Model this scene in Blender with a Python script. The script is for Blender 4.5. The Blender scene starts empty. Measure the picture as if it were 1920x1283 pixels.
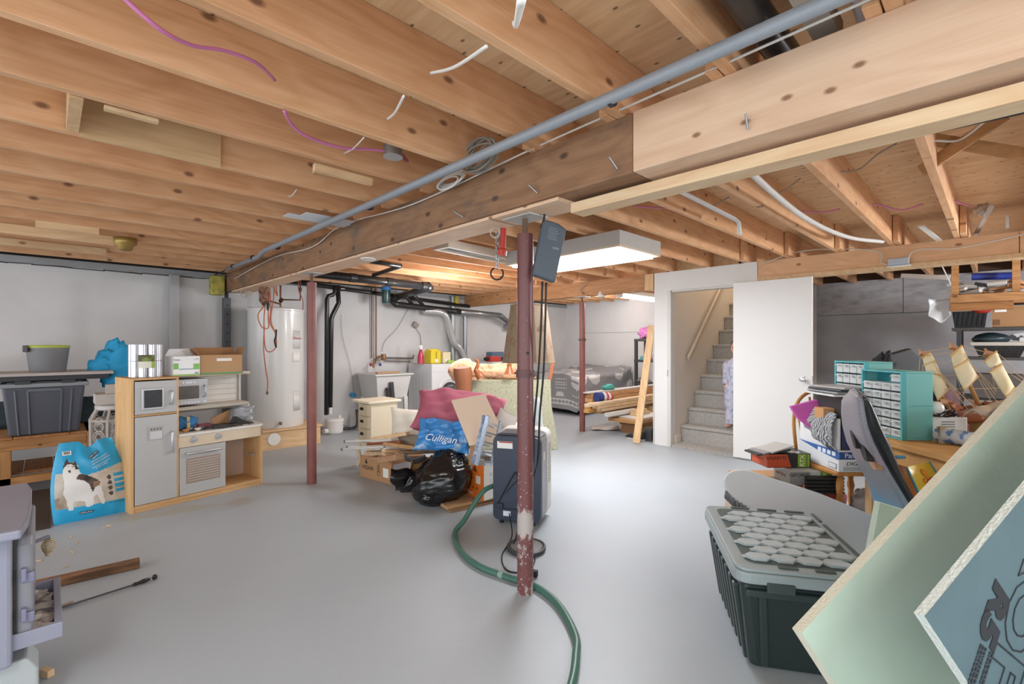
import bpy, bmesh, math, random
from mathutils import Vector, Matrix, Euler
sc = bpy.context.scene
C = sc.collection
PI = math.pi

# ---------------------------------------------------------------- camera, sky, exposure
F, CX, HY, H, ANG = 891.0, 960.0, 646.0, 1.31, math.radians(45.6)
cam = bpy.data.objects.new('camera', bpy.data.cameras.new('camera'))
C.objects.link(cam)
cam.location = (0, 0, H)
cam.rotation_euler = (PI/2, 0, ANG - PI/2)
cam.data.sensor_width = 36.0
cam.data.lens = 36.0*F/1920.0
cam.data.shift_y = 4.5/1920.0
cam.data.clip_start = 0.02
sc.camera = cam
world = bpy.data.worlds.new('world')
sc.world = world
world.use_nodes = True
bgn = world.node_tree.nodes['Background']
bgn.inputs[0].default_value = (0.88, 0.94, 1.0, 1)
bgn.inputs[1].default_value = 2.3
sc.view_settings.view_transform = 'Standard'
sc.view_settings.look = 'None'
sc.view_settings.gamma = 1.0
sc.view_settings.use_curve_mapping = False
sc.view_settings.exposure = 0.5
LENS_POWER = 25.0
# two unseen area lights added behind the camera to fill the room
for k, (lx, ly, le) in enumerate(((-1.3, 0.2, 38), (0.9, -1.6, 38))):
    al = bpy.data.lights.new('rear_fill_light', 'AREA'); al.energy = le; al.shape = 'RECTANGLE'; al.size = .55; al.size_y = 1.2; al.color = (.92, .96, 1)
    ao = bpy.data.objects.new('rear_fill_light', al); C.objects.link(ao); ao.location = (lx, ly, 2.2)
# unseen point lights added to brighten the storage corner, utility wall and bed side
for nm, en, lo in (('storage_fill_light', 240, (5.8, -2.4, 1.6)), ('utility_fill_light', 48, (3.9, 5.0, 1.8)), ('bedroom_fill_light', 38, (7.3, 5.2, 2.2))):
    al = bpy.data.lights.new(nm, 'POINT'); al.energy = en; al.shadow_soft_size = .2; al.color = (.95, .97, 1)
    ao = bpy.data.objects.new(nm, al); C.objects.link(ao); ao.location = lo
sl = bpy.data.lights.new('stair_fill_light', 'POINT'); sl.energy = 26; sl.shadow_soft_size = 0.12; sl.color = (1, 0.82, 0.64)
slo = bpy.data.objects.new('stair_fill_light', sl); C.objects.link(slo); slo.location = (7.3, 2.5, 3.3)  # unseen warm point light added to brighten the stairwell

# ---------------------------------------------------------------- measuring helpers (room axes: x along joists, y along beams)
fx, fy = math.cos(ANG), math.sin(ANG)
rx, ry = fy, -fx
CAMROT = ANG - PI/2            # rotation of a thing squared up to the view
def ray(px, py):
    a, b = (px-CX)/F, (HY-py)/F
    return fx+a*rx, fy+a*ry, b
def atz(px, py, z):
    r = ray(px, py); t = (z-H)/r[2]; return Vector((r[0]*t, r[1]*t, z))
def atx(px, py, x):
    r = ray(px, py); t = x/r[0]; return Vector((x, r[1]*t, H+r[2]*t))
def aty(px, py, y):
    r = ray(px, py); t = y/r[1]; return Vector((r[0]*t, y, H+r[2]*t))
def atd(px, py, d):
    r = ray(px, py); return Vector((r[0]*d, r[1]*d, H+r[2]*d))
def fl(px, py): return atz(px, py, 0.0)
def cf(X, D, z=0.0):
    return Vector((fx*D+rx*X, fy*D+ry*X, z))

# ---------------------------------------------------------------- mesh builder
PM = {}
class MB:
    def __init__(s):
        s.v = []; s.f = []; s.m = []; s.cur = 0; s.M = Matrix()
    def add(s, vs, fs):
        n = len(s.v)
        s.v += [s.M @ Vector(v) for v in vs]
        s.f += [[n+i for i in f] for f in fs]
        s.m += [s.cur]*len(fs)
        return s
    def box(s, x0, x1, y0, y1, z0, z1):
        vs = [(x, y, z) for x in (x0, x1) for y in (y0, y1) for z in (z0, z1)]
        return s.add(vs, [(0,1,3,2), (4,6,7,5), (0,4,5,1), (2,3,7,6), (0,2,6,4), (1,5,7,3)])
    def cbox(s, c, d, rot=(0,0,0)):
        T = Matrix.Translation(c) @ Euler(rot).to_matrix().to_4x4()
        vs = [T @ Vector((x*d[0]/2, y*d[1]/2, z*d[2]/2)) for x in (-1,1) for y in (-1,1) for z in (-1,1)]
        return s.add(vs, [(0,1,3,2), (4,6,7,5), (0,4,5,1), (2,3,7,6), (0,2,6,4), (1,5,7,3)])
    def bar(s, p, q, w, h, up=(0,0,1), w2=None, h2=None):
        p, q = Vector(p), Vector(q); d = (q-p).normalized()
        a = d.cross(Vector(up))
        if a.length < 1e-4: a = d.cross(Vector((1,0,0)))
        a.normalize(); b = a.cross(d).normalized()
        vs = []
        for o, ww, hh in ((p, w, h), (q, w2 or w, h2 or h)):
            vs += [o+a*ww/2*i+b*hh/2*j for i, j in ((-1,-1), (1,-1), (1,1), (-1,1))]
        return s.add(vs, [(0,1,2,3), (4,7,6,5), (0,4,5,1), (1,5,6,2), (2,6,7,3), (3,7,4,0)])
    def tube(s, pts, r, n=8, closed=False):
        P = [Vector(p) for p in pts]; k = len(P)
        R = r if isinstance(r, (list, tuple)) else [r]*k
        up = None; vs = []
        for i in range(k):
            a = P[(i-1) % k] if (i or closed) else P[i]
            b = P[(i+1) % k] if (i < k-1 or closed) else P[i]
            t = (b-a).normalized()
            if up is None:
                up = t.cross(Vector((0,0,1)))
                if up.length < 1e-3: up = t.cross(Vector((1,0,0)))
                up.normalize()
            else:
                up = up - t*up.dot(t)
                if up.length < 1e-5: up = t.orthogonal()
                up.normalize()
            w = t.cross(up)
            vs += [P[i]+(up*math.cos(2*PI*j/n)+w*math.sin(2*PI*j/n))*R[i] for j in range(n)]
        fs = []
        for i in range(k if closed else k-1):
            i2 = (i+1) % k
            for j in range(n):
                j2 = (j+1) % n
                fs.append((i*n+j, i*n+j2, i2*n+j2, i2*n+j))
        if not closed:
            fs.append(tuple(range(n-1, -1, -1))); fs.append(tuple((k-1)*n+j for j in range(n)))
        return s.add(vs, fs)
    def cyl(s, p, q, r, r2=None, n=20):
        return s.tube([p, q], [r, r if r2 is None else r2], n)
    def lathe(s, prof, c=(0,0,0), n=28, caps=True, sx=1, sy=1):
        vs = []; k = len(prof)
        for r, z in prof:
            vs += [(c[0]+sx*r*math.cos(2*PI*j/n), c[1]+sy*r*math.sin(2*PI*j/n), c[2]+z) for j in range(n)]
        fs = [(i*n+j, i*n+(j+1) % n, (i+1)*n+(j+1) % n, (i+1)*n+j) for i in range(k-1) for j in range(n)]
        if caps:
            fs.append(tuple(range(n-1, -1, -1))); fs.append(tuple((k-1)*n+j for j in range(n)))
        return s.add(vs, fs)
    def prism(s, pts, a, b, ax='z'):
        n = len(pts)
        mp = {'z': lambda u, v, w: (u, v, w), 'y': lambda u, v, w: (u, w, v), 'x': lambda u, v, w: (w, u, v)}[ax]
        vs = [mp(u, v, a) for u, v in pts]+[mp(u, v, b) for u, v in pts]
        fs = [tuple(range(n-1, -1, -1)), tuple(range(n, 2*n))]+[(i, (i+1) % n, n+(i+1) % n, n+i) for i in range(n)]
        return s.add(vs, fs)
    def grid(s, fn, nu, nv, closeu=False, matfn=None):
        vs = [fn(i/nu, j/nv) for i in range(nu if closeu else nu+1) for j in range(nv+1)]
        w = nv+1; N = nu if closeu else nu+1
        n = len(s.v); s.v += [s.M @ Vector(v) for v in vs]
        for i in range(nu):
            i2 = (i+1) % N
            for j in range(nv):
                s.f.append([n+i*w+j, n+i2*w+j, n+i2*w+j+1, n+i*w+j+1])
                s.m.append(matfn((i+.5)/nu, (j+.5)/nv) if matfn else s.cur)
        return s
    def pillow(s, c, sx, sy, sz, n=18, amp=0.0, seed=1, rot=(0,0,0), p=4, q=.5):
        rng = random.Random(seed)
        ph = [rng.uniform(0, 6.28) for _ in range(8)]
        T = Matrix.Translation(c) @ Euler(rot).to_matrix().to_4x4()
        for sg in (1, -1):
            def fn(u, v):
                a, b = u*2-1, v*2-1
                e = max(0, (1-abs(a)**p))*max(0, (1-abs(b)**p))
                h = e**q
                w = amp*e**.3*(math.sin(7*a+3*b+ph[0])+math.sin(-5*a+8*b+ph[1])+.6*math.sin(13*a+4*b+ph[2])+.6*math.sin(3*a-14*b+ph[3]))
                pin = 1-.10*(1-abs(b)**2)*abs(a)**6
                pin2 = 1-.10*(1-abs(a)**2)*abs(b)**6
                return T @ Vector((a*sx/2*pin, b*sy/2*pin2, sg*(h*sz/2)+w*(1 if sg > 0 else .3)))
            s.grid(fn, n, n)
        return s
    def build(s, name, mat, parent=None, w=False, smooth=False, bevel=0, seg=2, sub=0, solid=0, weld=False, autos=None):
        M = Matrix()
        vs = s.v
        if parent is not None:
            M = PM[parent]
            if w:
                inv = M.inverted(); vs = [inv @ v for v in vs]
            org = None
        else:
            lo = [min(v[i] for v in vs) for i in range(3)]; hi = [max(v[i] for v in vs) for i in range(3)]
            org = Vector(((lo[0]+hi[0])/2, (lo[1]+hi[1])/2, lo[2]))
            vs = [v-org for v in vs]; M = Matrix.Translation(org)
        me = bpy.data.meshes.new(name)
        me.from_pydata([tuple(v) for v in vs], [], s.f)
        mats = mat if isinstance(mat, (list, tuple)) else [mat]
        for k in mats: me.materials.append(k)
        for p_, i in zip(me.polygons, s.m):
            p_.material_index = min(i, len(mats)-1)
        bm = bmesh.new(); bm.from_mesh(me)
        if weld: bmesh.ops.remove_doubles(bm, verts=bm.verts, dist=1e-4)
        bmesh.ops.recalc_face_normals(bm, faces=bm.faces)
        bm.to_mesh(me); bm.free()
        if smooth:
            for p_ in me.polygons: p_.use_smooth = True
        o = bpy.data.objects.new(name, me); C.objects.link(o)
        if org is not None: o.location = org
        if parent is not None: o.parent = parent
        PM[o] = M
        if solid:
            md = o.modifiers.new('s', 'SOLIDIFY'); md.thickness = solid; md.offset = 0
        if sub:
            md = o.modifiers.new('d', 'SUBSURF'); md.levels = sub; md.render_levels = sub
        if bevel:
            md = o.modifiers.new('b', 'BEVEL'); md.width = bevel; md.segments = seg; md.limit_method = 'ANGLE'; md.angle_limit = .7
        if smooth and autos:
            smooth_by_angle(o, autos)
        return o
def smooth_by_angle(o, ang):
    me = o.data
    bm = bmesh.new(); bm.from_mesh(me)
    for e in bm.edges:
        if len(e.link_faces) == 2 and e.calc_face_angle(0) > ang: e.smooth = False
    bm.to_mesh(me); bm.free()

USED = set()
def tag(o, label, cat, group=None, kind=None):
    o['label'] = label; o['category'] = cat
    if group: o['group'] = group
    if kind: o['kind'] = kind
    return o
def thing(name, label, cat, loc=(0,0,0), rz=0.0, group=None, rot=None):
    o = bpy.data.objects.new(name, None); C.objects.link(o)
    o.location = loc; o.rotation_euler = rot if rot else (0, 0, rz)
    o.empty_display_size = .05
    PM[o] = Matrix.Translation(loc) @ o.rotation_euler.to_matrix().to_4x4()
    return tag(o, label, cat, group)
def st(o):
    o['kind'] = 'structure'
    return o
def dup(root, loc, rz, label, group=None):
    r = root.copy(); C.objects.link(r); r.location = loc; r.rotation_euler = (0, 0, rz)
    r['label'] = label
    if group: r['group'] = group
    for ch in list(root.children):
        c = ch.copy(); C.objects.link(c); c.parent = r
        for g in list(ch.children):
            d = g.copy(); C.objects.link(d); d.parent = c
    return r
def smoothpts(pts, n=6):
    P = [Vector(p) for p in pts]; out = []
    for i in range(len(P)-1):
        a = P[max(i-1, 0)]; b = P[i]; c = P[i+1]; d = P[min(i+2, len(P)-1)]
        for k in range(n):
            t = k/n
            out.append(.5*((2*b)+(c-a)*t+(2*a-5*b+4*c-d)*t*t+(3*b-a-3*c+d)*t**3))
    out.append(P[-1]); return out
def cable(name, pts, r, mat, label, n=6, sm=6, cat='cable', group=None):
    m = MB().tube(smoothpts(pts, sm), r, n)
    return tag(m.build(name, mat, smooth=True), label, cat, group)
def textmesh(s, size, M, mat, parent, name='lettering', outline=0, ext=.0006, align='CENTER', shear=0, sx=1, bold=0):
    cu = bpy.data.curves.new(name, 'FONT'); cu.body = s; cu.size = size; cu.align_x = align; cu.align_y = 'CENTER'; cu.shear = shear
    cu.resolution_u = 3; cu.offset = bold
    if outline:
        cu.fill_mode = 'NONE' if hasattr(cu, 'fill_mode') else cu.fill_mode
        cu.bevel_depth = outline; cu.bevel_resolution = 0
    else:
        cu.extrude = ext
    t = bpy.data.objects.new('t', cu); C.objects.link(t)
    dg = bpy.context.evaluated_depsgraph_get()
    me = bpy.data.meshes.new_from_object(t.evaluated_get(dg))
    bpy.data.objects.remove(t); bpy.data.curves.remove(cu)
    me.transform(M @ Matrix.Diagonal((sx, 1, 1, 1)))
    me.materials.clear(); me.materials.append(mat)
    me.name = name
    o = bpy.data.objects.new(name, me); C.objects.link(o); o.parent = parent; PM[o] = PM[parent]
    return o
def frame(o, x, y):
    """matrix with origin o, text running along x, up along y"""
    x = Vector(x).normalized(); y = Vector(y).normalized(); z = x.cross(y).normalized(); y = z.cross(x)
    m = Matrix((x, y, z)).transposed().to_4x4(); m.translation = Vector(o); return m

# ---------------------------------------------------------------- materials
def lin(h):
    if isinstance(h, str):
        h = h.lstrip('#'); c = [int(h[i:i+2], 16)/255 for i in (0, 2, 4)]
    else: c = h
    return tuple(x/12.92 if x <= .04045 else ((x+.055)/1.055)**2.4 for x in c)+(1,)
MC = {}
def N(nt, t, **kw):
    n = nt.nodes.new(t)
    for k, v in kw.items(): setattr(n, k, v)
    return n
def base(name):
    m = bpy.data.materials.new(name); m.use_nodes = True
    nt = m.node_tree; b = nt.nodes['Principled BSDF']
    return m, nt, b
def mat(col, rough=.6, metal=0, var=.06, bump=0.0, bs=60, vs=6, spec=.5, trans=0, alpha=1, sheen=0, coat=0, name=None):
    key = (col, rough, metal, var, bump, bs, vs, spec, trans, alpha, sheen, coat)
    if key in MC: return MC[key]
    m, nt, b = base(name or 'surface_'+str(len(MC)))
    L = nt.links
    c = lin(col)
    tc = N(nt, 'ShaderNodeTexCoord')
    no = N(nt, 'ShaderNodeTexNoise'); no.inputs['Scale'].default_value = vs; no.inputs['Detail'].default_value = 4
    L.new(tc.outputs['Object'], no.inputs['Vector'])
    mx = N(nt, 'ShaderNodeMix', data_type='RGBA')
    mx.inputs[6].default_value = tuple(x*(1-var) for x in c[:3])+(1,)
    mx.inputs[7].default_value = tuple(min(1, x*(1+var)) for x in c[:3])+(1,)
    L.new(no.outputs['Fac'], mx.inputs[0]); L.new(mx.outputs[2], b.inputs['Base Color'])
    b.inputs['Roughness'].default_value = rough; b.inputs['Metallic'].default_value = metal
    b.inputs['Specular IOR Level'].default_value = spec
    b.inputs['Transmission Weight'].default_value = trans
    b.inputs['Alpha'].default_value = alpha
    b.inputs['Sheen Weight'].default_value = sheen
    b.inputs['Coat Weight'].default_value = coat
    if bump:
        n2 = N(nt, 'ShaderNodeTexNoise'); n2.inputs['Scale'].default_value = bs; n2.inputs['Detail'].default_value = 3
        L.new(tc.outputs['Object'], n2.inputs['Vector'])
        bp = N(nt, 'ShaderNodeBump'); bp.inputs['Strength'].default_value = bump; bp.inputs['Distance'].default_value = .01
        L.new(n2.outputs['Fac'], bp.inputs['Height']); L.new(bp.outputs['Normal'], b.inputs['Normal'])
    MC[key] = m
    return m
def emit(col, s):
    m, nt, b = base('lamp_glow')
    b.inputs['Base Color'].default_value = (1,1,1,1)
    b.inputs['Emission Color'].default_value = lin(col); b.inputs['Emission Strength'].default_value = s
    return m
def wood(c1, c2, knot='#6b4426', ax=0, rough=.7, knots=.5, grain=14, kscale=1.0, stain=None, objvar=.12, name='wood', thin=None):
    if thin is None: thin = {0: 1, 1: 0, 2: 1}[ax]
    key = ('w', c1, c2, knot, ax, rough, knots, grain, kscale, stain, objvar, thin)
    if key in MC: return MC[key]
    m, nt, b = base(name+'_'+str(len(MC)))
    L = nt.links
    tc = N(nt, 'ShaderNodeTexCoord'); oi = N(nt, 'ShaderNodeObjectInfo')
    mul = N(nt, 'ShaderNodeMath', operation='MULTIPLY'); mul.inputs[1].default_value = 53.0
    L.new(oi.outputs['Random'], mul.inputs[0])
    ad = N(nt, 'ShaderNodeVectorMath', operation='ADD')
    L.new(tc.outputs['Object'], ad.inputs[0]); L.new(mul.outputs[0], ad.inputs[1])
    def mapped(along, across, flat=False):
        mp = N(nt, 'ShaderNodeMapping'); sc_ = [across]*3; sc_[ax] = along
        if flat: sc_[thin] = 0
        mp.inputs['Scale'].default_value = sc_
        L.new(ad.outputs[0], mp.inputs['Vector']); return mp.outputs[0]
    # wavy grain lines
    dn = N(nt, 'ShaderNodeTexNoise'); dn.inputs['Scale'].default_value = 1.0; dn.inputs['Detail'].default_value = 2
    L.new(mapped(1.3, 5), dn.inputs['Vector'])
    fn = N(nt, 'ShaderNodeTexNoise'); fn.inputs['Scale'].default_value = 1.0; fn.inputs['Detail'].default_value = 5; fn.inputs['Roughness'].default_value = .6
    L.new(mapped(grain*.12, grain*5), fn.inputs['Vector'])
    wv = N(nt, 'ShaderNodeMath', operation='MULTIPLY'); wv.inputs[1].default_value = 7.0
    L.new(dn.outputs['Fac'], wv.inputs[0])
    fr = N(nt, 'ShaderNodeMath', operation='PINGPONG'); fr.inputs[1].default_value = .5
    L.new(wv.outputs[0], fr.inputs[0])
    s1 = N(nt, 'ShaderNodeMath', operation='MULTIPLY_ADD'); s1.inputs[1].default_value = .55
    L.new(fr.outputs[0], s1.inputs[0])
    hf = N(nt, 'ShaderNodeMath', operation='MULTIPLY'); hf.inputs[1].default_value = .75
    L.new(fn.outputs['Fac'], hf.inputs[0]); L.new(hf.outputs[0], s1.inputs[2])
    rp = N(nt, 'ShaderNodeValToRGB')
    rp.color_ramp.elements[0].position = .2; rp.color_ramp.elements[0].color = lin(c2)
    rp.color_ramp.elements[1].position = .72; rp.color_ramp.elements[1].color = lin(c1)
    L.new(s1.outputs[0], rp.inputs[0])
    out = rp.outputs[0]
    if knots:
        vo = N(nt, 'ShaderNodeTexVoronoi', voronoi_dimensions='2D'); vo.inputs['Scale'].default_value = 1.0
        sv = N(nt, 'ShaderNodeSeparateXYZ'); L.new(mapped(2.6*kscale, 4.6*kscale), sv.inputs[0])
        cv = N(nt, 'ShaderNodeCombineXYZ'); keep = [k for k in (0, 1, 2) if k != thin]
        L.new(sv.outputs[keep[0]], cv.inputs[0]); L.new(sv.outputs[keep[1]], cv.inputs[1]); L.new(cv.outputs[0], vo.inputs['Vector'])
        kr = N(nt, 'ShaderNodeMapRange'); kr.inputs[1].default_value = .035; kr.inputs[2].default_value = .085; kr.inputs[3].default_value = 1; kr.inputs[4].default_value = 0
        L.new(vo.outputs['Distance'], kr.inputs[0])
        sp = N(nt, 'ShaderNodeSeparateColor'); L.new(vo.outputs['Color'], sp.inputs[0])
        gt = N(nt, 'ShaderNodeMath', operation='LESS_THAN'); gt.inputs[1].default_value = min(.9, knots*1.25)
        L.new(sp.outputs[0], gt.inputs[0])
        km = N(nt, 'ShaderNodeMath', operation='MULTIPLY'); L.new(kr.outputs[0], km.inputs[0]); L.new(gt.outputs[0], km.inputs[1])
        k2 = N(nt, 'ShaderNodeMath', operation='MULTIPLY'); k2.inputs[1].default_value = .85; L.new(km.outputs[0], k2.inputs[0])
        mx = N(nt, 'ShaderNodeMix', data_type='RGBA'); mx.inputs[7].default_value = lin(knot)
        L.new(k2.outputs[0], mx.inputs[0]); L.new(out, mx.inputs[6]); out = mx.outputs[2]
    if stain:
        sn = N(nt, 'ShaderNodeTexNoise'); sn.inputs['Scale'].default_value = 1; sn.inputs['Detail'].default_value = 5; sn.inputs['Roughness'].default_value = .65
        L.new(mapped(1.6, 4), sn.inputs['Vector'])
        sr = N(nt, 'ShaderNodeMapRange'); sr.inputs[1].default_value = .48; sr.inputs[2].default_value = .68
        L.new(sn.outputs['Fac'], sr.inputs[0])
        mx = N(nt, 'ShaderNodeMix', data_type='RGBA'); mx.inputs[7].default_value = lin(stain)
        L.new(sr.outputs[0], mx.inputs[0]); L.new(out, mx.inputs[6]); out = mx.outputs[2]
    hs = N(nt, 'ShaderNodeHueSaturation')
    mr = N(nt, 'ShaderNodeMapRange'); mr.inputs[3].default_value = 1-objvar; mr.inputs[4].default_value = 1+objvar
    L.new(oi.outputs['Random'], mr.inputs[0]); L.new(mr.outputs[0], hs.inputs['Value']); L.new(out, hs.inputs['Color'])
    L.new(hs.outputs[0], b.inputs['Base Color'])
    b.inputs['Roughness'].default_value = rough
    bp = N(nt, 'ShaderNodeBump'); bp.inputs['Strength'].default_value = .12; bp.inputs['Distance'].default_value = .004
    L.new(s1.outputs[0], bp.inputs['Height']); L.new(bp.outputs[0], b.inputs['Normal'])
    MC[key] = m
    return m
def blotch(c1, c2, scale=3, rough=.6, lo=.42, hi=.6, bump=0, bs=40, metal=0, detail=6, mscale=(1,1,1), vor=False, c3=None, name='blotched'):
    """two colours mixed by a hard noise: worn paint, printed cloth, speckle"""
    key = ('b', c1, c2, scale, rough, lo, hi, bump, bs, metal, detail, mscale, vor, c3)
    if key in MC: return MC[key]
    m, nt, b = base(name+'_'+str(len(MC))); L = nt.links
    tc = N(nt, 'ShaderNodeTexCoord'); mp = N(nt, 'ShaderNodeMapping'); mp.inputs['Scale'].default_value = mscale
    L.new(tc.outputs['Object'], mp.inputs['Vector'])
    if vor:
        no = N(nt, 'ShaderNodeTexVoronoi'); no.inputs['Scale'].default_value = scale; src = no.outputs['Distance']
    else:
        no = N(nt, 'ShaderNodeTexNoise'); no.inputs['Scale'].default_value = scale; no.inputs['Detail'].default_value = detail; src = no.outputs['Fac']
    L.new(mp.outputs[0], no.inputs['Vector'])
    r = N(nt, 'ShaderNodeMapRange'); r.inputs[1].default_value = lo; r.inputs[2].default_value = hi
    L.new(src, r.inputs[0])
    mx = N(nt, 'ShaderNodeMix', data_type='RGBA'); mx.inputs[6].default_value = lin(c1); mx.inputs[7].default_value = lin(c2)
    L.new(r.outputs[0], mx.inputs[0]); out = mx.outputs[2]
    if c3:
        n3 = N(nt, 'ShaderNodeTexNoise'); n3.inputs['Scale'].default_value = scale*2.3; L.new(mp.outputs[0], n3.inputs['Vector'])
        r3 = N(nt, 'ShaderNodeMapRange'); r3.inputs[1].default_value = .55; r3.inputs[2].default_value = .62; L.new(n3.outputs['Fac'], r3.inputs[0])
        m3 = N(nt, 'ShaderNodeMix', data_type='RGBA'); m3.inputs[7].default_value = lin(c3)
        L.new(r3.outputs[0], m3.inputs[0]); L.new(out, m3.inputs[6]); out = m3.outputs[2]
    L.new(out, b.inputs['Base Color'])
    b.inputs['Roughness'].default_value = rough; b.inputs['Metallic'].default_value = metal
    if bump:
        n2 = N(nt, 'ShaderNodeTexNoise'); n2.inputs['Scale'].default_value = bs; L.new(tc.outputs['Object'], n2.inputs['Vector'])
        bp = N(nt, 'ShaderNodeBump'); bp.inputs['Strength'].default_value = bump; bp.inputs['Distance'].default_value = .01
        L.new(n2.outputs['Fac'], bp.inputs['Height']); L.new(bp.outputs[0], b.inputs['Normal'])
    MC[key] = m
    return m

JW = [wood('#e2b48a', '#cd996b', '#6d452b', ax=0, knots=.5, objvar=.06), wood('#dbab81', '#c59063', '#68402a', ax=0, knots=.6, objvar=.06)]
GW = wood('#977253', '#7a573d', '#35241a', ax=1, knots=.6, stain='#5d5047', objvar=.03)
PW = wood('#e0c0a2', '#d0aa8a', '#7d4d2f', ax=1, knots=.65, objvar=.04, kscale=1.5)
BW = wood('#bd8d62', '#a07047', '#5a3a20', ax=1, knots=.35, objvar=.03)
PLY = wood('#e6c49a', '#d0a67a', '#5a4027', ax=1, knots=.6, grain=9, kscale=2.2, objvar=.0, thin=2)
LUM = wood('#e0c096', '#cba377', '#8a6040', ax=0, knots=.2)
LUMZ = wood('#d9b78c', '#c39c6e', '#8a6040', ax=2, knots=.25)
BENCH = wood('#bf8a55', '#8f6034', '#3f2714', ax=0, knots=.5, kscale=1.6)
MAPLE = wood('#d8b07c', '#c79b66', '#a87c48', ax=2, knots=.05, objvar=.03)
MAPX = wood('#d3ab7a', '#c29562', '#a87c48', ax=0, knots=.05, objvar=.03)
WHITE = mat('#dedcd8', .55, var=.02)
BLACKP = mat('#1d1d1f', .35, var=.2)
BLACKM = mat('#161618', .6)
CHROME = mat('#c9c9c9', .25, 1)
STEEL = mat('#9a9ea0', .4, .8)
SILVER = mat('#bfc1c3', .35, .6)
CARD = mat('#b48a62', .85, var=.05, vs=9)
CARDD = mat('#9c7550', .85, var=.07, vs=9)
PAPER = mat('#e4e2dc', .8, var=.02)
INK = mat('#23211f', .8)
# ================================================================ the setting
m, nt, b = base('painted_concrete_floor'); L = nt.links
tc = N(nt, 'ShaderNodeTexCoord')
n1 = N(nt, 'ShaderNodeTexNoise'); n1.inputs['Scale'].default_value = .9; n1.inputs['Detail'].default_value = 7; n1.inputs['Roughness'].default_value = .6
L.new(tc.outputs['Object'], n1.inputs['Vector'])
rp = N(nt, 'ShaderNodeValToRGB'); rp.color_ramp.elements[0].position = .3; rp.color_ramp.elements[1].position = .7
rp.color_ramp.elements[0].color = lin('#a0a8ae'); rp.color_ramp.elements[1].color = lin('#a9b0b5')
L.new(n1.outputs['Fac'], rp.inputs[0])
n2 = N(nt, 'ShaderNodeTexNoise'); n2.inputs['Scale'].default_value = 30; n2.inputs['Detail'].default_value = 2
L.new(tc.outputs['Object'], n2.inputs['Vector'])
r2 = N(nt, 'ShaderNodeMapRange'); r2.inputs[1].default_value = .72; r2.inputs[2].default_value = .78; L.new(n2.outputs['Fac'], r2.inputs[0])
mx = N(nt, 'ShaderNodeMix', data_type='RGBA'); mx.inputs[7].default_value = lin('#b0b4b4'); L.new(r2.outputs[0], mx.inputs[0]); L.new(rp.outputs[0], mx.inputs[6])
# sandy water stain in front of the toy kitchen
mp = N(nt, 'ShaderNodeMapping'); mp.inputs['Location'].default_value = (-1.2, -3.0, 0); mp.inputs['Scale'].default_value = (1.1, 4.2, 1); mp.inputs['Rotation'].default_value = (0, 0, -.2)
mp.vector_type = 'TEXTURE'; mp.inputs['Location'].default_value = (-2.02, 2.36, 0); mp.inputs['Scale'].default_value = (.75, .16, 1)
L.new(tc.outputs['Object'], mp.inputs['Vector'])
ln = N(nt, 'ShaderNodeVectorMath', operation='LENGTH'); L.new(mp.outputs[0], ln.inputs[0])
n4 = N(nt, 'ShaderNodeTexNoise'); n4.inputs['Scale'].default_value = 5; n4.inputs['Detail'].default_value = 5; L.new(tc.outputs['Object'], n4.inputs['Vector'])
sb = N(nt, 'ShaderNodeMath', operation='SUBTRACT'); L.new(n4.outputs['Fac'], sb.inputs[0])
m5 = N(nt, 'ShaderNodeMath', operation='MULTIPLY'); m5.inputs[1].default_value = .5; L.new(ln.outputs['Value'], m5.inputs[0]); L.new(m5.outputs[0], sb.inputs[1])
r4 = N(nt, 'ShaderNodeMapRange'); r4.inputs[1].default_value = .12; r4.inputs[2].default_value = .3; r4.inputs[4].default_value = .55; L.new(sb.outputs[0], r4.inputs[0])
mx2 = N(nt, 'ShaderNodeMix', data_type='RGBA'); mx2.inputs[7].default_value = lin('#a0977f'); L.new(r4.outputs[0], mx2.inputs[0]); L.new(mx.outputs[2], mx2.inputs[6])
L.new(mx2.outputs[2], b.inputs['Base Color'])
rr = N(nt, 'ShaderNodeMapRange'); rr.inputs[3].default_value = .36; rr.inputs[4].default_value = .55; L.new(n1.outputs['Fac'], rr.inputs[0]); L.new(rr.outputs[0], b.inputs['Roughness'])
bp = N(nt, 'ShaderNodeBump'); bp.inputs['Strength'].default_value = .08; bp.inputs['Distance'].default_value = .01; L.new(n2.outputs['Fac'], bp.inputs['Height']); L.new(bp.outputs[0], b.inputs['Normal'])
FLOOR = m
st(MB().box(-3.5, 9, -3, 7.3, -.1, 0).build('floor', FLOOR))

WL = blotch('#cdcccb', '#c1c0be', 1.6, .8, .4, .7, bump=.15, bs=9, name='painted_concrete_wall')
WF = blotch('#d4d4d4', '#cbcbca', 1.2, .75, .4, .7, bump=.1, bs=7, name='painted_far_wall')
WG = blotch('#a3a4a8', '#97989c', 2.5, .8, .4, .65, bump=.35, bs=12, name='grey_rough_wall')
WP = blotch('#a6a5a7', '#8e8d8f', 6, .8, .45, .7, bump=.2, bs=20, mscale=(1, 1, 2.4), name='grey_plywood')
WD = mat('#dfdedb', .7, var=.015)
st(MB().box(-3.5, 9, 7.15, 7.35, 0, 2.17).build('wall_left', WL))
st(MB().box(-3.5, 9, 7.12, 7.35, 2.165, 2.235).build('trim_1', mat('#98999a', .7, var=.15, bump=.4, bs=14)))
st(MB().box(-3.5, 9, 7.2, 7.35, 2.235, 2.475).build('trim_2', mat('#3a2c22', .8)))
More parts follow.
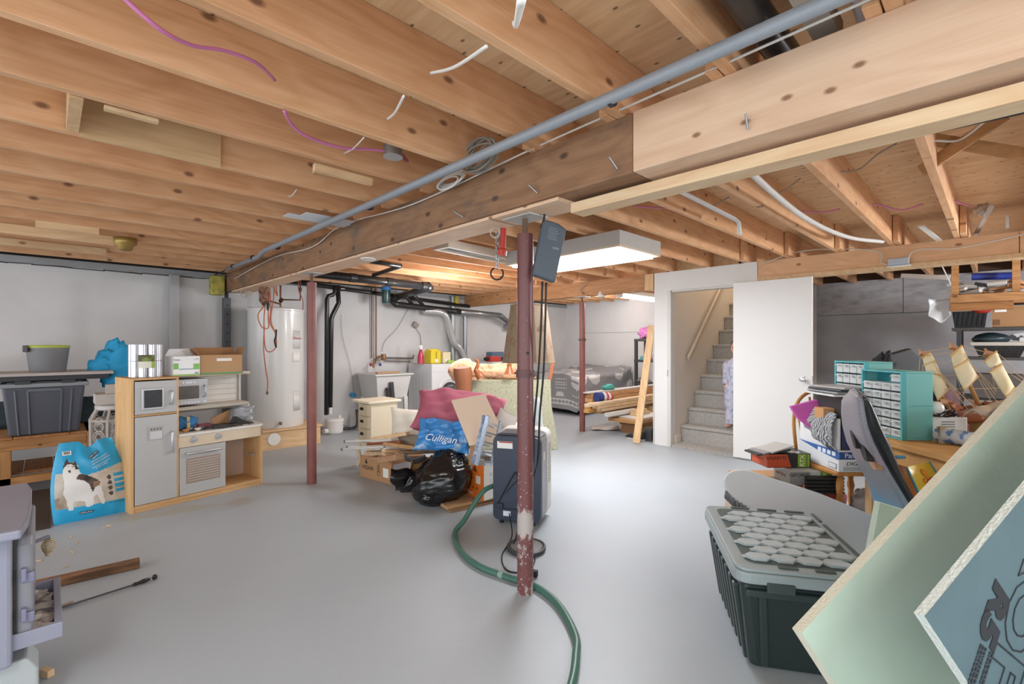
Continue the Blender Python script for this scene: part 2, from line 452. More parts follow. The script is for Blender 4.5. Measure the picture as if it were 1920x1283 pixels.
# a dark ragged crack below the sill boards
rng = random.Random(4)
crk = MB(); x = -2.6
while x < 1.5:
    L_ = rng.uniform(.08, .3); crk.bar((x, 7.146, 2.158+rng.uniform(-.006, .006)), (x+L_, 7.146, 2.158+rng.uniform(-.008, .006)), .004, rng.uniform(.008, .016)); x += L_*.95
st(crk.build('trim_3', mat('#3c3a39', .9)))
st(MB().box(8.8, 9, 3.03, 7.15, 0, 2.475).build('wall_far', WF))
st(MB().box(8.792, 8.8, 3.1, 6.72, 1.565, 1.573).box(8.792, 8.8, 6.70, 6.708, 1.57, 2.3).build('trim_4', mat('#a29f9b', .8)))
gw = MB().box(8.8, 9, -3, 2.12, 0, 1.76); gw.cur = 1
gw.box(8.795, 9, .95, 2.12, 1.768, 2.27); gw.box(8.795, 9, -3, .942, 1.768, 2.27); gw.cur = 2; gw.box(8.85, 9, -3, 2.12, 2.27, 2.475)
st(gw.build('wall_far_storage', [WG, WP, mat('#4b3728', .8)]))
st(MB().box(.6, 9, -3.2, -3, 0, 2.475).build('wall_right', WG))
# subfloor overhead, open over the staircase
cl = MB()
for (a, b_, c, d) in ((-3.5, 5.86, -3, 7.3), (5.86, 9, -3, 2.02), (5.86, 9, 3.03, 7.3)): cl.box(a, b_, c, d, 2.475, 2.5)
st(cl.build('ceiling', PLY))

# joists: left bay, middle bay, far bay (each its own board)
ORD = ['first', 'second', 'third', 'fourth', 'fifth', 'sixth', 'seventh', 'eighth', 'ninth', 'tenth', 'eleventh', 'twelfth', 'thirteenth', 'fourteenth', 'fifteenth', 'sixteenth', 'seventeenth', 'eighteenth', 'nineteenth', 'twentieth']
YL = [6.97, 6.62, 6.22, 5.86, 5.48, 5.06, 4.65, 4.22, 3.74, 3.29, 2.88, 2.41, 1.98, 1.54, 1.10, .66, .22, -.22, -.66]
def joist_set(ys, x0, x1, dy, where, group):
    srcs = []
    for k, y in enumerate(ys):
        o = MB().box(x0, x1, y+dy-.04, y+dy, 2.24, 2.474).build('ceiling_joist', JW[k % 2], bevel=.002, seg=1)
        tag(o, 'pine joist %s, %s from the left wall' % (where, ORD[k]), 'joist', group)
joist_set(YL, -3.4, 1.9, 0, 'over the near bay', 'joists over the near bay')
joist_set(YL+[-1.1], 1.62, 5.8, .045, 'behind the main beam', 'joists over the middle bay')
joist_set([y for y in YL+[-1.1, -1.55] if not (1.98 < y < 3.1)], 5.45, 8.84, .0, 'beyond the second beam', 'joists over the far bay')

def simple(name, mb, m_, label, cat, group=None, **k):
    return tag(mb.build(name, m_, **k), label, cat, group)
# sister board, short block and scraps between the near joists
simple('sister_board', MB().box(.105, .645, 2.815, 2.839, 2.226, 2.45), wood('#dcb98c', '#caa273', '#8b6038', ax=0, knots=.25), 'pale wide plank nailed flat onto a near joist, left of the pink cable', 'board')
simple('blocking', MB().box(.06, .1, 2.42, 2.815, 2.235, 2.46), LUMZ, 'short pale timber block wedged between two near joists at upper left', 'block')
simple('sister_board', MB().box(-.06, .3, 5.03, 5.055, 2.19, 2.25).box(-1.5, .42, 5.41, 5.435, 2.18, 2.255), LUM, 'long pale timber strip under the joists near the left wall', 'board')
simple('sister_board', MB().box(-1.5, .42, 6.15, 6.175, 2.19, 2.255), LUM, 'pale timber strip under the joists next to the left wall top', 'board')
simple('shim', MB().box(.16, .33, 2.42, 2.45, 2.225, 2.24), LUM, 'small pale cedar shim tucked under a near joist', 'shim')
simple('sister_board', MB().box(.98, 1.3, 2.44, 2.47, 2.2, 2.238), LUM, 'narrow pale strip under a joist beside the round electrical box', 'board')

# main beam: old dark timber then new pale timber, sitting on the posts
simple('timber_beam', MB().box(1.68, 1.92, 1.024, 7.15, 2.0, 2.24), GW, 'old dark stained timber beam crossing the ceiling from the left wall', 'beam', bevel=.004)
simple('timber_beam', MB().box(1.675, 1.92, -2.9, 1.02, 2.0, 2.24), PW, 'new pale knotty timber beam at upper right continuing the dark one', 'beam', bevel=.004)
simple('ledger_board', MB().box(1.78, 1.88, -2.5, 1.42, 1.935, 1.982), wood('#e3c8a2', '#d4ad84', '#9a6a44', ax=1, knots=.15), 'long pale lath hung just under the new pale beam', 'board', bevel=.002)
simple('ledger_board', MB().box(1.7, 1.9, 1.43, 6.9, 1.982, 1.999), PW, 'thin pale plank lying flat under the old dark beam', 'board', bevel=.002)
# second beam
simple('timber_beam', MB().box(5.7, 5.85, 3.3, 7.12, 2.03, 2.24), BW, 'brown timber beam over the bed side, left of the white stair wall', 'beam', bevel=.004)
simple('blocking', MB().box(5.69, 5.85, 3.16, 3.29, 2.03, 2.24), LUMZ, 'short pale timber block ending the brown beam at the white wall', 'block', bevel=.003)
b2 = thing('timber_beam', 'pale timber beam running right from above the open white door', 'beam', (5.7, -.5, 2.02))
MB().box(0, .15, -2.4, .37, .04, .22).box(.002, .15, .375, 2.38, .04, .22).build('beam_timber', wood('#dcb189', '#cc9f74', '#7f5334', ax=1, knots=.5), b2, bevel=.003)
MB().box(-.02, .15, -2.4, 2.38, 0, .038).build('bottom_plate', LUM, b2, bevel=.002)

# splice block between joists over the second beam
for k, y in enumerate([1.18, .735, .32, -.03, 1.55]):
    pass

# stair wall with doorway
sw = MB().box(5.7, 5.8, 2.96, 3.15, 0, 2.24).box(5.7, 5.8, 1.885, 2.96, 2.0, 2.24).box(5.7, 5.8, 2.02, 2.12, 0, 2.0)
st(sw.build('wall_stair_front', WD))
st(MB().box(5.8, 8.8, 2.93, 3.03, 0, 3.9).build('wall_stair_left', mat('#d6cdc2', .7, var=.02)))
st(MB().box(5.8, 8.8, 2.02, 2.12, 0, 3.9).build('wall_stair_right', mat('#d6cdc2', .7, var=.02)))
st(MB().box(8.8, 9, 2.12, 3.03, 0, 3.9).build('wall_stair_end', mat('#d6cdc2', .7, var=.02)))
st(MB().box(5.8, 5.84, 2.02, 3.03, 2.24, 2.475).build('trim_6', LUM))
st(MB().box(5.75, 9, 2.0, 3.05, 3.9, 3.95).build('ceiling_stair', WD))
st(MB().box(5.75, 5.8, 2.0, 3.05, 2.5, 3.9).build('wall_stair_upper', WD))
st(MB().box(5.688, 5.82, 2.915, 2.962, 0, 2.0).box(5.688, 5.82, 2.12, 2.9, 1.975, 2.0).build('trim_5', mat('#cfcdc8', .5), bevel=.003))
st(MB().box(5.81, 5.97, 2.905, 2.93, .03, .13).build('baseboard_stair', mat('#ddd2c4', .5), bevel=.004))
d = MB().cbox((5.672, 1.735, 1.015), (.038, .79, 2.0))
dr = d.build('door_1', mat('#e6e5e2', .45, var=.01), bevel=.002); st(dr)
dm = PM[dr]
kn = MB()
kb = Vector((5.653, 1.417, .946))
kn.M = Matrix.Translation(kb) @ Euler((0, -PI/2, 0)).to_matrix().to_4x4()
kn.lathe([(.032, 0), (.032, .006), (.012, .01), (.011, .03), (.025, .036), (.029, .05), (.024, .062), (.008, .066)])
kn.M = Matrix(); kn.build('door_knob', CHROME, dr, w=True, smooth=True, autos=.6)
MB().box(5.66, 5.683, 1.337, 1.341, .91, .98).build('latch_plate', CHROME, dr, w=True)
MB().box(5.683, 5.687, 2.95, 2.96, .9, .98).build('strike_plate', STEEL, PM and dr, w=True)
# carpeted stairs
CARPET = blotch('#bab5ad', '#a5a19b', 60, .95, .4, .6, bump=.9, bs=160, detail=3, name='stair_carpet')
sp = MB().box(5.7, 6.02, 2.125, 2.91, .0, .03)
N_ = 15
prof = [(5.99, .03)]
for k in range(N_):
    x0 = 6.0+.205*k; z1 = .245+.2135*k
    prof += [(x0, z1-.05), (x0-.022, z1-.03), (x0-.022, z1-.008), (x0-.01, z1), (x0+.205, z1)]
prof += [(6.0+.205*N_, .03)]
prof = [(a, c) for a, c in prof if a < 8.8]+[(8.79, .245+.2135*13), (8.79, .03)]
sp.prism([(a, c) for a, c in prof], 2.125, 2.925, 'y')
stt = simple('staircase', sp, CARPET, 'grey patterned carpet staircase rising behind the open doorway', 'stairs')
rl = thing('handrail', 'beige wooden handrail fixed to the stairwell wall', 'handrail', (6.1, 2.93, 1.1))
MB().bar((6.1, 2.875, 1.115), (7.75, 2.875, 2.71), .04, .06).build('rail', mat('#b9aa97', .4), rl, w=True, bevel=.012)
for t in (.06, .8):
    p = Vector((6.1, 2.875, 1.115)).lerp(Vector((7.75, 2.875, 2.71)), t)
    MB().cyl(p-Vector((0, 0, .02)), p+Vector((0, .055, -.05)), .009, n=10).build('bracket', SILVER, rl, w=True)

# steel posts
RED = blotch('#7d4a44', '#8b564e', 5, .45, .4, .7, bump=.05, bs=50, name='red_oxide')
def rednear():
    m, nt, b = base('chipped_red_paint'); L = nt.links
    tc = N(nt, 'ShaderNodeTexCoord'); sx = N(nt, 'ShaderNodeSeparateXYZ'); L.new(tc.outputs['Object'], sx.inputs[0])
    no = N(nt, 'ShaderNodeTexNoise'); no.inputs['Scale'].default_value = 14; no.inputs['Detail'].default_value = 8; no.inputs['Roughness'].default_value = .75
    mp = N(nt, 'ShaderNodeMapping'); mp.inputs['Scale'].default_value = (1, 1, .6); L.new(tc.outputs['Object'], mp.inputs[0]); L.new(mp.outputs[0], no.inputs['Vector'])
    # worn off near the floor
    def band(z0, z1, v0, v1):
        r = N(nt, 'ShaderNodeMapRange'); r.inputs[1].default_value = z0; r.inputs[2].default_value = z1; r.inputs[3].default_value = v0; r.inputs[4].default_value = v1
        L.new(sx.outputs[2], r.inputs[0]); return r.outputs[0]
    a = N(nt, 'ShaderNodeMath', operation='ADD'); L.new(no.outputs['Fac'], a.inputs[0]); L.new(band(.05, 1.0, .09, -.16), a.inputs[1])
    r = N(nt, 'ShaderNodeMapRange'); r.inputs[1].default_value = .6; r.inputs[2].default_value = .64; L.new(a.outputs[0], r.inputs[0])
    # scraped grey collar at 0.27-0.45
    bl = N(nt, 'ShaderNodeVectorMath', operation='DISTANCE'); bl.inputs[1].default_value = (-.043, -.03, .38)
    L.new(tc.outputs['Object'], bl.inputs[0])
    n5 = N(nt, 'ShaderNodeMath', operation='MULTIPLY_ADD'); n5.inputs[1].default_value = .35; L.new(no.outputs['Fac'], n5.inputs[0]); L.new(bl.outputs['Value'], n5.inputs[2])
    r5 = N(nt, 'ShaderNodeMapRange'); r5.inputs[1].default_value = .235; r5.inputs[2].default_value = .25; r5.inputs[3].default_value = 1; r5.inputs[4].default_value = 0; L.new(n5.outputs[0], r5.inputs[0])
    mxx = N(nt, 'ShaderNodeMath', operation='MAXIMUM'); L.new(r.outputs[0], mxx.inputs[0]); L.new(r5.outputs[0], mxx.inputs[1])
    n7 = N(nt, 'ShaderNodeTexNoise'); n7.inputs['Scale'].default_value = 75; n7.inputs['Detail'].default_value = 1; L.new(tc.outputs['Object'], n7.inputs['Vector'])
    a7 = N(nt, 'ShaderNodeMath', operation='ADD'); L.new(n7.outputs['Fac'], a7.inputs[0]); L.new(band(.2, 1.6, .06, -.06), a7.inputs[1])
    r7 = N(nt, 'ShaderNodeMapRange'); r7.inputs[1].default_value = .70; r7.inputs[2].default_value = .73; L.new(a7.outputs[0], r7.inputs[0])
    my = N(nt, 'ShaderNodeMath', operation='MAXIMUM'); L.new(mxx.outputs[0], my.inputs[0]); L.new(r7.outputs[0], my.inputs[1]); mxx = my
    mx = N(nt, 'ShaderNodeMix', data_type='RGBA'); mx.inputs[6].default_value = lin('#6a3f3e'); mx.inputs[7].default_value = lin('#a9a19c')
    L.new(mxx.outputs[0], mx.inputs[0]); L.new(mx.outputs[2], b.inputs['Base Color']); b.inputs['Roughness'].default_value = .4
    return m
def post(x, y, top, label, m_, thr=.09, collar=None, r=.043):
    t = thing('steel_post', label, 'post', (x, y, 0))
    MB().cyl((0, 0, 0), (0, 0, top-thr), r, n=28).build('tube', m_, t, smooth=True, autos=.6)
    MB().cyl((0, 0, top-thr), (0, 0, top-.008), .015, n=14).build('jack_screw', mat('#6b5142', .6, .4, var=.3), t, smooth=True, autos=.6)
    MB().box(-.07, .07, -.1, .1, top-.01, top-.002).build('head_plate', mat('#b6b4b0', .5, .5), t)
    if collar:
        MB().cyl((0, 0, collar-.02), (0, 0, collar+.02), r+.006, n=28).bar((-.0, -r-.03, collar), (0, r+.03, collar), .018, .012).build('collar', mat('#5a3a36', .5), t)
    return t
p_ = post(1.81, 1.748, 1.982, 'chipped dark red steel post nearest the camera with a phone charger brick beside it', rednear(), collar=1.155)
hole = MB()
hole.M = Matrix.Translation((1.81, 1.748, 1.265)); hole.M = hole.M @ Euler((0, 0, CAMROT)).to_matrix().to_4x4()
hole.cyl((.012, -.0435, 0), (.012, -.0405, 0), .008, n=14)
hole.build('adjusting_hole', BLACKM, p_, w=True)
post(1.785, 4.52, 1.982, 'plain brick red steel post between the toy kitchen and the junk pile', RED)
post(5.775, 4.38, 2.03, 'thin red steel post standing by the bed and the lumber stack', RED, collar=1.38)
# small steel columns by the left wall
for (px, lab, m_, w_) in ((327, 'light grey square steel column against the left wall behind the toy kitchen', mat('#a5a6a6', .5, .2), .1), (425, 'dark perforated steel column against the left wall beside the water heater', mat('#57585b', .5, .3), .085)):
    q = aty(px, 680, 7.06)
    t = thing('wall_column', lab, 'column', (q.x, 7.07, 0))
    MB().box(-w_/2, w_/2, -.04, .04, 0, 2.16 if px < 400 else 1.92).build('column_tube', m_, t, bevel=.004)
    if px > 400:
        MB().cyl((0, 0, 1.92), (0, 0, 2.0), .022).build('jack_screw', BLACKM, t)
        hm = MB()
        for k in range(12): hm.cyl((0, -.042, .5+.12*k), (0, -.0395, .5+.12*k), .011, n=10)
        hm.build('bolt_holes', BLACKM, t)

# fluorescent fixtures
GLOW = emit('#f6f9ff', LENS_POWER)
t = thing('ceiling_fixture', 'large lit fluorescent ceiling box with bright white lens behind the near post', 'light fixture', (3.6, 2.77, 2.1))
MB().box(-.33, .33, -.66, .66, .012, .13).build('housing', mat('#b9b6b1', .6), t, bevel=.003)
fr = MB()
for s in (-1, 1): fr.box(-.33, .33, s*.66-.05*(s > 0), s*.66+.05*(s < 0), -.005, .012); fr.box(s*.33-.045*(s > 0), s*.33+.045*(s < 0), -.61, .61, -.005, .012)
fr.build('wooden_frame', mat('#d8c5ad', .6), t)
MB().box(-.284, .284, -.609, .609, -.022, .008).build('diffuser', GLOW, t)
t = thing('ceiling_fixture', 'short lit fluorescent tube light beyond the brown beam near the bed', 'light fixture', (6.62, 3.9, 2.03), 0)
MB().box(-.6, .6, -.06, .06, .03, .09).build('housing', WHITE, t)
MB().cyl((-.56, 0, -.005), (.56, 0, -.005), .024).build('fluorescent_tube', emit('#f6f9ff', 45), t, smooth=True)
MB().box(.56, .6, -.05, .05, -.03, .03).build('end_cap', WHITE, t)
MB().box(-.6, -.56, -.05, .05, -.03, .03).build('end_cap', WHITE, t)
t = thing('ceiling_fixture', 'unlit narrow strip fixture with white wooden edge left of the lit lens', 'light fixture', (2.5, 3.4, 2.16), math.radians(5))
MB().box(0, 1.0, -.05, -.02, 0, .07).box(0, 1.0, .13, .16, 0, .07).box(0, .03, -.02, .13, 0, .07).build('wooden_frame', mat('#ddd0bd', .6), t)
MB().box(.03, 1.0, -.02, .13, .05, .07).build('backing', mat('#6d5a48', .8), t)
MB().cyl((.04, .06, .03), (.98, .06, .03), .02).build('fluorescent_tube', mat('#a7a9a9', .4), t, smooth=True)
t = thing('ceiling_fixture', 'white porcelain bulb holder on the brown beam above the bed', 'light fixture', tuple(atz(1127, 550, 2.05)))
MB().lathe([(.05, 0), (.055, .02), (.04, .05), (.03, .09)], (0, 0, -.06)).build('lamp_holder', WHITE, t, smooth=True)
from mathutils import noise as MN
def blob(mb, c, r, amp=.15, fr=2.5, seed=0, n=24, flat=None, rot=(0,0,0)):
    T = Matrix.Translation(c) @ Euler(rot).to_matrix().to_4x4()
    off = Vector((seed*3.1, seed*1.7, seed*.9))
    def fn(u, v):
        a = u*2*PI; t = (v-.5)*PI
        d = Vector((math.cos(t)*math.cos(a), math.cos(t)*math.sin(a), math.sin(t)))
        k = 1+amp*(MN.noise(d*fr+off)*1.3+.6*abs(MN.noise(d*fr*2.3+off))+.3*MN.noise(d*fr*5+off))
        p = Vector((d.x*r[0]*k, d.y*r[1]*k, d.z*r[2]*k))
        if flat is not None and p.z < flat: p.z = flat
        return T @ p
    mb.grid(fn, n, n, closeu=True)
    return mb
def crumple(mb, fn0, nu, nv, amp, fr, seed=0):
    off = Vector((seed*5.3, seed*2.1, seed*.7))
    def fn(u, v):
        p = Vector(fn0(u, v)); q = p*fr+off
        return p+Vector((MN.noise(q), MN.noise(q+Vector((9,3,1))), MN.noise(q+Vector((2,8,5)))))*amp
    mb.grid(fn, nu, nv)
    return mb

# ================================================================ left side: stove, bench, bins, toy kitchen
STV = mat('#8b8d9c', .45, .1, var=.05, bump=.05, bs=90)
STVD = mat('#6f717e', .5, .1)
t = thing('wood_stove', 'grey enamel wood stove with open ash drawer at the edge of the floor', 'stove', (-.45, 2.65, 0))
MB().box(-.82, -.085, 2.36, 2.95, .2, .66).build('firebox', STV, t, w=True, bevel=.012)
MB().prism([(-.9, 2.27), (-.06, 2.27), (-.045, 2.4), (-.042, 2.65), (-.045, 2.9), (-.06, 3.03), (-.9, 3.03)], .662, .694).build('top_plate', STV, t, w=True, bevel=.008)
dm = MB().prism([(2.42, .25), (2.88, .25), (2.9, .28), (2.9, .6), (2.88, .63), (2.42, .63), (2.4, .6), (2.4, .28)], -.078, -.034, 'x')
dd = dm.build('stove_door', mat('#85868d', .5, .1), t, w=True, bevel=.014, seg=3)
MB().tube([(-.081, 2.41, .26), (-.081, 2.41, .62), (-.081, 2.89, .62), (-.081, 2.89, .26)], .009, closed=True).build('gasket_rope', mat('#4a4642', .95, bump=.6, bs=200), dd, w=True)
for z in (.33, .47):
    MB().box(-.06, -.03, 2.388, 2.43, z, z+.035).box(-.064, -.05, 2.375, 2.41, z+.01, z+.055).build('hinge', mat('#7d7e95', .4, .2), dd, w=True, bevel=.004)
MB().tube([(-.04, 2.86, .47), (-.0, 2.88, .475), (.004, 2.9, .47)], .008).build('handle_rod', STVD, dd, w=True)
cp = []
for k in range(130):
    a = k/129; ang = a*2*PI*9; r = .006+.017*math.sin(PI*min(1, a*1.15)**.8*.93)
    cp.append((.004+r*math.cos(ang), 2.905+r*math.sin(ang), .462-.075*a))
MB().tube(cp, .0028, 5).build('coil_handle', mat('#c3b48f', .3, .9), dd, w=True, smooth=True)
dr_ = MB().box(-.5, .042, 2.385, 2.4, .245, .3).box(-.5, .042, 2.84, 2.855, .245, .3).box(.02, .042, 2.4, 2.84, .245, .3).box(-.5, .02, 2.4, 2.84, .245, .25)
dw = dr_.build('ash_drawer', STV, t, w=True, bevel=.003)
am = MB(); crumple(am, lambda u, v: (-.4+.42*u, 2.4+.44*v, .262+.012*math.sin(9*u)*math.sin(7*v)), 40, 40, .025, 22, 3)
o = am.build('ash', blotch('#d6d2cc', '#6a6560', 26, .95, .56, .68, bump=.5, bs=90), dw, w=True); o['kind'] = 'stuff'
MB().box(-.75, -.1, 2.45, 2.88, .03, .2).build('pedestal', mat('#a3a9aa', .55), t, w=True, bevel=.02)
MB().prism([(-.12, 0), (-.02, 0), (-.022, .15), (-.05, .2), (-.12, .2)], 2.4, 2.55, 'y').build('leg', mat('#a3a9aa', .55), t, w=True, bevel=.008)

# floor odds and ends near the stove
p0, p1 = fl(118, 1092), fl(262, 1062)
s_ = MB().bar(p0+Vector((-.25, .0, .022)), p1+Vector((0, 0, .022)), .075, .04)
simple('broken_plank', s_, blotch('#8d6644', '#5d4330', 9, .85, .4, .6, bump=.8, bs=40, mscale=(.4, 3, 3)), 'weathered splintery plank lying on the floor beside the ash drawer', 'plank', bevel=.004)
t = thing('fire_poker', 'black iron fire poker lying on the floor in front of the plank', 'poker', tuple(fl(200, 1115)))
a, b_ = fl(116, 1143)+Vector((-.1, -.02, .012)), fl(248, 1102)+Vector((0, 0, .012)); e = fl(290, 1087)+Vector((0, 0, .014))
MB().tube([a, b_], .005).build('rod', mat('#4b4b4e', .4, .8), t, w=True)
MB().tube([b_, b_.lerp(e, .15), b_.lerp(e, .2), b_.lerp(e, .5), b_.lerp(e, .78)], [.006, .011, .008, .012, .008], 12).build('handle', BLACKP, t, w=True, smooth=True)
blob(MB(), e, (.014, .014, .014), 0, n=12).build('ball_end', BLACKP, t, w=True, smooth=True)
q = fl(127, 1139); MB().tube([q+Vector((-.05, -.005, .015)), q+Vector((.02, .0, .015))], [.006, .011], 10).build('hook_end', mat('#8a8076', .8), t, w=True)
simple('wood_block', MB().cbox(fl(88, 1268)+Vector((0, 0, .014)), (.024, .05, .028), (0, 0, .5)), LUM, 'tiny pale wood offcut lying on the floor at the stove foot', 'wood scrap', bevel=.003)
rng = random.Random(11)
CH = mat('#cdb894', .9)
for k, (px, py, nm) in enumerate([(132, 1008, 'curled pale wood chip on the floor below the pet food bag'), (143, 1018, 'longer pale wood chip on the floor under the curled one'), (136, 1036, 'small pale wood chip on the floor right of the coil handle'), (125, 1062, 'thin wood shaving on the floor above the weathered plank'), (72, 1052, 'wood sliver on the floor beside the stove door'), (197, 990, 'cluster chip of bark on the floor before the pet food bag'), (204, 986, 'bright bark chip on the floor before the toy kitchen corner')]):
    q = fl(px, py)
    simple('wood_chip', MB().cbox(q+Vector((0, 0, .003)), (rng.uniform(.03, .05), .01, .005), (0, .05, rng.uniform(0, 3))), CH, nm, 'wood chip', 'wood chips on the floor')

# brown sheet on the floor and the timber bench
simple('floor_sheet', MB().box(-1.1, .02, 4.72, 5.97, 0.002, .014), mat('#3f3128', .85, var=.2), 'dark brown board lying flat on the floor under the timber bench', 'board')
t = thing('timber_bench', 'rustic slatted timber bench with lower shelf against the left wall', 'bench', (-.3, 6.4, 0))
tp = MB()
for k in range(9): tp.box(-1.3+k*.182, -1.3+k*.182+.178, 6.02, 6.85, .455, .492)
tp.build('top_slats', wood('#b98450', '#8a5d31', '#3f2714', ax=1, knots=.5, kscale=1.5), t, w=True, bevel=.004)
MB().box(-1.3, .27, 5.985, 6.02, .385, .478).build('front_rail', BENCH, t, w=True, bevel=.004)
MB().box(.27, .335, 5.985, 6.85, .38, .492).build('end_rail', wood('#b98450', '#8a5d31', ax=1, knots=.5), t, w=True, bevel=.004)
LGW = wood('#bf8a55', '#94673a', '#3f2714', ax=2, knots=.4)
for x, y in ((-.33, 5.99), (.17, 5.99), (.17, 6.75), (-1.2, 5.99)):
    MB().box(x, x+.11, y, y+.07, 0, .384).build('leg', LGW, t, w=True, bevel=.004)
ls = MB()
for k in range(7): ls.box(-1.15+k*.2, -1.15+k*.2+.194, 6.1, 6.7, .15, .175)
ls.build('lower_shelf', wood('#a5713f', '#7a4f28', '#3f2714', ax=1, knots=.5), t, w=True, bevel=.003)
MB().box(-1.2, .27, 5.99, 6.06, .085, .149).build('lower_rail', BENCH, t, w=True, bevel=.004)

# grey tote on the bench
def tote_side(mb, x0, x1, y0, y1, z0, z1, taper, ribs=()):
    a = [(x0+taper, y0+taper), (x1-taper, y0+taper), (x1-taper, y1-taper), (x0+taper, y1-taper)]
    b = [(x0, y0), (x1, y0), (x1, y1), (x0, y1)]
    mb.add([(x, y, z0) for x, y in a]+[(x, y, z1) for x, y in b], [(3,2,1,0), (4,5,6,7), (0,1,5,4), (1,2,6,5), (2,3,7,6), (3,0,4,7)])
TOTE = mat('#50525b', .4, var=.03); TOTEL = mat('#8a8c90', .4, var=.03)
t = thing('storage_tote', 'charcoal storage tote with grey lid standing on the timber bench', 'storage box', (0, 6.3, .493))
m_ = MB(); tote_side(m_, -.28, .26, 6.03, 6.6, .493, .93, .04)
body = m_.build('body', TOTE, t, w=True, bevel=.02, seg=3)
rb = MB()
for x in (-.2, -.12, .1, .17):
    rb.bar((x*.88+.0, 6.066, .5), (x, 6.028, .9), .014, .016)
rb.bar((-.12, 6.03, .9), (.1, 6.03, .9), .02, .03)
rb.build('ribs', mat('#5d5f68', .4), body, w=True, bevel=.004)
l_ = MB().box(-.3, .285, 6.0, 6.63, .925, .965).box(-.25, .235, 6.05, 6.58, .96, .975)
lid = l_.build('lid', TOTEL, t, w=True, bevel=.01)
MB().box(-.2, -.1, 5.994, 6.03, .955, .985).build('latch', BLACKP, lid, w=True)
MB().box(.1, .19, 5.994, 6.03, .955, .985).build('latch', BLACKP, lid, w=True)
t = thing('folded_table', 'flat dark folding tray with pale top resting on the charcoal tote', 'tray', (0, 6.3, .987))
MB().box(-.75, .43, 5.95, 6.55, .987, 1.03).build('underside', mat('#2b2b2e', .5), t, w=True, bevel=.004)
MB().box(-.75, .46, 5.93, 6.57, 1.03, 1.056).build('top_board', mat('#b5aca6', .6), t, w=True, bevel=.003)
t = thing('waste_bin', 'small grey bin with lime green lid on top of the dark tray', 'bin', (-.02, 6.25, 1.057))
c = aty(90, 690, 6.2)
m_ = MB(); m_.lathe([(.125, 0), (.15, .22), (.152, .225)], (c.x, 6.22, 1.057), 32, sy=.85); m_.build('bucket', mat('#77787b', .45), t, w=True, smooth=True, autos=.5)
m_ = MB().lathe([(.156, .222), (.158, .235), (.15, .246), (.02, .248)], (c.x, 6.22, 1.057), 32, sy=.85)
m_.build('lid', mat('#a9b84a', .4), t, w=True, smooth=True, autos=.5)
MB().box(c.x-.165, c.x-.13, 6.12, 6.32, 1.24, 1.3).build('lid_hinge', mat('#4f5054', .5), t, w=True, bevel=.006)

# clutter behind the bench: bag, white ware, openwork stool
q = aty(221, 727, 6.25)
m_ = blob(MB(), (q.x+.02, 6.3, q.z+.21), (.19, .15, .24), .35, 2.2, 5, 30, flat=-.2)
blob(m_, (q.x-.12, 6.25, q.z+.22), (.1, .08, .1), .3, 2.5, 2, 20)
simple('cloth_bag', m_, mat('#2ba3d6', .75, bump=.25, bs=14), 'bright turquoise crumpled cloth bag behind the toy kitchen', 'bag', smooth=True)
t = thing('ornate_stool', 'pale openwork ceramic drum stool beside the toy kitchen', 'stool', (.42, 5.6, 0))
oc = Vector((.46, 5.75, .42))
CER = mat('#b3aba3', .4)
m_ = MB(); prof = []
for z, r in ((0, .12), (.03, .13), (.12, .185), (.16, .19)): m_.tube([(oc.x+r*math.cos(a*PI/4+.4), oc.y+r*math.sin(a*PI/4+.4), .2+z) for a in range(8)], .012, 6, closed=True)
m_.build('base_rings', CER, t, w=True)
m_ = MB()
for z, r in ((.42, .19), (.52, .14)): m_.tube([(oc.x+r*math.cos(a*PI/4+.4), oc.y+r*math.sin(a*PI/4+.4), .2+z) for a in range(8)], .012, 6, closed=True)
for a in range(8):
    for (z0, r0, z1, r1) in ((.0, .12, .12, .185), (.12, .185, .42, .19), (.42, .19, .52, .14)):
        an = a*PI/4+.4; m_.bar((oc.x+r0*math.cos(an), oc.y+r0*math.sin(an), .2+z0), (oc.x+r1*math.cos(an), oc.y+r1*math.sin(an), .2+z1), .018, .018)
    an = a*PI/4+.4+PI/8; cx, cy = oc.x+.178*math.cos(an), oc.y+.178*math.sin(an); tx, ty = -math.sin(an), math.cos(an)
    for (r, zc) in ((.05, .41), (.03, .41), (.04, .5), (.04, .34), (.028, .55), (.028, .29)):
        m_.tube([(cx+tx*r*math.cos(b*PI/6), cy+ty*r*math.cos(b*PI/6), zc+.07+r*math.sin(b*PI/6)) for b in range(12)], .0065, 5, closed=True)
m_.build('lattice_drum', CER, t, w=True)
MB().lathe([(.15, .0), (.15, .03), (.13, .045), (.02, .05)], (oc.x, oc.y, .72), 28).build('seat', mat('#c8bfb7', .4), t, w=True, smooth=True, autos=.5)
MB().lathe([(.13, 0), (.12, .2)], (oc.x, oc.y, 0), 16).build('base', CER, t, w=True)
simple('white_carton', MB().cbox((.45, 5.75, .815), (.28, .3, .09)).cbox((.43, 5.68, .9), (.1, .02, .09), (.2, 0, 0)), mat('#c9c2bb', .7), 'pale open carton lying on the openwork drum stool', 'box')
simple('dark_pile', blob(MB(), (.05, 6.72, .62), (.5, .09, .16), .3, 2, 8, 20, flat=-.125), mat('#2d3a3d', .9), 'dark green folded tarp behind the charcoal tote', 'tarp', smooth=True)

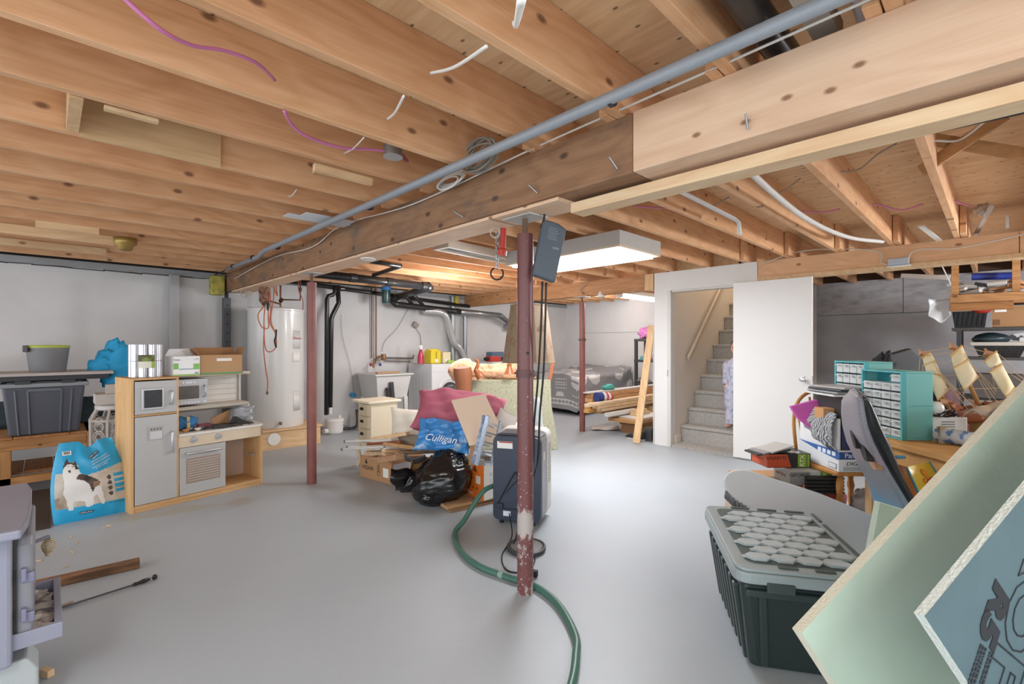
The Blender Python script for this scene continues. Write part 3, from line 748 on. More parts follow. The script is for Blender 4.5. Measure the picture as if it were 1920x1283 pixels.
# ---- toy kitchen (local frame: u along the front, v back)
t = thing('toy_kitchen', 'wooden toy kitchen with silver fridge, oven and sink top', 'toy kitchen', (.461, 4.654, 0), math.radians(9.6))
GREY = mat('#b4b4b2', .45, var=.02)
MB().box(0, .02, 0, .38, 0, 1.045).build('side_panel', MAPLE, t, bevel=.002)
MB().box(.305, .32, .0, .38, .06, 1.03).build('partition', MAPLE, t, bevel=.002)
MB().box(.02, .305, .36, .38, .03, 1.03).build('back_panel', MAPLE, t)
MB().box(.02, .32, 0, .38, 1.03, 1.045).build('top_panel', MAPX, t, bevel=.002)
MB().box(.02, 1.0, .005, .36, .025, .055).build('bottom_panel', MAPX, t, bevel=.002)
MB().box(.02, .98, .012, .03, 0, .025).build('plinth', MAPX, t)
MB().box(.02, .305, .01, .34, .745, .76).build('shelf', MAPX, t)
fd = MB().box(.025, .305, -.006, .008, .06, .742).build('fridge_door', GREY, t, bevel=.003)
def handle(parent, x, z0, z1, y=-.006, horiz=False):
    m_ = MB()
    if horiz: m_.tube([(z0, y, x), (z0, y-.028, x), (z0+.004, y-.032, x), (z1-.004, y-.032, x), (z1, y-.028, x), (z1, y, x)], .0085, 10)
    else: m_.tube([(x, y, z0), (x, y-.028, z0), (x, y-.032, z0+.004), (x, y-.032, z1-.004), (x, y-.028, z1), (x, y, z1)], .0085, 10)
    m_.build('handle', SILVER, parent, smooth=True)
handle(fd, .262, .44, .6)
m_ = MB().box(.1, .21, -.008, -.005, .55, .66); m_.cur = 1; m_.box(.12, .2, -.0095, -.007, .56, .62)
m_.build('dispenser_print', [mat('#a6a6a4', .5), mat('#c9cac9', .5)], fd)
m_ = MB()
for k in range(4): m_.box(.125+k*.02, .135+k*.02, -.0098, -.007, .632, .644)
m_.build('dispenser_icons', mat('#5f6062', .5), fd)
zd = MB().box(.025, .305, -.006, .008, .763, 1.02).build('freezer_door', GREY, t, bevel=.003)
handle(zd, .262, .83, .93)
m_ = MB().box(.065, .215, -.016, -.006, .795, .965)
m_.build('window_frame', SILVER, zd, bevel=.008)
MB().box(.08, .2, -.018, -.012, .812, .95).build('window_pane', mat('#3f4143', .15, var=.25, vs=30), zd)
# hutch with microwave and plank back
PLK = mat('#d9d4cb', .6, var=.03)
m_ = MB()
for k in range(6): m_.box(.32, .95, .355, .37, .74+k*.05, .788+k*.05)
m_.build('plank_backsplash', PLK, t)
MB().box(.32, .955, .12, .37, 1.032, 1.045).build('hutch_top', mat('#b9a58a', .6), t, bevel=.002)
MB().prism([(.12, .775), (.37, .775), (.37, .7), (.14, .745)], .32, .93, 'x').build('hood_shelf', mat('#cfc6b9', .6), t, bevel=.002)
MB().box(.935, .955, .33, .37, .57, 1.04).build('hutch_post', mat('#b9b5ae', .5), t, bevel=.002)
m_ = MB().tube([(.9, .3, .57), (.9, .3, .68), (.895, .27, .7), (.885, .24, .69), (.885, .235, .66)], .011, 10); m_.build('faucet', SILVER, t, smooth=True)
mw = MB().box(.325, .575, .1, .34, .795, 1.012).build('microwave', mat('#b1b3b6', .4), t, bevel=.006)
MB().box(.335, .505, .092, .1, .845, .955).build('window_pane', mat('#5a5550', .2, var=.3, vs=9), mw, bevel=.004)
m_ = MB().tube([(.545, .1, .855), (.545, .075, .862), (.545, .075, .945), (.545, .1, .952)], .008, 8); m_.build('handle', SILVER, mw, smooth=True)
m_ = MB()
for k in range(7): m_.cbox((.35+k*.025, .0985, .815), (.016, .004, .012))
for x in (.385, .47): m_.cyl((x, .1, .985), (x, .096, .985), .009, n=14)
m_.cbox((.428, .0985, .985), (.05, .004, .018)); m_.cbox((.548, .0985, .815), (.022, .004, .014))
m_.build('buttons', mat('#d3d5d8', .5), mw)
# counter
cp = [(.32, -.012), (.98, -.012)]
for k in range(1, 12):
    a = -PI/2+PI*k/12; cp.append((.98+.055*math.cos(a), .17+.182*math.sin(a)))
cp += [(.98, .352), (.32, .352)]
MB().prism(cp, .548, .568).build('countertop', mat('#dcdad4', .35), t, bevel=.004)
ctl = MB().box(.32, 1.0, 0, .018, .455, .548).build('control_panel', mat('#d7c6ab', .5, var=.03), t, bevel=.002)
for x in (.43, .62):
    MB().cyl((x, 0, .51), (x, -.014, .51), .028, .025).bar((x-.018, -.018, .51), (x+.018, -.018, .51), .012, .012).build('knob', SILVER, ctl, bevel=.002)
od = MB().box(.325, .675, -.006, .01, .06, .45).build('oven_door', GREY, t, bevel=.003)
handle(od, .405, .37, .63, horiz=True)
MB().box(.37, .63, -.009, -.005, .15, .36).build('window_pane', mat('#9d8d80', .4), od, bevel=.012)
m_ = MB()
for k in range(9): m_.tube([(.38, -.011, .17+k*.021), (.62, -.011, .17+k*.021)], .002, 6)
m_.build('oven_rack', mat('#d6d1c8', .4), od)
MB().box(.665, .68, .01, .35, .055, .455).build('partition', MAPLE, t)
MB().box(.68, .98, .335, .35, .055, .455).build('back_panel', mat('#c4b09f', .6), t)
rp_ = MB().box(.98, 1.0, 0, .36, 0, .548).build('side_panel', MAPLE, t, bevel=.002)
m_ = MB().tube([(.98, .1, .27), (.955, .1, .27), (.955, .25, .27), (.98, .25, .27)], .007, 8); m_.build('towel_rail', SILVER, rp_)
sk = MB(); sk.lathe([(.03, .004), (.1, .004), (.105, .008), (.098, .012), (.03, .006)], (.5, .16, .566), 24, sy=.9); sk.build('burner', mat('#4c4a48', .4), t, smooth=True)
KM = PM[t]
def K(u, v, z): return KM @ Vector((u, v, z))
# things on the toy kitchen
t = thing('foil_roll_pack', 'silver wrapped multipack of rolls on top of the toy fridge', 'roll pack', tuple(K(.15, .18, 1.046)), .17)
PK = mat('#c9c9cd', .22, .55, var=.25, vs=14)
m_ = MB()
for k in range(9):
    a = k*2*PI/9; m_.cyl((.085*math.cos(a), .085*math.sin(a), 0), (.085*math.cos(a), .085*math.sin(a), .13), .03, n=14); m_.cyl((.085*math.cos(a), .085*math.sin(a), .133), (.085*math.cos(a), .085*math.sin(a), .262), .03, n=14)
m_.build('wrapped_rolls', PK, t, smooth=True, autos=.6)
m_ = MB().grid(lambda u, v: (.1165*math.cos(-2.3+u*.95), .1165*math.sin(-2.3+u*.95), .075+.105*v), 14, 2, matfn=lambda u, v: 0 if v > .3 else (1 if u < .8 else 2))
m_.build('paper_label', [blotch('#7d8f4a', '#58532f', 22, .6), mat('#d9d7c8', .6), mat('#8fae3f', .6)], t)
t = thing('plastic_ware_box', 'white and green printed carton between the silver pack and brown box', 'box', tuple(K(.405, .17, 1.046)), .17)
MB().box(-.1, .1, -.09, .09, 0, .165).build('carton', mat('#e6e7e6', .5), t, bevel=.002)
MB().prism([(-.1, .165), (.1, .165), (.085, .225), (-.07, .225)], .085, .088, 'y').build('lid_flap', mat('#e0e2e2', .5), t)
m_ = MB().box(-.1, .1, -.0915, -.09, .002, .012); m_.cur = 1
m_.box(-.098, -.06, -.0915, -.09, .055, .105).box(.05, .095, -.0915, -.09, .05, .1); m_.cur = 2; m_.box(-.055, .05, -.0915, -.09, .05, .06); m_.box(.06, .09, -.0915, -.09, .012, .03)
m_.build('printed_panel', [mat('#8fc04a', .5), mat('#7cb65a', .5), mat('#9aa5b8', .5)], t)
textmesh('Tous', .026, frame((-.075, -.0905, .135), (1, 0, 0), (0, 0, 1)), mat('#55585b'), t)
textmesh('x 70', .02, frame((.07, -.0905, .138), (1, 0, 0), (0, 0, 1)), mat('#55585b'), t)
t = thing('cardboard_box', 'open brown cardboard box with green edge tape on the toy kitchen hutch', 'box', tuple(K(.70, .2, 1.046)), .05)
m_ = MB().box(-.17, .17, -.1, .1, 0, .004).box(-.17, .17, -.1, -.096, 0, .17).box(-.17, .17, .096, .1, 0, .17).box(-.17, -.166, -.1, .1, 0, .17).box(.166, .17, -.1, .1, 0, .17)
m_.build('box_body', mat('#b48e66', .85), t)
MB().bar((-.168, 0, .17), (-.215, 0, .225), .004, .19, (0, 1, 0)).build('flap', CARDD, t)
MB().bar((.168, 0, .17), (.185, 0, .24), .004, .19, (0, 1, 0)).build('flap', CARDD, t)
MB().bar((0, .098, .17), (0, .13, .235), .33, .004, (0, 1, 0)).build('flap', CARDD, t)
m_ = MB().box(-.165, .165, -.1015, -.0995, .001, .014); m_.cur = 1; m_.box(-.04, .08, -.1015, -.0995, .115, .14); m_.cur = 2; m_.box(-.155, .15, -.1012, -.0995, .058, .06)
m_.build('printed_strip', [mat('#5f9a63', .7), PAPER, mat('#7d9a6c', .7)], t)
simple('plastic_rail', MB().bar(K(.4, .28, 1.055), K(.93, .1, 1.052), .016, .012), WHITE, 'thin white plastic rail under the open brown box', 'rail')
# clutter on the counter
simple('dark_towel', crumple(MB(), lambda u, v: K(.6+.36*u, .02+.2*v+.05*u, .574+.004*(u+v)), 22, 14, .02, 14, 2), mat('#4a4848', .95, bump=.4, bs=200), 'dark grey cloth draped over the toy kitchen counter', 'cloth', solid=.004, smooth=True)
simple('dark_wedge', MB().prism([(-.06, 0), (.07, 0), (.0, .055)], -.004, .004, 'y') and MB().add([K(.76, .12, .59), K(.9, .12, .595), K(.83, .2, .65), K(.83, .22, .59)], [(0, 1, 2), (0, 3, 1), (1, 3, 2), (0, 2, 3)]), mat('#333234', .9), 'dark folded cloth corner standing on the grey counter cloth', 'cloth')
simple('plastic_bag', blob(MB(), K(.93, .25, .645), (.1, .07, .085), .45, 2.5, 9, 28, flat=-.07), mat('#cfd2d6', .2, trans=.55), 'clear crumpled plastic bag at the sink end of the toy kitchen', 'bag', smooth=True)
simple('blue_cloth', blob(MB(), K(.44, .25, .62), (.1, .06, .055), .4, 2.6, 3, 22, flat=-.045), mat('#3d7fb5', .8), 'crumpled blue cloth under the toy microwave', 'cloth', smooth=True)
simple('kraft_tray', MB().bar(K(.68, .27, .575), K(.86, .29, .64), .012, .12), CARD, 'torn brown cardboard tray behind the dark cloth on the counter', 'cardboard')
simple('red_pouch', MB().cbox(K(.58, .2, .588), (.11, .045, .035), (0, 0, .3)), mat('#7a3340', .7), 'small dark red pouch on the toy stove counter', 'pouch', bevel=.01)
simple('wooden_spatula', MB().bar(K(.445, .15, .575), K(.46, .2, .68), .022, .008), mat('#cdb56c', .6), 'yellow handled toy tool standing by the blue cloth', 'toy')
rng = random.Random(5)
for k, (c_, nm) in enumerate([('#c98a4e', 'orange toy food piece on the toy burner'), ('#b7b3ac', 'grey toy lid on the toy burner'), ('#e0d7c8', 'white toy cup by the yellow toy tool'), ('#8b8d90', 'silver toy pan beside the burner'), ('#3a3a3c', 'black toy pan behind the orange toy food')]):
    q = K(.39+.045*k, .06+.05*(k % 2), .574)
    simple('toy_dish', MB().lathe([(.012, 0), (.026, .012), (.028, .02), (.02, .022)], q, 14), mat(c_, .4, .3 if k in (1, 3) else 0), nm, 'toy', 'toy dishes on the toy stove')

# pet food bag with printed dog
BL, BR = fl(101, 986), fl(243, 958); TL, TR = aty(110, 832, BL.y+.1), aty(209, 820, BR.y+.12)
def bagpt(u, v, out=0):
    a = BL.lerp(BR, u); b = TL.lerp(TR, u); p = a.lerp(b, v)
    p = p+Vector((.03*math.sin(PI*v)*(u-.5)*2, 0, 0))
    p.z -= .06*math.exp(-((u-.55)/.13)**2)*max(0, v-.75)*4*.9
    p.y -= (.055*math.sin(PI*min(1, max(0, v))**.8)*math.sin(PI*u)**.6+out) - .012*MN.noise(Vector((u*5, v*5, 1)))
    return p
def inpoly(P, x, y):
    r = False; j = len(P)-1
    for i in range(len(P)):
        if (P[i][1] > y) != (P[j][1] > y) and x < (P[j][0]-P[i][0])*(y-P[i][1])/(P[j][1]-P[i][1])+P[i][0]: r = not r
        j = i
    return r
def BP(pts): # crop coordinates of the printed panel to bag coordinates
    return [((x-90+(y-600)*.02)/980, 1-(y-90)/(1085-(x-90)*.20)) for x, y in pts]
DOGW = BP([(240, 420), (250, 360), (300, 340), (380, 350), (440, 400), (455, 480), (560, 560), (700, 640), (720, 700), (740, 880), (700, 890), (650, 760), (600, 800), (590, 900), (500, 930), (490, 850), (420, 840), (350, 850), (340, 960), (280, 970), (270, 850), (240, 760), (255, 600), (230, 500)])
DOGB = BP([(400, 560), (450, 495), (560, 520), (680, 575), (705, 610), (690, 650), (640, 660), (600, 740), (560, 620), (500, 580)])
DOGT = BP([(610, 600), (700, 590), (690, 650), (620, 680)])
HEADB = BP([(230, 420), (255, 320), (275, 290), (300, 340), (370, 355), (400, 335), (420, 380), (450, 440), (400, 440), (390, 400), (340, 370), (290, 370), (250, 410)])
NOSE = BP([(300, 445), (340, 445), (335, 475), (310, 475)]); EYE1 = BP([(285, 395), (305, 392), (305, 402), (288, 405)]); EYE2 = BP([(355, 400), (380, 405), (375, 415), (355, 410)])
def bagcol(u, v):
    for P, c_ in ((NOSE, 4), (EYE1, 4), (EYE2, 4), (HEADB, 5), (DOGT, 6), (DOGB, 5), (DOGW, 3)):
        if inpoly(P, u, v): return c_
    top = .62-.05*math.sin(PI*u*1.3) if u > .3 else .62
    if u < .05 or v < .19 or v > top: return 0
    if .72 < u < .80 and any(abs(math.hypot((u-.76)*1.0, (v-z)*1.1)) < .03 for z in (.29, .36, .43, .5)): return 5
    if .82 < u < .97 and any(abs(v-z) < .022 for z in (.31, .38, .45, .52)): return 0
    if v < .3+.05*math.sin(u*9) and u < .25: return 7
    return 2
t = thing('pet_food_bag', 'big blue pet food bag printed with a husky leaning on the toy kitchen', 'pet food bag', tuple((BL+BR)/2))
bm_ = [mat('#25a0cf', .35, var=.08, vs=4), mat('#167aa6', .35), blotch('#c9c1b6', '#b3a797', 6, .4), mat('#dcdad6', .4), mat('#232021', .4), blotch('#2f2926', '#54443a', 14, .4), mat('#8b6a50', .4), blotch('#8d7c68', '#b6a894', 12, .4)]
MB().grid(lambda u, v: bagpt(u, v), 84, 96, matfn=bagcol).build('printed_front', bm_, t, w=True, smooth=True)
m_ = MB().grid(lambda u, v: bagpt(u, v)+Vector((0, (.09*math.sin(PI*u)**.5+.02)*(1-v)**.6, 0)), 20, 20)
for uu in (0, 1):
    m_.grid(lambda u, v: bagpt(uu, v)+Vector((0, .02*u*(1-v)**.6, 0)), 2, 16)
m_.build('bag_back', mat('#1b86b0', .4), t, w=True, smooth=True)
def ontobag(u, v, s, txt, col, h=0, ang=0):
    p = bagpt(u, v, .012); X = bagpt(u+.05, v+ang*.05, .012)-bagpt(u-.05, v-ang*.05, .012); Y = bagpt(u, v+.05, .012)-bagpt(u, v-.05, .012)
    return textmesh(txt, s, PM[t].inverted() @ frame(p, X, Y), mat(col, .5), t)
def badge(u, v, w_, h_, ang=0):
    p = bagpt(u, v, .0095); X = bagpt(u+.05, v+ang*.05)-bagpt(u-.05, v-ang*.05); Y = bagpt(u, v+.05)-bagpt(u, v-.05)
    m_ = MB(); m_.M = frame(p, X, Y); m_.box(-w_/2, w_/2, -h_/2, h_/2, -.001, .001); m_.build('brand_badge', mat('#1c2433', .4), t, w=True)
badge(.6, .84, .075, .017, .45); ontobag(.6, .84, .0145, 'KIRKLAND', '#e8e8e8', ang=.45)
ontobag(.62, .8, .012, 'Signature', '#e8e8e8', ang=.45)
badge(.42, .105, .075, .017); ontobag(.42, .105, .0145, 'KIRKLAND', '#e8e8e8')
for k, (u, v, s_, tx) in enumerate([(.68, .765, .014, 'SALMON & SWEET'), (.7, .735, .014, 'POTATO FORMULA'), (.69, .69, .013, 'SAUMON ET PATATE'), (.69, .665, .013, 'POUR CHIENS')]): ontobag(u, v, s_, tx, '#dce8ee', ang=.3)
ontobag(.82, .17, .012, 'NET WT 15.87 kg', '#12384a')
p = bagpt(.17, .87, .01); X = bagpt(.22, .87)-bagpt(.12, .87); Y = bagpt(.17, .92)-bagpt(.17, .82)
m_ = MB(); m_.M = frame(p, X, Y); m_.box(-.025, .025, -.015, .015, -.001, .001); m_.cur = 1
for k in range(9): m_.box(-.018+k*.004, -.018+k*.004+(.0025 if k % 3 else .0015), -.008, .012, 0, .0016)
m_.build('barcode_patch', [PAPER, INK], t, w=True)
# ================================================================ utility wall: heater, pipes, sink, washer
t = thing('heater_platform', 'pale timber platform box under the white water heater', 'platform', (2.15, 6.7, 0))
MB().box(1.7, 2.6, 6.29, 6.33, 0, .225).box(1.7, 2.6, 7.04, 7.08, 0, .225).box(1.7, 1.74, 6.33, 7.04, 0, .225).box(2.56, 2.6, 6.33, 7.04, 0, .225).build('frame_boards', LUM, t, w=True, bevel=.003)
MB().box(1.68, 2.62, 6.27, 7.1, .225, .25).build('deck', LUM, t, w=True, bevel=.003)
simple('paper_disc', MB().cyl((2.02, 6.284, .13), (2.02, 6.288, .13), .075, n=28), PAPER, 'round white paper tag pinned to the heater platform', 'tag')
hx, hy = 2.165, 6.665
t = thing('water_heater', 'tall white electric water heater standing on the timber platform', 'water heater', (hx, hy, .25))
HW = mat('#d3d2ce', .28, var=.01, coat=.3)
MB().lathe([(.33, 0), (.335, .02), (.335, 1.49), (.345, 1.495), (.345, 1.515), (.33, 1.53), (.18, 1.545), (.02, 1.55)], (0, 0, 0), 56).build('tank', HW, t, smooth=True, autos=.5)
def onheater(a0, a1, z0, z1, nm, m_, out=.337):
    MB().grid(lambda u, v: (out*math.cos(a0+(a1-a0)*u), out*math.sin(a0+(a1-a0)*u), z0+(z1-z0)*v), 10, 1).build(nm, m_, t, smooth=True, solid=.003)
onheater(-1.25, -.88, 1.0, 1.24, 'access_panel', HW, .336)
onheater(-1.25, -.9, .2, .46, 'access_panel', HW, .336)
onheater(-1.28, -.92, .83, .95, 'rating_label', PAPER, .3375)
a = -1.07; textmesh('Rheem', .05, frame((.344*math.cos(a), .344*math.sin(a), 1.14), (-math.sin(a), math.cos(a), 0), (0, 0, 1)), mat('#a03038'), t)
a = -1.75; p = Vector((math.cos(a), math.sin(a), 0))
MB().cyl(p*.33+Vector((0, 0, .07)), p*.385+Vector((0, 0, .07)), .014).cyl(p*.385+Vector((0, 0, .05)), p*.385+Vector((0, 0, .085)), .016).build('drain_valve', mat('#8a6a4a', .4, .6), t)
COP = mat('#7a5540', .45, .7, var=.25)
t = thing('copper_pipework', 'brown copper pipes feeding the top of the water heater', 'pipes', (hx, hy, 1.8))
q1 = aty(526, 540, 6.6); q2 = aty(563, 540, 6.6)
MB().tube([(q1.x, 6.6, 2.2), (q1.x, 6.6, 1.88), (q1.x, 6.6, 1.79)], .012).tube([(q1.x, 6.6, 1.9), (q2.x, 6.6, 1.91), (q2.x, 6.6, 2.2)], .011).tube([(q1.x-.2, 6.55, 1.88), (q1.x, 6.6, 1.84)], .011).build('supply_pipes', COP, t, w=True)
MB().cyl((q1.x, 6.6, 1.88), (q1.x, 6.56, 1.9), .026).cyl((q2.x, 6.6, 2.03), (q2.x, 6.6, 2.08), .02).build('valve', mat('#5b4436', .5, .5), t, w=True)

# orange cord bundle on the beam
OR = mat('#b5603f', .5)
pts = lambda *P, y=6.1: [aty(a, b, y) for a, b in P]
t = thing('extension_cord', 'tangled orange extension cord hanging from the dark beam before the heater', 'cord', tuple(aty(505, 537, 6.1)))
m_ = MB()
for P in (((500, 538), (497, 570), (484, 590), (490, 612), (503, 615), (503, 590), (505, 545)), ((505, 535), (508, 575), (506, 605), (516, 625), (518, 650), (506, 660), (497, 650), (495, 600), (499, 560)), ((496, 612), (494, 650), (498, 690), (502, 715), (501, 735)), ((514, 535), (513, 560), (508, 600), (517, 625)), ((512, 536), (520, 555), (516, 530))):
    m_.tube(smoothpts(pts(*P), 6), .0065, 6)
m_.build('cord_loops', OR, t, w=True, smooth=True)
blob(MB(), aty(501, 737, 6.1), (.014, .014, .022), .1, n=10).build('plug', mat('#6b4a3c'), t, w=True)
simple('hanging_pouch', blob(MB(), aty(495, 553, 6.0), (.055, .04, .12), .2, 2.5, 3, 20), blotch('#5b3a2c', '#8c6a56', 30, .9, bump=.6, bs=90), 'brown woven pouch hanging beside the orange cord', 'pouch', smooth=True)
m_ = MB().tube(pts((498, 560), (503, 570), (502, 582), y=6.0), [.02, .018, .012])
simple('black_tool_handle', m_, BLACKM, 'black handle sticking out below the brown woven pouch', 'tool')
cable('hanging_cable', pts((518, 618), (517, 632), (515, 640), (518, 652), y=6.1), .011, BLACKM, 'short black cord end hanging at the heater front')
cable('hanging_cable', pts((560, 520), (560, 545), (568, 565), (566, 605), (563, 630), y=6.5), .006, mat('#9c5a50'), 'thin red cord hanging between heater and brick red post')
m_ = MB()
rng = random.Random(2)
for k in range(9):
    x0 = 447+rng.uniform(0, 25); m_.tube(smoothpts(pts((466, 517), (x0, 535+rng.uniform(-5, 5)), (x0-8+rng.uniform(0, 14), 552+rng.uniform(0, 8)), (462+rng.uniform(-6, 10), 545), (468, 520), y=6.6), 5), .003, 5)
simple('wire_bundle', m_, mat('#b1a593', .6), 'loose bundle of thin white wires hanging on the beam near the left wall', 'wires')
t_ = MB().box(1.5, 1.66, 7.02, 7.15, 1.95, 2.2)
simple('foam_plug', t_, blotch('#c0b455', '#8f8a4a', 12, .9, bump=.8, bs=50), 'yellow spray foam around the dark beam end pocket', 'foam', bevel=.02)

# black drain pipes
ABS = mat('#252527', .3)
t = thing('drain_pipe', 'thick black drain pipe slung under the joists before the utility wall', 'pipe', (3, 5.6, 2.1))
e0 = aty(590, 513, 5.58); e1 = aty(800, 537, 5.58); w0 = aty(748, 556, 6.75)
MB().tube([e0, e1], .052, 16).build('main_run', ABS, t, w=True, smooth=True)
MB().tube([e1+Vector((0, -.02, 0)), e1+Vector((.06, .02, -.01)), e1+Vector((.06, .1, -.02))], .06, 14).build('elbow', ABS, t, w=True, smooth=True)
MB().tube([e1+Vector((.05, .08, -.02)), w0], .05, 14).build('return_run', ABS, t, w=True, smooth=True)
w1 = aty(743, 572, 6.8); w2 = aty(862, 585, 6.85)
MB().tube(smoothpts([w0, w0+Vector((-.05, .1, -.06)), w1+Vector((-.02, 0, .02)), w1+Vector((.12, 0, 0)), w2], 5), .052, 14).build('wall_run', ABS, t, w=True, smooth=True)
for a_, b_ in (((757, 552), (775, 573)), ((772, 549), (795, 575))):
    MB().tube([aty(*a_, 6.72), aty(*b_, 6.82)], .03, 12).build('wye_branch', ABS, t, w=True, smooth=True)
for f in (.3, .62, .97):
    p = e0.lerp(e1, f); MB().cyl(p-Vector((.04, 0, 0)), p+Vector((.04, 0, 0)), .058).build('coupling', ABS, t, w=True)
t = thing('drain_pipe', 'upper black pipe with a bend close under the joists', 'pipe', tuple(aty(720, 492, 4.9)))
a_, b_, c_ = aty(690, 489, 4.9), aty(750, 498, 4.9), aty(700, 516, 5.5)
MB().tube([a_, b_], .026, 12).build('pipe_run', ABS, t, w=True, smooth=True)
MB().tube([b_, b_+Vector((.03, .05, 0)), c_], .026, 12).build('return_run', mat('#343538', .3), t, w=True, smooth=True)
t = thing('drain_pipe', 'long thin black pipe running along the top of the left wall', 'pipe', (3.8, 6.95, 2.1))
a_, b_ = aty(532, 526, 6.9), aty(880, 575, 6.98)
MB().tube([a_, b_], .032, 12).build('pipe_run', ABS, t, w=True, smooth=True)
for f in (.25, .5, .62): p = a_.lerp(b_, f); MB().cyl(p-Vector((.03, 0, 0)), p+Vector((.03, 0, 0)), .038).build('coupling', ABS, t, w=True)
t = thing('vent_stack', 'left black vertical pipe dropping to the white pump', 'pipe', tuple(aty(612, 780, 6.85)))
MB().tube([aty(628, 535, 6.85), aty(628, 548, 6.85), aty(624, 553, 6.85), aty(616, 555, 6.85), aty(613, 562, 6.85), aty(612, 778, 6.85)], .032, 12).build('pipe', ABS, t, w=True, smooth=True)
t = thing('vent_stack', 'right black vertical pipe with a crooked bend, above the white pump', 'pipe', tuple(aty(620, 780, 6.95)))
MB().tube([aty(633, 535, 6.88), aty(635, 568, 6.88), aty(633, 572, 6.88), aty(623, 592, 6.88), aty(621, 600, 6.88), aty(619, 764, 6.88)], .034, 12).build('pipe', ABS, t, w=True, smooth=True)
MB().cyl(aty(619, 764, 6.88), aty(619, 776, 6.88), .03).build('pump_spigot', WHITE, t, w=True)
pc = aty(622, 812, 6.86); pc = Vector((pc.x+.03, 6.84, 0))
t = thing('sump_pump', 'small white bucket shaped pump on the floor under the black pipes', 'pump', tuple(pc))
MB().lathe([(.1, 0), (.118, .02), (.128, .17), (.135, .175), (.135, .2), (.12, .22), (.02, .225)], (0, 0, 0), 32).build('pump_body', WHITE, t, smooth=True, autos=.5)
MB().cyl((.07, -.02, .22), (.07, -.02, .26), .025).build('inlet_cap', WHITE, t)
MB().cyl((-.12, -.03, .05), (-.18, -.05, .05), .035).build('side_outlet', WHITE, t)
cable('black_hose', [pc+Vector(v) for v in ((.14, 0, .05), (.25, -.02, .045), (.34, 0, .06), (.38, .03, .14), (.39, .08, .3))], .022, ABS, 'black hose curving up from the white pump to the wall', 8)
cable('floor_cable', [pc+Vector(v) for v in ((.1, .05, .15), (.2, -.05, .06), (.35, -.2, .006), (.2, -.5, .006), (.1, -.62, .006), (.35, -.6, .006))], .005, BLACKM, 'thin black cord lying on the floor by the cream drawer chest')
t = thing('filter_canister', 'blue capped dark water filter hanging under the joists', 'filter', tuple(aty(724, 560, 6.6)))
p = aty(724, 569, 6.6)
MB().lathe([(.05, 0), (.062, .03), (.066, .2)], p, 24).build('canister', mat('#26433f', .3), t, w=True, smooth=True, autos=.6)
MB().lathe([(.075, .2), (.075, .25), (.06, .26)], p, 24).build('cap', mat('#2c6fae', .4), t, w=True, smooth=True, autos=.6)
# copper drop and sink faucet
t = thing('sink_faucet', 'brass wall faucet with red and blue valves above the laundry sink', 'faucet', tuple(aty(700, 680, 7.05)))
MB().tube([aty(705, 535, 7.08), aty(705, 672, 7.08), aty(703, 682, 7.06)], .012).tube([aty(697, 535, 7.1), aty(697, 672, 7.1)], .01).build('copper_drop', COP, t, w=True)
MB().tube([aty(700, 690, 6.95), aty(702, 675, 6.95), aty(712, 668, 6.9), aty(722, 676, 6.85)], .016, 10).cyl(aty(719, 664, 6.98), aty(719, 676, 6.98), .04).build('spout', mat('#8d6a4c', .4, .7), t, w=True)
MB().cyl(aty(694, 684, 6.95), aty(697, 684, 6.95), .025).build('red_valve', mat('#a03030'), t, w=True)
MB().cyl(aty(712, 684, 6.95), aty(714, 684, 6.95), .025).build('blue_valve', mat('#3a5a9a'), t, w=True)
MB().tube([aty(722, 671, 7.08), aty(775, 672, 7.08), aty(776, 665, 7.08)], .012).tube([aty(722, 677, 7.08), aty(768, 678, 7.08), aty(768, 700, 7.06)], .01).build('wall_pipes', mat('#77706a', .5, .5), t, w=True)
t = thing('laundry_sink', 'white plastic laundry sink on legs beside the washing machine', 'sink', (3.8, 6.75, 0))
SW = mat('#d0cfcc', .4)
m_ = MB(); tote_side(m_, 3.5, 4.1, 6.45, 7.06, .48, .84, .05); m_.build('basin', SW, t, w=True, bevel=.01)
MB().box(3.47, 4.13, 6.42, 7.08, .835, .86).build('rim', SW, t, w=True, bevel=.006)
for x, y in ((3.56, 6.5), (4.02, 6.5), (3.56, 6.98), (4.02, 6.98)):
    MB().bar((x, y, .5), (x+(.02 if x > 3.8 else -.02), y, 0), .07, .05, (0, 1, 0), .05, .04).build('leg', SW, t, w=True, bevel=.004)
simple('wooden_brush', MB().box(3.6, 3.98, 6.6, 6.68, .861, .885), mat('#b98f66', .6), 'wooden brush lying across the laundry sink', 'brush', bevel=.006)
for k, (dx, h, m_, nm) in enumerate(((.14, .24, '#2b2b2d', 'black bottle leaning inside the sink front, shorter one'), (.2, .32, '#3a3a3c', 'tall dark grey umbrella case leaning on the sink front'))):
    simple('dark_case', MB().bar((3.55+dx, 6.41, .42), (3.53+dx, 6.43, .42+h), .06, .06, (0, 1, 0)), mat(m_, .4), nm, 'case', bevel=.012)
cable('thin_wire', pts((640, 590), (642, 630), (655, 680), (662, 720), (664, 742), y=7.12), .003, mat('#8a8681'), 'thin grey wire drooping down the wall right of the black pipes')
simple('blue_tag', MB().cbox(aty(662, 741, 7.12), (.1, .05, .06), (0, .3, .4)), mat('#3a93c4', .6), 'small blue cloth hanging on a wire by the laundry sink', 'cloth', bevel=.008)
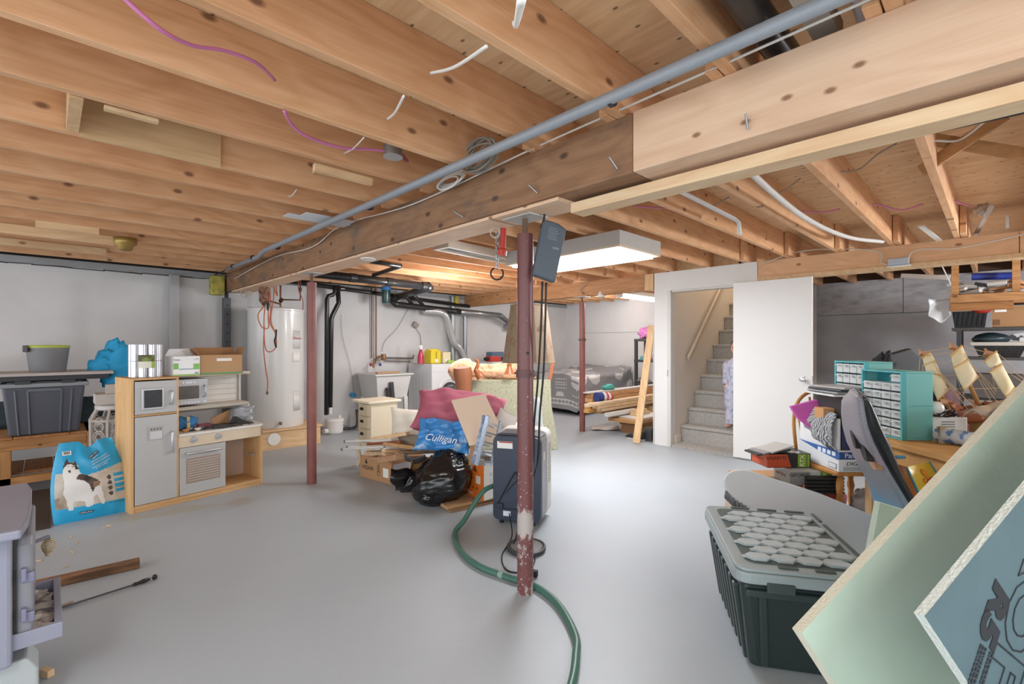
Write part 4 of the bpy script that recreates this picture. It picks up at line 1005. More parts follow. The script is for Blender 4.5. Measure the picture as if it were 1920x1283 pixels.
# washer and dryer
def washer(x, lab):
    t = thing('washing_machine', lab, 'washing machine', (x, 6.35, 0))
    W = mat('#d4d5d6', .3, var=.01)
    MB().box(0, .68, 0, .7, .02, .99).build('cabinet_body', W, t, bevel=.012)
    m_ = MB()
    for k in range(5): m_.box(-.002, .004, .14+k*.1, .15+k*.1, .05, .9)
    m_.build('pressed_side_ribs', mat('#bcbdbe', .4), t)
    m_ = MB(); m_.M = Matrix.Translation((.34, 0, .5)) @ Euler((PI/2, 0, 0)).to_matrix().to_4x4()
    m_.lathe([(.24, 0), (.25, .02), (.235, .035), (.19, .03), (.185, .015)], (0, 0, 0), 40); dr = m_.build('door_ring', mat('#dcdddd', .2, .2), t, smooth=True, autos=.6)
    m_ = MB(); m_.M = Matrix.Translation((.34, 0, .5)) @ Euler((PI/2, 0, 0)).to_matrix().to_4x4()
    m_.lathe([(.186, .018), (.12, .035), (.02, .042)], (0, 0, 0), 40); m_.build('door_glass', mat('#4a4a4c', .1, coat=.5), dr, smooth=True)
    MB().box(.04, .24, -.006, 0, .86, .95).build('detergent_drawer', W, t, bevel=.004)
    MB().cyl((.42, 0, .9), (.42, -.025, .9), .035).build('dial', CHROME, t)
    MB().box(.5, .64, -.003, 0, .87, .93).build('display', mat('#c3c6c8', .2), t)
    MB().cyl((.62, 0, .94), (.62, -.004, .94), .012).build('indicator', BLACKM, t)
    return t
washer(4.42, 'white front loading washing machine beside the laundry sink')
washer(5.74, 'white dryer partly hidden behind the overturned peach chair')
def bottle(px, y, z, prof, m_, lab, nm='spray_bottle', cat='bottle'): pass
p = aty(789, 683, 6.6); z = .991
t = thing('spray_bottle', 'red labelled clear spray bottle standing on the washing machine', 'bottle', (p.x, 6.6, z))
MB().lathe([(.05, 0), (.05, .13), (.03, .2), (.018, .24)], (0, 0, 0), 20).build('bottle_body', mat('#b1304a', .25), t, smooth=True, autos=.8)
MB().cbox((0, 0, .27), (.05, .035, .07)).bar((0, 0, .29), (-.05, -.0, .29), .02, .02).build('trigger_head', WHITE, t, bevel=.005)
p = aty(811, 683, 6.62)
t = thing('detergent_box', 'bright yellow detergent tub on the washing machine', 'box', (p.x+.02, 6.65, z))
YEL = mat('#d8c326', .45)
MB().box(-.1, .1, -.11, .11, 0, .22).build('tub', YEL, t, bevel=.02, seg=3)
MB().lathe([(.1, .215), (.1, .24), (.02, .25)], (0, 0, 0), 24).build('lid', mat('#e3d02e', .4), t, smooth=True, autos=.5)
MB().cyl((0, -.11, .05), (0, -.122, .05), .03).build('tap', WHITE, t)
MB().box(-.01, .01, -.118, -.108, .08, .2).build('slot', mat('#a8961d'), t)
p = aty(832, 683, 6.62)
t = thing('detergent_box', 'cream dispenser tub beside the yellow tub', 'box', (p.x+.02, 6.65, z))
MB().box(-.08, .08, -.1, .1, 0, .19).build('tub', mat('#ddd0a8', .5), t, bevel=.015)
MB().cyl((-.03, -.1, .05), (-.03, -.112, .05), .028).build('tap', WHITE, t)
simple('green_sponge', MB().cbox((4.42+.5, 6.55, z+.025), (.13, .09, .05)), mat('#9cbb55', .8), 'lime green sponge on the right end of the washing machine', 'sponge', bevel=.01)
p = Vector((5.9, 6.6, z))
t = thing('toolbox', 'small red tool case with black handle on the dryer', 'toolbox', tuple(p))
MB().box(-.06, .2, -.08, .08, 0, .1).build('case_body', mat('#b8382c', .5), t, bevel=.015)
MB().cyl((-.06, 0, .05), (-.14, 0, .05), .03).build('black_nozzle', BLACKM, t)
MB().tube([(.2, 0, .02), (.3, 0, .02), (.32, 0, .06), (.2, 0, .08)], .012).build('handle', BLACKM, t)
simple('blue_box', MB().cbox((6.2, 6.8, z+.09), (.35, .15, .17), (0, 0, .1)), mat('#5a6f88', .6), 'slate blue carton behind the red tool case on the dryer', 'box', bevel=.01)

# grey masts, ducts
for px, r, lab in ((848, .05, 'grey vertical conduit mast on the wall behind the washing machine'), (871, .038, 'slimmer grey vertical pipe right of the conduit mast')):
    q = aty(px, 620, 7.08); simple('conduit_mast', MB().cyl((q.x, 7.07, 0), (q.x, 7.07, 2.2 if px < 860 else 1.85), r), STEEL, lab, 'pipe', smooth=True, autos=.6)
a_, b_ = aty(855, 584, 6.9), aty(937, 592, 6.92)
t = thing('vent_duct', 'silver round vent duct running along the utility wall to a wall elbow', 'duct', tuple(a_))
DU = mat('#a9abab', .3, .75, var=.15)
c_ = aty(956, 613, 7.02)
MB().tube([a_, b_], .055, 18).build('straight_run', DU, t, w=True, smooth=True)
MB().tube(smoothpts([b_, b_+Vector((.06, 0, -.03)), c_+Vector((-.06, -.02, .08)), c_], 4), .052, 18).build('elbow_run', mat('#7e8182', .35, .7), t, w=True, smooth=True)
MB().cyl(c_+Vector((0, -.03, 0)), Vector((c_.x, 7.149, c_.z)), .07).build('wall_collar', DU, t, w=True)
P = smoothpts([aty(795, 582, 6.85), aty(825, 586, 6.82), aty(838, 600, 6.85), aty(850, 640, 6.95), aty(862, 655, 6.98), aty(873, 676, 7.0)], 26)
simple('flexible_duct', MB().tube(P, [.054+.013*(k % 2) for k in range(len(P))], 16), mat('#d6d8d9', .3, .6, bump=.3, bs=40), 'crinkled silver flexible duct sagging down to the washing machine', 'duct', smooth=True)
t = thing('wall_outlet', 'small tilted metal electrical box on the wall above the spray bottle', 'outlet', tuple(aty(779, 610, 7.12)))
MB().cbox(aty(779, 610, 7.11), (.1, .05, .09), (0, .6, 0)).build('outlet_box', mat('#8a8178', .5), t, w=True, bevel=.004)
MB().tube(smoothpts([aty(781, 618, 7.1), aty(788, 630, 7.1), aty(790, 660, 7.1), aty(791, 683, 7.1)], 5), .005, 6).build('lead', mat('#6b635c'), t, w=True)
cable('thin_wire', pts((765, 580), (745, 615), (722, 640), (716, 660), y=7.12), .003, mat('#77736e'), 'thin diagonal wire crossing the wall above the sink faucet')
cable('thin_wire', pts((776, 570), (782, 585), (781, 604), y=6.9), .004, mat('#c9c4bc'), 'white wire dropping from the black pipe to the metal outlet box')
simple('foam_plug', MB().cbox(aty(855, 565, 7.0), (.09, .1, .2)), blotch('#c0b455', '#8f8a4a', 12, .9, bump=.8, bs=50), 'yellow spray foam at the brown beam end by the grey mast', 'foam', bevel=.02)
# ================================================================ junk pile around the near post
CRM = mat('#ded2b8', .5, var=.03)
t = thing('nightstand', 'cream three drawer nightstand on curved legs behind the wood scraps', 'nightstand', (2.4, 4.56, 0))
MB().box(.02, .33, .015, .3, .275, .69).build('carcass', CRM, t, bevel=.004)
MB().prism([(-.03, -.03), (.36, -.03), (.37, .15), (.36, .345), (-.03, .345), (-.05, .15)], .69, .715).build('top_board', mat('#e0d5bd', .45), t, bevel=.008)
for k in range(3):
    z = .295+k*.132
    dw = MB().prism([(.022, .03), (.0, .06), (-.008, .157), (.0, .255), (.022, .285)], z, z+.118).build('drawer', mat('#cbbd9f', .5, var=.03), t, bevel=.004)
    MB().prism([(.157+.03*math.cos(a*PI/8), z+.055+.03*math.sin(a*PI/8)) for a in range(9)], -.022, -.006, 'x').build('cup_pull', mat('#2f2a26', .4, .6), dw, bevel=.004)
MB().box(-.02, .345, -.01, .32, .245, .278).build('base_moulding', CRM, t, bevel=.008)
for x, y in ((.02, .27), (.31, .27), (.31, .02), (.02, .02)):
    MB().tube(smoothpts([(x, y, .25), (x-.018, y, .17), (x+.005, y, .07), (x-.02, y, .02), (x-.022, y, 0)], 4), [.03]*3+[.026]*5+[.016]*5+[.02]*4, 10).build('leg', CRM, t, smooth=True)

# carton with printed tower
t = thing('cardboard_box', 'sealed brown carton with black print lying at the foot of the scrap pile', 'box', (2.292, 3.943, 0), math.atan2(-.491, .066))
# local x runs from the far left corner towards the near corner
t.location = (2.226, 4.434, 0); PM[t] = Matrix.Translation(t.location) @ t.rotation_euler.to_matrix().to_4x4()
MB().box(0, .495, .0, .42, 0, .205).build('carton', mat('#b08660', .85, var=.04), t, bevel=.003)
textmesh('HQ65B', .052, frame((.13, -.001, .105), (1, 0, 0), (0, 0, 1)), INK, t, sx=1.1)
m_ = MB().prism([(.085, .15), (.1, .18), (.12, .185), (.11, .165), (.13, .15), (.105, .14)], -.001, .001, 'y'); m_.build('printed_bird', INK, t)
m_ = MB().tube([(.3+.02*math.cos(a*PI/5), -.001, .075+.02*math.sin(a*PI/5)) for a in range(10)], .002, 4, closed=True).bar((.3, -.001, .09), (.3, -.001, .17), .003, .002, (0, 1, 0)).tube([(.283, -.001, .095), (.317, -.001, .095), (.317, -.001, .15), (.283, -.001, .15)], .002, 4, closed=True); m_.build('printed_tower', INK, t)
MB().box(.37, .45, -.001, .0, .055, .14).build('white_label', PAPER, t)
MB().box(.4955, .497, .02, .3, .01, .185).build('end_label', mat('#b9bcc4', .6), t)
MB().box(.4965, .498, .08, .14, .09, .12).build('barcode_print', INK, t)

# scrap timber and rods heaped on the carton
rng = random.Random(8)
WH = [LUM, wood('#c9ad8b', '#a98864', '#6b4a2c', ax=0, knots=.2), mat('#cfc9bf', .6), wood('#a98563', '#7d5c40', ax=0, knots=.2)]
def scrap(nm, px0, py0, d0, px1, py1, d1, w_, h_, m_, lab, cat='plank'):
    return simple(nm, MB().bar(atd(px0, py0, d0), atd(px1, py1, d1), w_, h_), m_, lab, cat, bevel=.002)
scrap('timber_offcut', 690, 849, 4.45, 760, 851, 4.2, .1, .035, WH[1], 'rough grey plank end lying on top of the sealed carton')
scrap('timber_offcut', 700, 858, 4.3, 745, 861, 4.2, .12, .03, WH[3], 'brown splintered board just above the carton edge')
scrap('timber_offcut', 716, 861, 4.22, 750, 857, 4.0, .09, .05, wood('#b08768', '#8a6448', ax=0), 'short split log piece resting on the carton corner')
scrap('timber_offcut', 719, 846, 4.15, 760, 846, 4.3, .06, .022, LUM, 'upper square cut slat end pointing at the camera side')
scrap('timber_offcut', 719, 852, 4.15, 760, 852, 4.3, .06, .022, LUM, 'lower square cut slat end below its twin')
scrap('timber_offcut', 752, 849, 4.1, 830, 845, 4.3, .07, .03, wood('#8d765f', '#6d5947', ax=0), 'grey brown board crossing behind the black garbage bag')
scrap('timber_offcut', 700, 823, 4.4, 765, 813, 4.2, .05, .03, LUM, 'pale board propped against the nightstand foot')
scrap('timber_offcut', 690, 833, 4.5, 752, 829, 4.2, .03, .025, mat('#8a4e34', .7), 'reddish brown stick below the nightstand')
scrap('timber_offcut', 725, 838, 4.2, 800, 836, 4.4, .06, .02, mat('#b7b0a6', .7), 'flat grey slat spanning the scrap heap')
scrap('timber_offcut', 720, 832, 4.25, 798, 842, 4.1, .03, .03, wood('#c79b6a', '#a87c4d', ax=0), 'round edged yellow brown stick slanting down to the black bag')
for k, (a0, a1, lab) in enumerate((((648, 828), (735, 825), 'upper white rod with black tip'), ((653, 839), (735, 838), 'middle white rod with black tip'), ((643, 843), (720, 838), 'lowest white rod with black tip'))):
    p, q = atd(*a0, 4.55), atd(*a1, 4.25)
    t = thing('curtain_rod', lab+' sticking out left of the scrap heap', 'rod', tuple((p+q)/2), group='rods in the scrap heap')
    MB().cyl(p, q, .011, n=12).build('rod_tube', mat('#cdcbc6', .4), t, w=True, smooth=True, autos=.6)
    MB().cyl(p+(p-q).normalized()*.012, p, .013, n=12).build('end_cap', BLACKM, t, w=True)
simple('kraft_flap', MB().add([atd(742, 812, 4.35), atd(790, 816, 4.2), atd(783, 838, 4.15), atd(755, 836, 4.3), atd(742, 814, 4.37), atd(790, 818, 4.25), atd(783, 840, 4.2), atd(755, 838, 4.33)], [(0,1,2,3), (7,6,5,4), (0,4,5,1), (1,5,6,2), (2,6,7,3), (3,7,4,0)]), mat('#857a6c', .85), 'folded grey cardboard flap in front of the cream cushion', 'cardboard')
simple('torn_packaging', crumple(MB(), lambda u, v: atd(768+45*u, 858+32*v, 4.05+.12*math.sin(3*u)), 14, 10, .05, 9, 4), mat('#9a744a', .8), 'torn brown packing paper between the carton and black bag', 'packaging', solid=.003)
simple('plastic_sleeve', crumple(MB(), lambda u, v: atd(757+40*u, 853+10*v+6*math.sin(PI*u), 4.0+.1*v), 14, 6, .02, 12, 5), mat('#4a4a4d', .25), 'small dark plastic sleeve above the torn brown paper', 'packaging', solid=.003, smooth=True)

# cushions
simple('cushion', MB().pillow(atd(783, 806, 4.75), .56, .44, .16, amp=.006, seed=4, rot=(PI/2-.25, .03, CAMROT+.1)), mat('#e2dccc', .85, bump=.15, bs=90), 'plain cream cushion leaning right of the nightstand', 'cushion', smooth=True)
simple('pillow', MB().pillow(atd(864, 775, 4.4), .86, .5, .26, amp=.012, seed=7, rot=(.62, .12, CAMROT+.08), n=30), mat('#a8596b', .8, var=.05, bump=.2, bs=25), 'large dusty rose pillow lying on top of the junk pile', 'pillow', smooth=True)
simple('pillow', MB().pillow(atd(925, 800, 4.6), .5, .3, .16, seed=9, rot=(.4, .2, CAMROT-.2)), mat('#e6e1d8', .85), 'white pillow peeking out right of the rose pillow', 'pillow', smooth=True)
simple('grey_blanket', crumple(MB(), lambda u, v: atd(805+85*u, 798+28*v-6*u, 4.2+.25*(1-v)), 26, 12, .03, 8, 2), mat('#8c8a90', .8, var=.1), 'grey folded blanket under the rose pillow', 'blanket', smooth=True, solid=.02)
# tilted beige board
q = [atd(846, 751, 4.05), atd(909, 739, 4.1), atd(952, 828, 3.95), atd(880, 836, 3.9)]
nrm = (q[1]-q[0]).cross(q[3]-q[0]).normalized()*.012
simple('fibreboard', MB().add(q+[p+nrm for p in q], [(0,1,2,3), (7,6,5,4), (0,4,5,1), (1,5,6,2), (2,6,7,3), (3,7,4,0)]), mat('#d6bfa8', .7, var=.02), 'plain beige square board leaning on the rose pillow', 'board')
# salt bag
t = thing('salt_bag', 'shiny blue and white plastic bag lying on the black garbage bag', 'bag', tuple(atd(835, 840, 4.0)))
m_ = MB().pillow(atd(832, 817, 4.05), .48, .3, .11, amp=.012, seed=21, rot=(.95, .06, CAMROT-.06), n=26, p=6)
m_.build('plastic_sack', blotch('#3b86c6', '#b9d0e2', 5, .25, .6, .68, bump=.2, bs=18), t, w=True, smooth=True)
ff = frame(atd(826, 823, 3.94), Euler((.95, .06, CAMROT-.06)).to_matrix() @ Vector((1, -.05, 0)), Euler((.95, .06, CAMROT-.06)).to_matrix() @ Vector((0, 1, 0)))
textmesh('Culligan', .085, PM[t].inverted() @ ff, mat('#dfeaf2', .4), t, shear=.25)
# garbage bags
GB = mat('#121214', .22, var=.2, bump=.25, bs=30, coat=.3)
m_ = MB(); off = Vector((3, 1, 2)); gc = atd(832, 893, 3.98)
def gbf(u, v):
    a = u*2*PI; th = (v-.5)*PI
    d = Vector((math.cos(th)*math.cos(a), math.cos(th)*math.sin(a), math.sin(th)))
    rr = .245*(1-.36*max(0, d.z)**1.5+.1*max(0, -d.z)); lean = .05*d.z
    k = 1+.10*MN.noise(d*2+off)+.07*abs(MN.noise(Vector((d.x*3+d.z*6, d.y*3, d.z*16))+off))+.05*MN.noise(Vector((d.x*5+d.z*9, d.y*5, d.z*34))+off)
    p = Vector((d.x*rr*k+lean*rx, d.y*rr*k+lean*ry, d.z*.235*k))
    if p.z < -.2: p.z = -.2
    return gc+p
m_.grid(gbf, 60, 60, closeu=True)
blob(m_, atd(806, 932, 3.82), (.07, .06, .05), .3, 3, 4, 16)
simple('garbage_bag', m_, GB, 'full black garbage bag slumped on the flattened carton', 'bag', smooth=True)
m_ = MB(); crumple(m_, lambda u, v: atd(738+52*u, 930-48*v+8*u, 3.98+.1*u-.06*math.sin(3*v))+Vector((0, 0, .02+.02*math.sin(PI*u))), 20, 20, .05, 9, 8)
simple('garbage_bag', m_, GB, 'limp empty black plastic bag between carton and full garbage bag', 'bag', solid=.004, smooth=True)
# flattened carton on the floor
t = thing('flattened_carton', 'flattened brown carton on the floor under the black garbage bag', 'cardboard', (2.25, 3.0, 0))
P0, P1, P3 = Vector((2.225, 2.99, 0)), Vector((2.378, 3.98, 0)), Vector((2.62, 2.93, 0))
P3 = P0+(P3-P0)*2.1; P2 = P1+(P3-P0)*.9
MB().prism([(p.x, p.y) for p in (P0, P1, P2, P3)], .022, .045).build('upper_sheet', mat('#b08a62', .85, var=.12, vs=4), t, w=True, bevel=.003)
MB().prism([(p.x+.02, p.y-.03) for p in (P0, P1, P2, P3)], .002, .02).build('lower_sheet', mat('#8a6a4a', .9), t, w=True)

# orange and white carton with bracket rack
t = thing('printed_carton', 'open orange and white carton beside the full garbage bag', 'box', (2.535, 3.137, .046), math.atan2(-.231, -.01))
L_ = .235
MB().box(0, L_, 0, .005, 0, .33).box(0, .005, .005, .2, 0, .33).box(0, L_, .195, .2, 0, .3).box(L_-.005, L_, .005, .195, 0, .31).box(.005, L_-.005, .005, .195, 0, .005).build('carton', mat('#d9d6d0', .6), t)
MB().prism([(.0, .0), (L_, .0), (L_, .3), (.12, .33), (.02, .12)], -.0015, 0, 'y').build('orange_print', mat('#cf6a1f', .55), t)
MB().box(.13, .19, -.0025, -.001, .12, .185).build('square_label', mat('#d9cdbb', .6), t)
m_ = MB().prism([(.09, .22), (.12, .275), (.15, .21)], -.0025, -.001, 'y').bar((.08, -.002, .255), (.12, -.002, .27), .006, .002, (0, 1, 0)); m_.build('hiker_print', mat('#6b3418', .6), t)
m_ = MB()
for k in range(3): m_.cyl((.045+.05*k, -.001, .08), (.045+.05*k, -.0025, .08), .013, n=12)
m_.build('icon_print', mat('#8a4517', .6), t)
textmesh('2 x 1', .032, frame((.06, -.002, .03), (1, 0, 0), (0, 0, 1)), PAPER, t)
textmesh('KOVE', .03, frame((.18, -.002, .305-.01), (1, 0, -.06), (0, 0, 1)), PAPER, t)
textmesh('Ener', .045, frame((L_+.001, .1, .2), (0, 1, 0), (0, 0, 1)), mat('#b8b3ab'), t)
textmesh('Car', .045, frame((L_+.001, .1, .15), (0, 1, 0), (0, 0, 1)), mat('#b8b3ab'), t)
t = thing('bracket_rack', 'silver blue rack of metal brackets standing in the orange carton', 'rack', tuple(atd(905, 868, 3.93)))
BL_ = mat('#b6c0cc', .25, .8, var=.3, vs=40)
a0, a1 = atd(893, 872, 3.78), atd(915, 780, 3.72)
b0, b1 = atd(920, 874, 3.84), atd(938, 790, 3.8)
MB().bar(a0, a1, .02, .03).build('left_rail', BL_, t, w=True)
MB().bar(b0, b1, .012, .02).build('right_rail', BL_, t, w=True)
MB().add([a0, a1, atd(905, 778, 3.78), atd(884, 868, 3.82)], [(0, 1, 2, 3)]).build('wrapped_side', blotch('#7d92b6', '#c9d0d9', 40, .3, metal=.5), t, w=True, solid=.004)
for k in range(5):
    f = .08+k*.2; p, q = a0.lerp(a1, f), b0.lerp(b1, f)
    MB().bar(p, q+(q-p)*.15, .012, .014).cyl(q+(q-p)*.1-Vector((0, 0, .012)), q+(q-p)*.1+Vector((0, 0, .012)), .014, n=10).bar(p.lerp(q, .1)-Vector((0, 0, .022)), p.lerp(q, .55)-Vector((0, 0, .026)), .008, .012).build('bracket', BL_, t, w=True)
simple('white_bolster', MB().pillow(atd(947, 792, 4.2), .2, .2, .16, seed=3, rot=(1.2, .5, CAMROT)), mat('#e4e0da', .8), 'round end of a white bolster behind the bracket rack', 'pillow', smooth=True)
simple('dark_box', MB().cbox(atd(945, 817, 4.1), (.14, .14, .07), (.5, .2, CAMROT)), mat('#4a4846', .7, var=.3, vs=30), 'small dark speckled box beside the bracket rack', 'box')
simple('kraft_roll', MB().cbox(atd(888, 848, 3.98), (.06, .1, .2), (0, .1, CAMROT)), CARD, 'narrow brown carton edge between bag and bracket rack', 'box')

# dehumidifier / portable air conditioner
t = thing('portable_air_conditioner', 'navy and silver portable air conditioner standing behind the near post', 'air conditioner', tuple(cf(-.14, 3.45)), CAMROT-.28)
NAVY = mat('#323a4a', .35, var=.04); GSV = mat('#85878a', .3, .3); CW = mat('#d5d3cd', .4)
def rrect(x0, x1, y0, y1, r, n=5):
    pts_ = []
    for cx, cy, a0 in ((x1-r, y0+r, -PI/2), (x1-r, y1-r, 0), (x0+r, y1-r, PI/2), (x0+r, y0+r, PI)):
        for k in range(n+1): a = a0+PI/2*k/n; pts_.append((cx+r*math.cos(a), cy+r*math.sin(a)))
    return pts_
W_ = .355
m_ = MB().prism(rrect(0, W_, .04, .65, .045), .0, .03, 'y'); m_.build('back_panel', NAVY, t, bevel=.008)
m_ = MB().prism(rrect(-.004, W_+.006, .035, .655, .05), .03, .19, 'y'); m_.build('grey_shell', GSV, t, bevel=.004)
m_ = MB().prism(rrect(-.008, W_+.012, .03, .675, .06), .19, .33, 'y'); m_.build('white_front_shell', CW, t, bevel=.012)
MB().prism([(.0, .65), (.05, .668), (.29, .668), (W_, .65)], .02, .19, 'y').build('top_grille', mat('#3a3a3e', .5), t, bevel=.004)
m_ = MB()
for k in range(14): m_.box(W_+.01, W_+.0155, .215, .285, .28+k*.022, .29+k*.022)
m_.build('side_louvres', mat('#a9a7a2', .5), t)
MB().box(.035, .15, -.002, 0, .56, .61).build('warning_label', PAPER, t); MB().box(.05, .15, -.003, -.001, .6, .609).build('label_stripe', mat('#b33b35'), t)
MB().box(.27, .3, -.002, 0, .42, .56).build('spec_label', mat('#c9d3e2'), t)
MB().box(.08, .135, -.002, 0, .075, .115).build('white_sticker', mat('#cdd3dc'), t)
MB().box(W_+.005, W_+.008, .06, .12, .47, .53).build('silver_badge', mat('#c6c5c0', .4), t)
m_ = MB().tube(smoothpts([(.04, -.004, .16), (.16, -.01, .38), (.18, -.012, .385), (.19, -.01, .36), (.185, -.008, .33)], 5), .0045, 6).tube(smoothpts([(.1, -.004, .24), (.185, -.01, .33), (.22, -.012, .25)], 4), .003, 6); m_.build('clipped_cord', BLACKM, t)
MB().box(.03, .08, -.018, 0, .13, .165).build('cord_hook', mat('#272d3a'), t, bevel=.004)
MB().box(.04, .3, -.012, 0, .115, .13).build('drain_ledge', mat('#272d3a'), t)
for x in (.05, .29):
    for y in (.06, .28):
        MB().cyl((x-.012, y, .022), (x+.012, y, .022), .022, n=14).box(x-.014, x+.014, y-.01, y+.01, .02, .045).build('caster', BLACKM, t)
MB().tube([(.17, .1, .66), (.19, .1, .69), (.2, .11, .67)], .006).build('top_latch', STEEL, t)
# hose
hz = [cf(-.13, 3.5, .27), cf(-.2, 3.45, .25), cf(-.27, 3.4, .17)]
HP = hz+[cf(-.335, 3.34, .075), atz(853, 1000, .02), atz(862, 1030, .018), atz(895, 1060, .018), atz(950, 1082, .018), atz(1000, 1098, .018), atz(1045, 1132, .018), atz(1078, 1190, .018), atz(1080, 1230, .018), atz(1072, 1283, .018), atz(1040, 1380, .018)]
gh = thing('garden_hose', 'dark green hose curving over the floor past the near post', 'hose', tuple(fl(1000, 1098)))
MB().tube(smoothpts(HP, 8), .0175, 12).build('hose_tube', mat('#3f6a5c', .35, var=.04), gh, w=True, smooth=True)
MB().cyl(atz(936, 1077, .018), atz(944, 1080, .018), .0185).build('clear_tape', mat('#7f9a90', .2), gh, w=True)
t = thing('floor_disc', 'round black fan base lying on the floor behind the near post', 'base', tuple(cf(.1, 3.02)))
c_ = cf(.092, 3.03)
MB().lathe([(.118, 0), (.124, .01), (.124, .028), (.112, .034), (.106, .024), (.02, .024)], c_, 40).build('disc', mat('#3c3c3f', .4), t, w=True, smooth=True, autos=.5)
MB().lathe([(.105, .0245), (.1, .028), (.02, .03)], c_, 40).build('top_pad', mat('#6f6e6c', .6), t, w=True, smooth=True)
simple('power_plug', MB().cbox(atz(1000, 1075, .02), (.03, .05, .035), (0, 0, .4)), BLACKM, 'small black plug on the floor behind the near post', 'plug', bevel=.005)
cable('floor_cable', [cf(-.02, 3.4, .1), cf(-.0, 3.2, .02), cf(-.06, 2.95, .006), cf(-.045, 2.78, .005), cf(.01, 2.72, .005), cf(.1, 2.74, .006), cf(.14, 2.9, .006), cf(.1, 2.98, .04)], .004, BLACKM, 'thin black cord looping on the floor round the near post')

# charger brick on the beam with two cords
t = thing('power_brick', 'dark charger brick hanging tilted beside the near post top', 'charger', tuple(atd(1027, 475, 2.45)))
BRK = mat('#49525a', .5, var=.03)
m_ = MB(); m_.M = Matrix.Translation(atd(1028, 473, 2.45)) @ Euler((0, .2, CAMROT+.12)).to_matrix().to_4x4()
m_.prism([(-.062, -.135), (.062, -.15), (.066, .13), (.02, .15), (-.05, .155), (-.062, .14)], -.03, .03, 'y'); bk = m_.build('brick_case', BRK, t, w=True, bevel=.01)
m_ = MB(); m_.M = Matrix.Translation(atd(1028, 473, 2.45)) @ Euler((0, .2, CAMROT+.12)).to_matrix().to_4x4()
for k in range(6): m_.box(-.025, .03-.006*(k % 3), -.0312, -.030, .06+k*.011, .064+k*.011)
m_.box(.012, .045, -.0312, -.030, .015, .026)
m_.build('fine_print', mat('#6d767d', .5), bk, w=True)
MB().tube([atd(1021, 400, 2.45), atd(1020, 412, 2.45), atd(1016, 428, 2.45)], [.004, .006, .011], 8).build('hanging_loop', BLACKM, t, w=True)
for k, P in enumerate(([(1017, 528), (1014, 620), (1008, 720), (1001, 800), (998, 880), (970, 1000), (962, 1020)], [(1024, 530), (1022, 620), (1019, 700), (1012, 780), (1009, 860), (1003, 885), (990, 920)])):
    MB().tube(smoothpts([atd(a_, b_, 2.45+.03*i+(.25 if i > 4 else 0)) for i, (a_, b_) in enumerate(P)], 6), .0055, 8).build('cord', BLACKM, t, w=True, smooth=True)
# flashlight and hook under the beam
t = thing('flashlight', 'red flashlight hanging upside down under the dark beam', 'flashlight', tuple(atd(942, 478, 2.75)))
a_, b_, c_ = atd(944, 428, 2.75), atd(943, 466, 2.75), atd(942, 470, 2.75); e = atd(941, 479, 2.75)
MB().tube([a_, b_], .016, 16).build('barrel', mat('#b5302c', .4), t, w=True, smooth=True, autos=.6)
MB().tube([b_, c_, e], [.016, .026, .026], 16).build('head', mat('#bd3d2e', .35), t, w=True, smooth=True, autos=.6)
MB().tube([a_, a_+Vector((0, .01, .03))], .003).build('hang_wire', STEEL, t, w=True)
t = thing('chain_hook', 'black open hook on a short chain under the dark beam', 'hook', tuple(atd(932, 510, 2.75)))
a_, b_ = atd(932, 440, 2.75), atd(932, 502, 2.75)
m_ = MB()
for k in range(9):
    p = a_.lerp(b_, k/8); m_.tube([p+Vector((.007*math.cos(x*PI/4)*(k % 2), .007*math.cos(x*PI/4)*(1-k % 2), .014*math.sin(x*PI/4))) for x in range(8)], .003, 5, closed=True)
m_.build('chain', STEEL, t, w=True)
cc = atd(932, 513, 2.75); hx_ = Vector((rx, ry, 0))
MB().tube([cc+hx_*(.036*math.cos(2.0+k*5.0/18))+Vector((0, 0, .036*math.sin(2.0+k*5.0/18))) for k in range(19)], .005, 8).build('hook', BLACKM, t, w=True, smooth=True)
m_ = MB()
for k in range(6):
    m_.tube([atd(929, 436, 2.74)+Vector((.03*rng.uniform(.7, 1.1)*math.cos(a*PI/6)*rx, .03*math.cos(a*PI/6)*ry, .03*math.sin(a*PI/6)+rng.uniform(-.006, .006))) for a in range(12)], .0025, 5, closed=True)
simple('wire_coil', m_, mat('#b3ada2', .5, .3), 'small coil of grey wire beside the red flashlight', 'wire')

# green upholstered chair, overturned chair on it, lamp
UPH = blotch('#a9a68c', '#c3c0ab', 16, .9, .64, .68, bump=.15, bs=120, c3='#98947c', name='speckled_upholstery')
t = thing('upholstered_chair', 'pale green speckled skirted chair with its back to the camera', 'armchair', tuple(cf(.0, 5.9)), CAMROT)
m_ = MB(); X0, X1 = -.5, .49; zt = .87
m_.prism([(X0, .0), (X1+.08, .0), (X1+.06, .2), (X1, .55), (X1-.01, zt), (X0, zt)], 0, .04, 'y')
m_.build('back_panel', UPH, t, bevel=.01)
MB().box(X0-.0, X1-.03, .05, .6, .12, .48).build('seat_base', UPH, t, bevel=.03)
MB().box(X0-.17, X0, .02, .55, .2, .68).build('arm', UPH, t, bevel=.04)
MB().prism([(X1-.02, .0), (X1+.06, 0), (X1, .6), (X1-.03, .6)], .05, .6, 'y').build('arm', UPH, t, bevel=.02)
MB().tube([(X0+.01, -.006, .3), (X0+.01, -.006, zt)], .006).build('piping', UPH, t)
PCH = blotch('#dba985', '#e0b795', 9, .9, .4, .6, bump=.1, bs=60, c3='#c08d68'); WOODO = mat('#a8653a', .35, var=.12)
t = thing('overturned_chair', 'peach upholstered chair lying upside down with carved wooden feet', 'armchair', tuple(atd(920, 705, 6.25)))
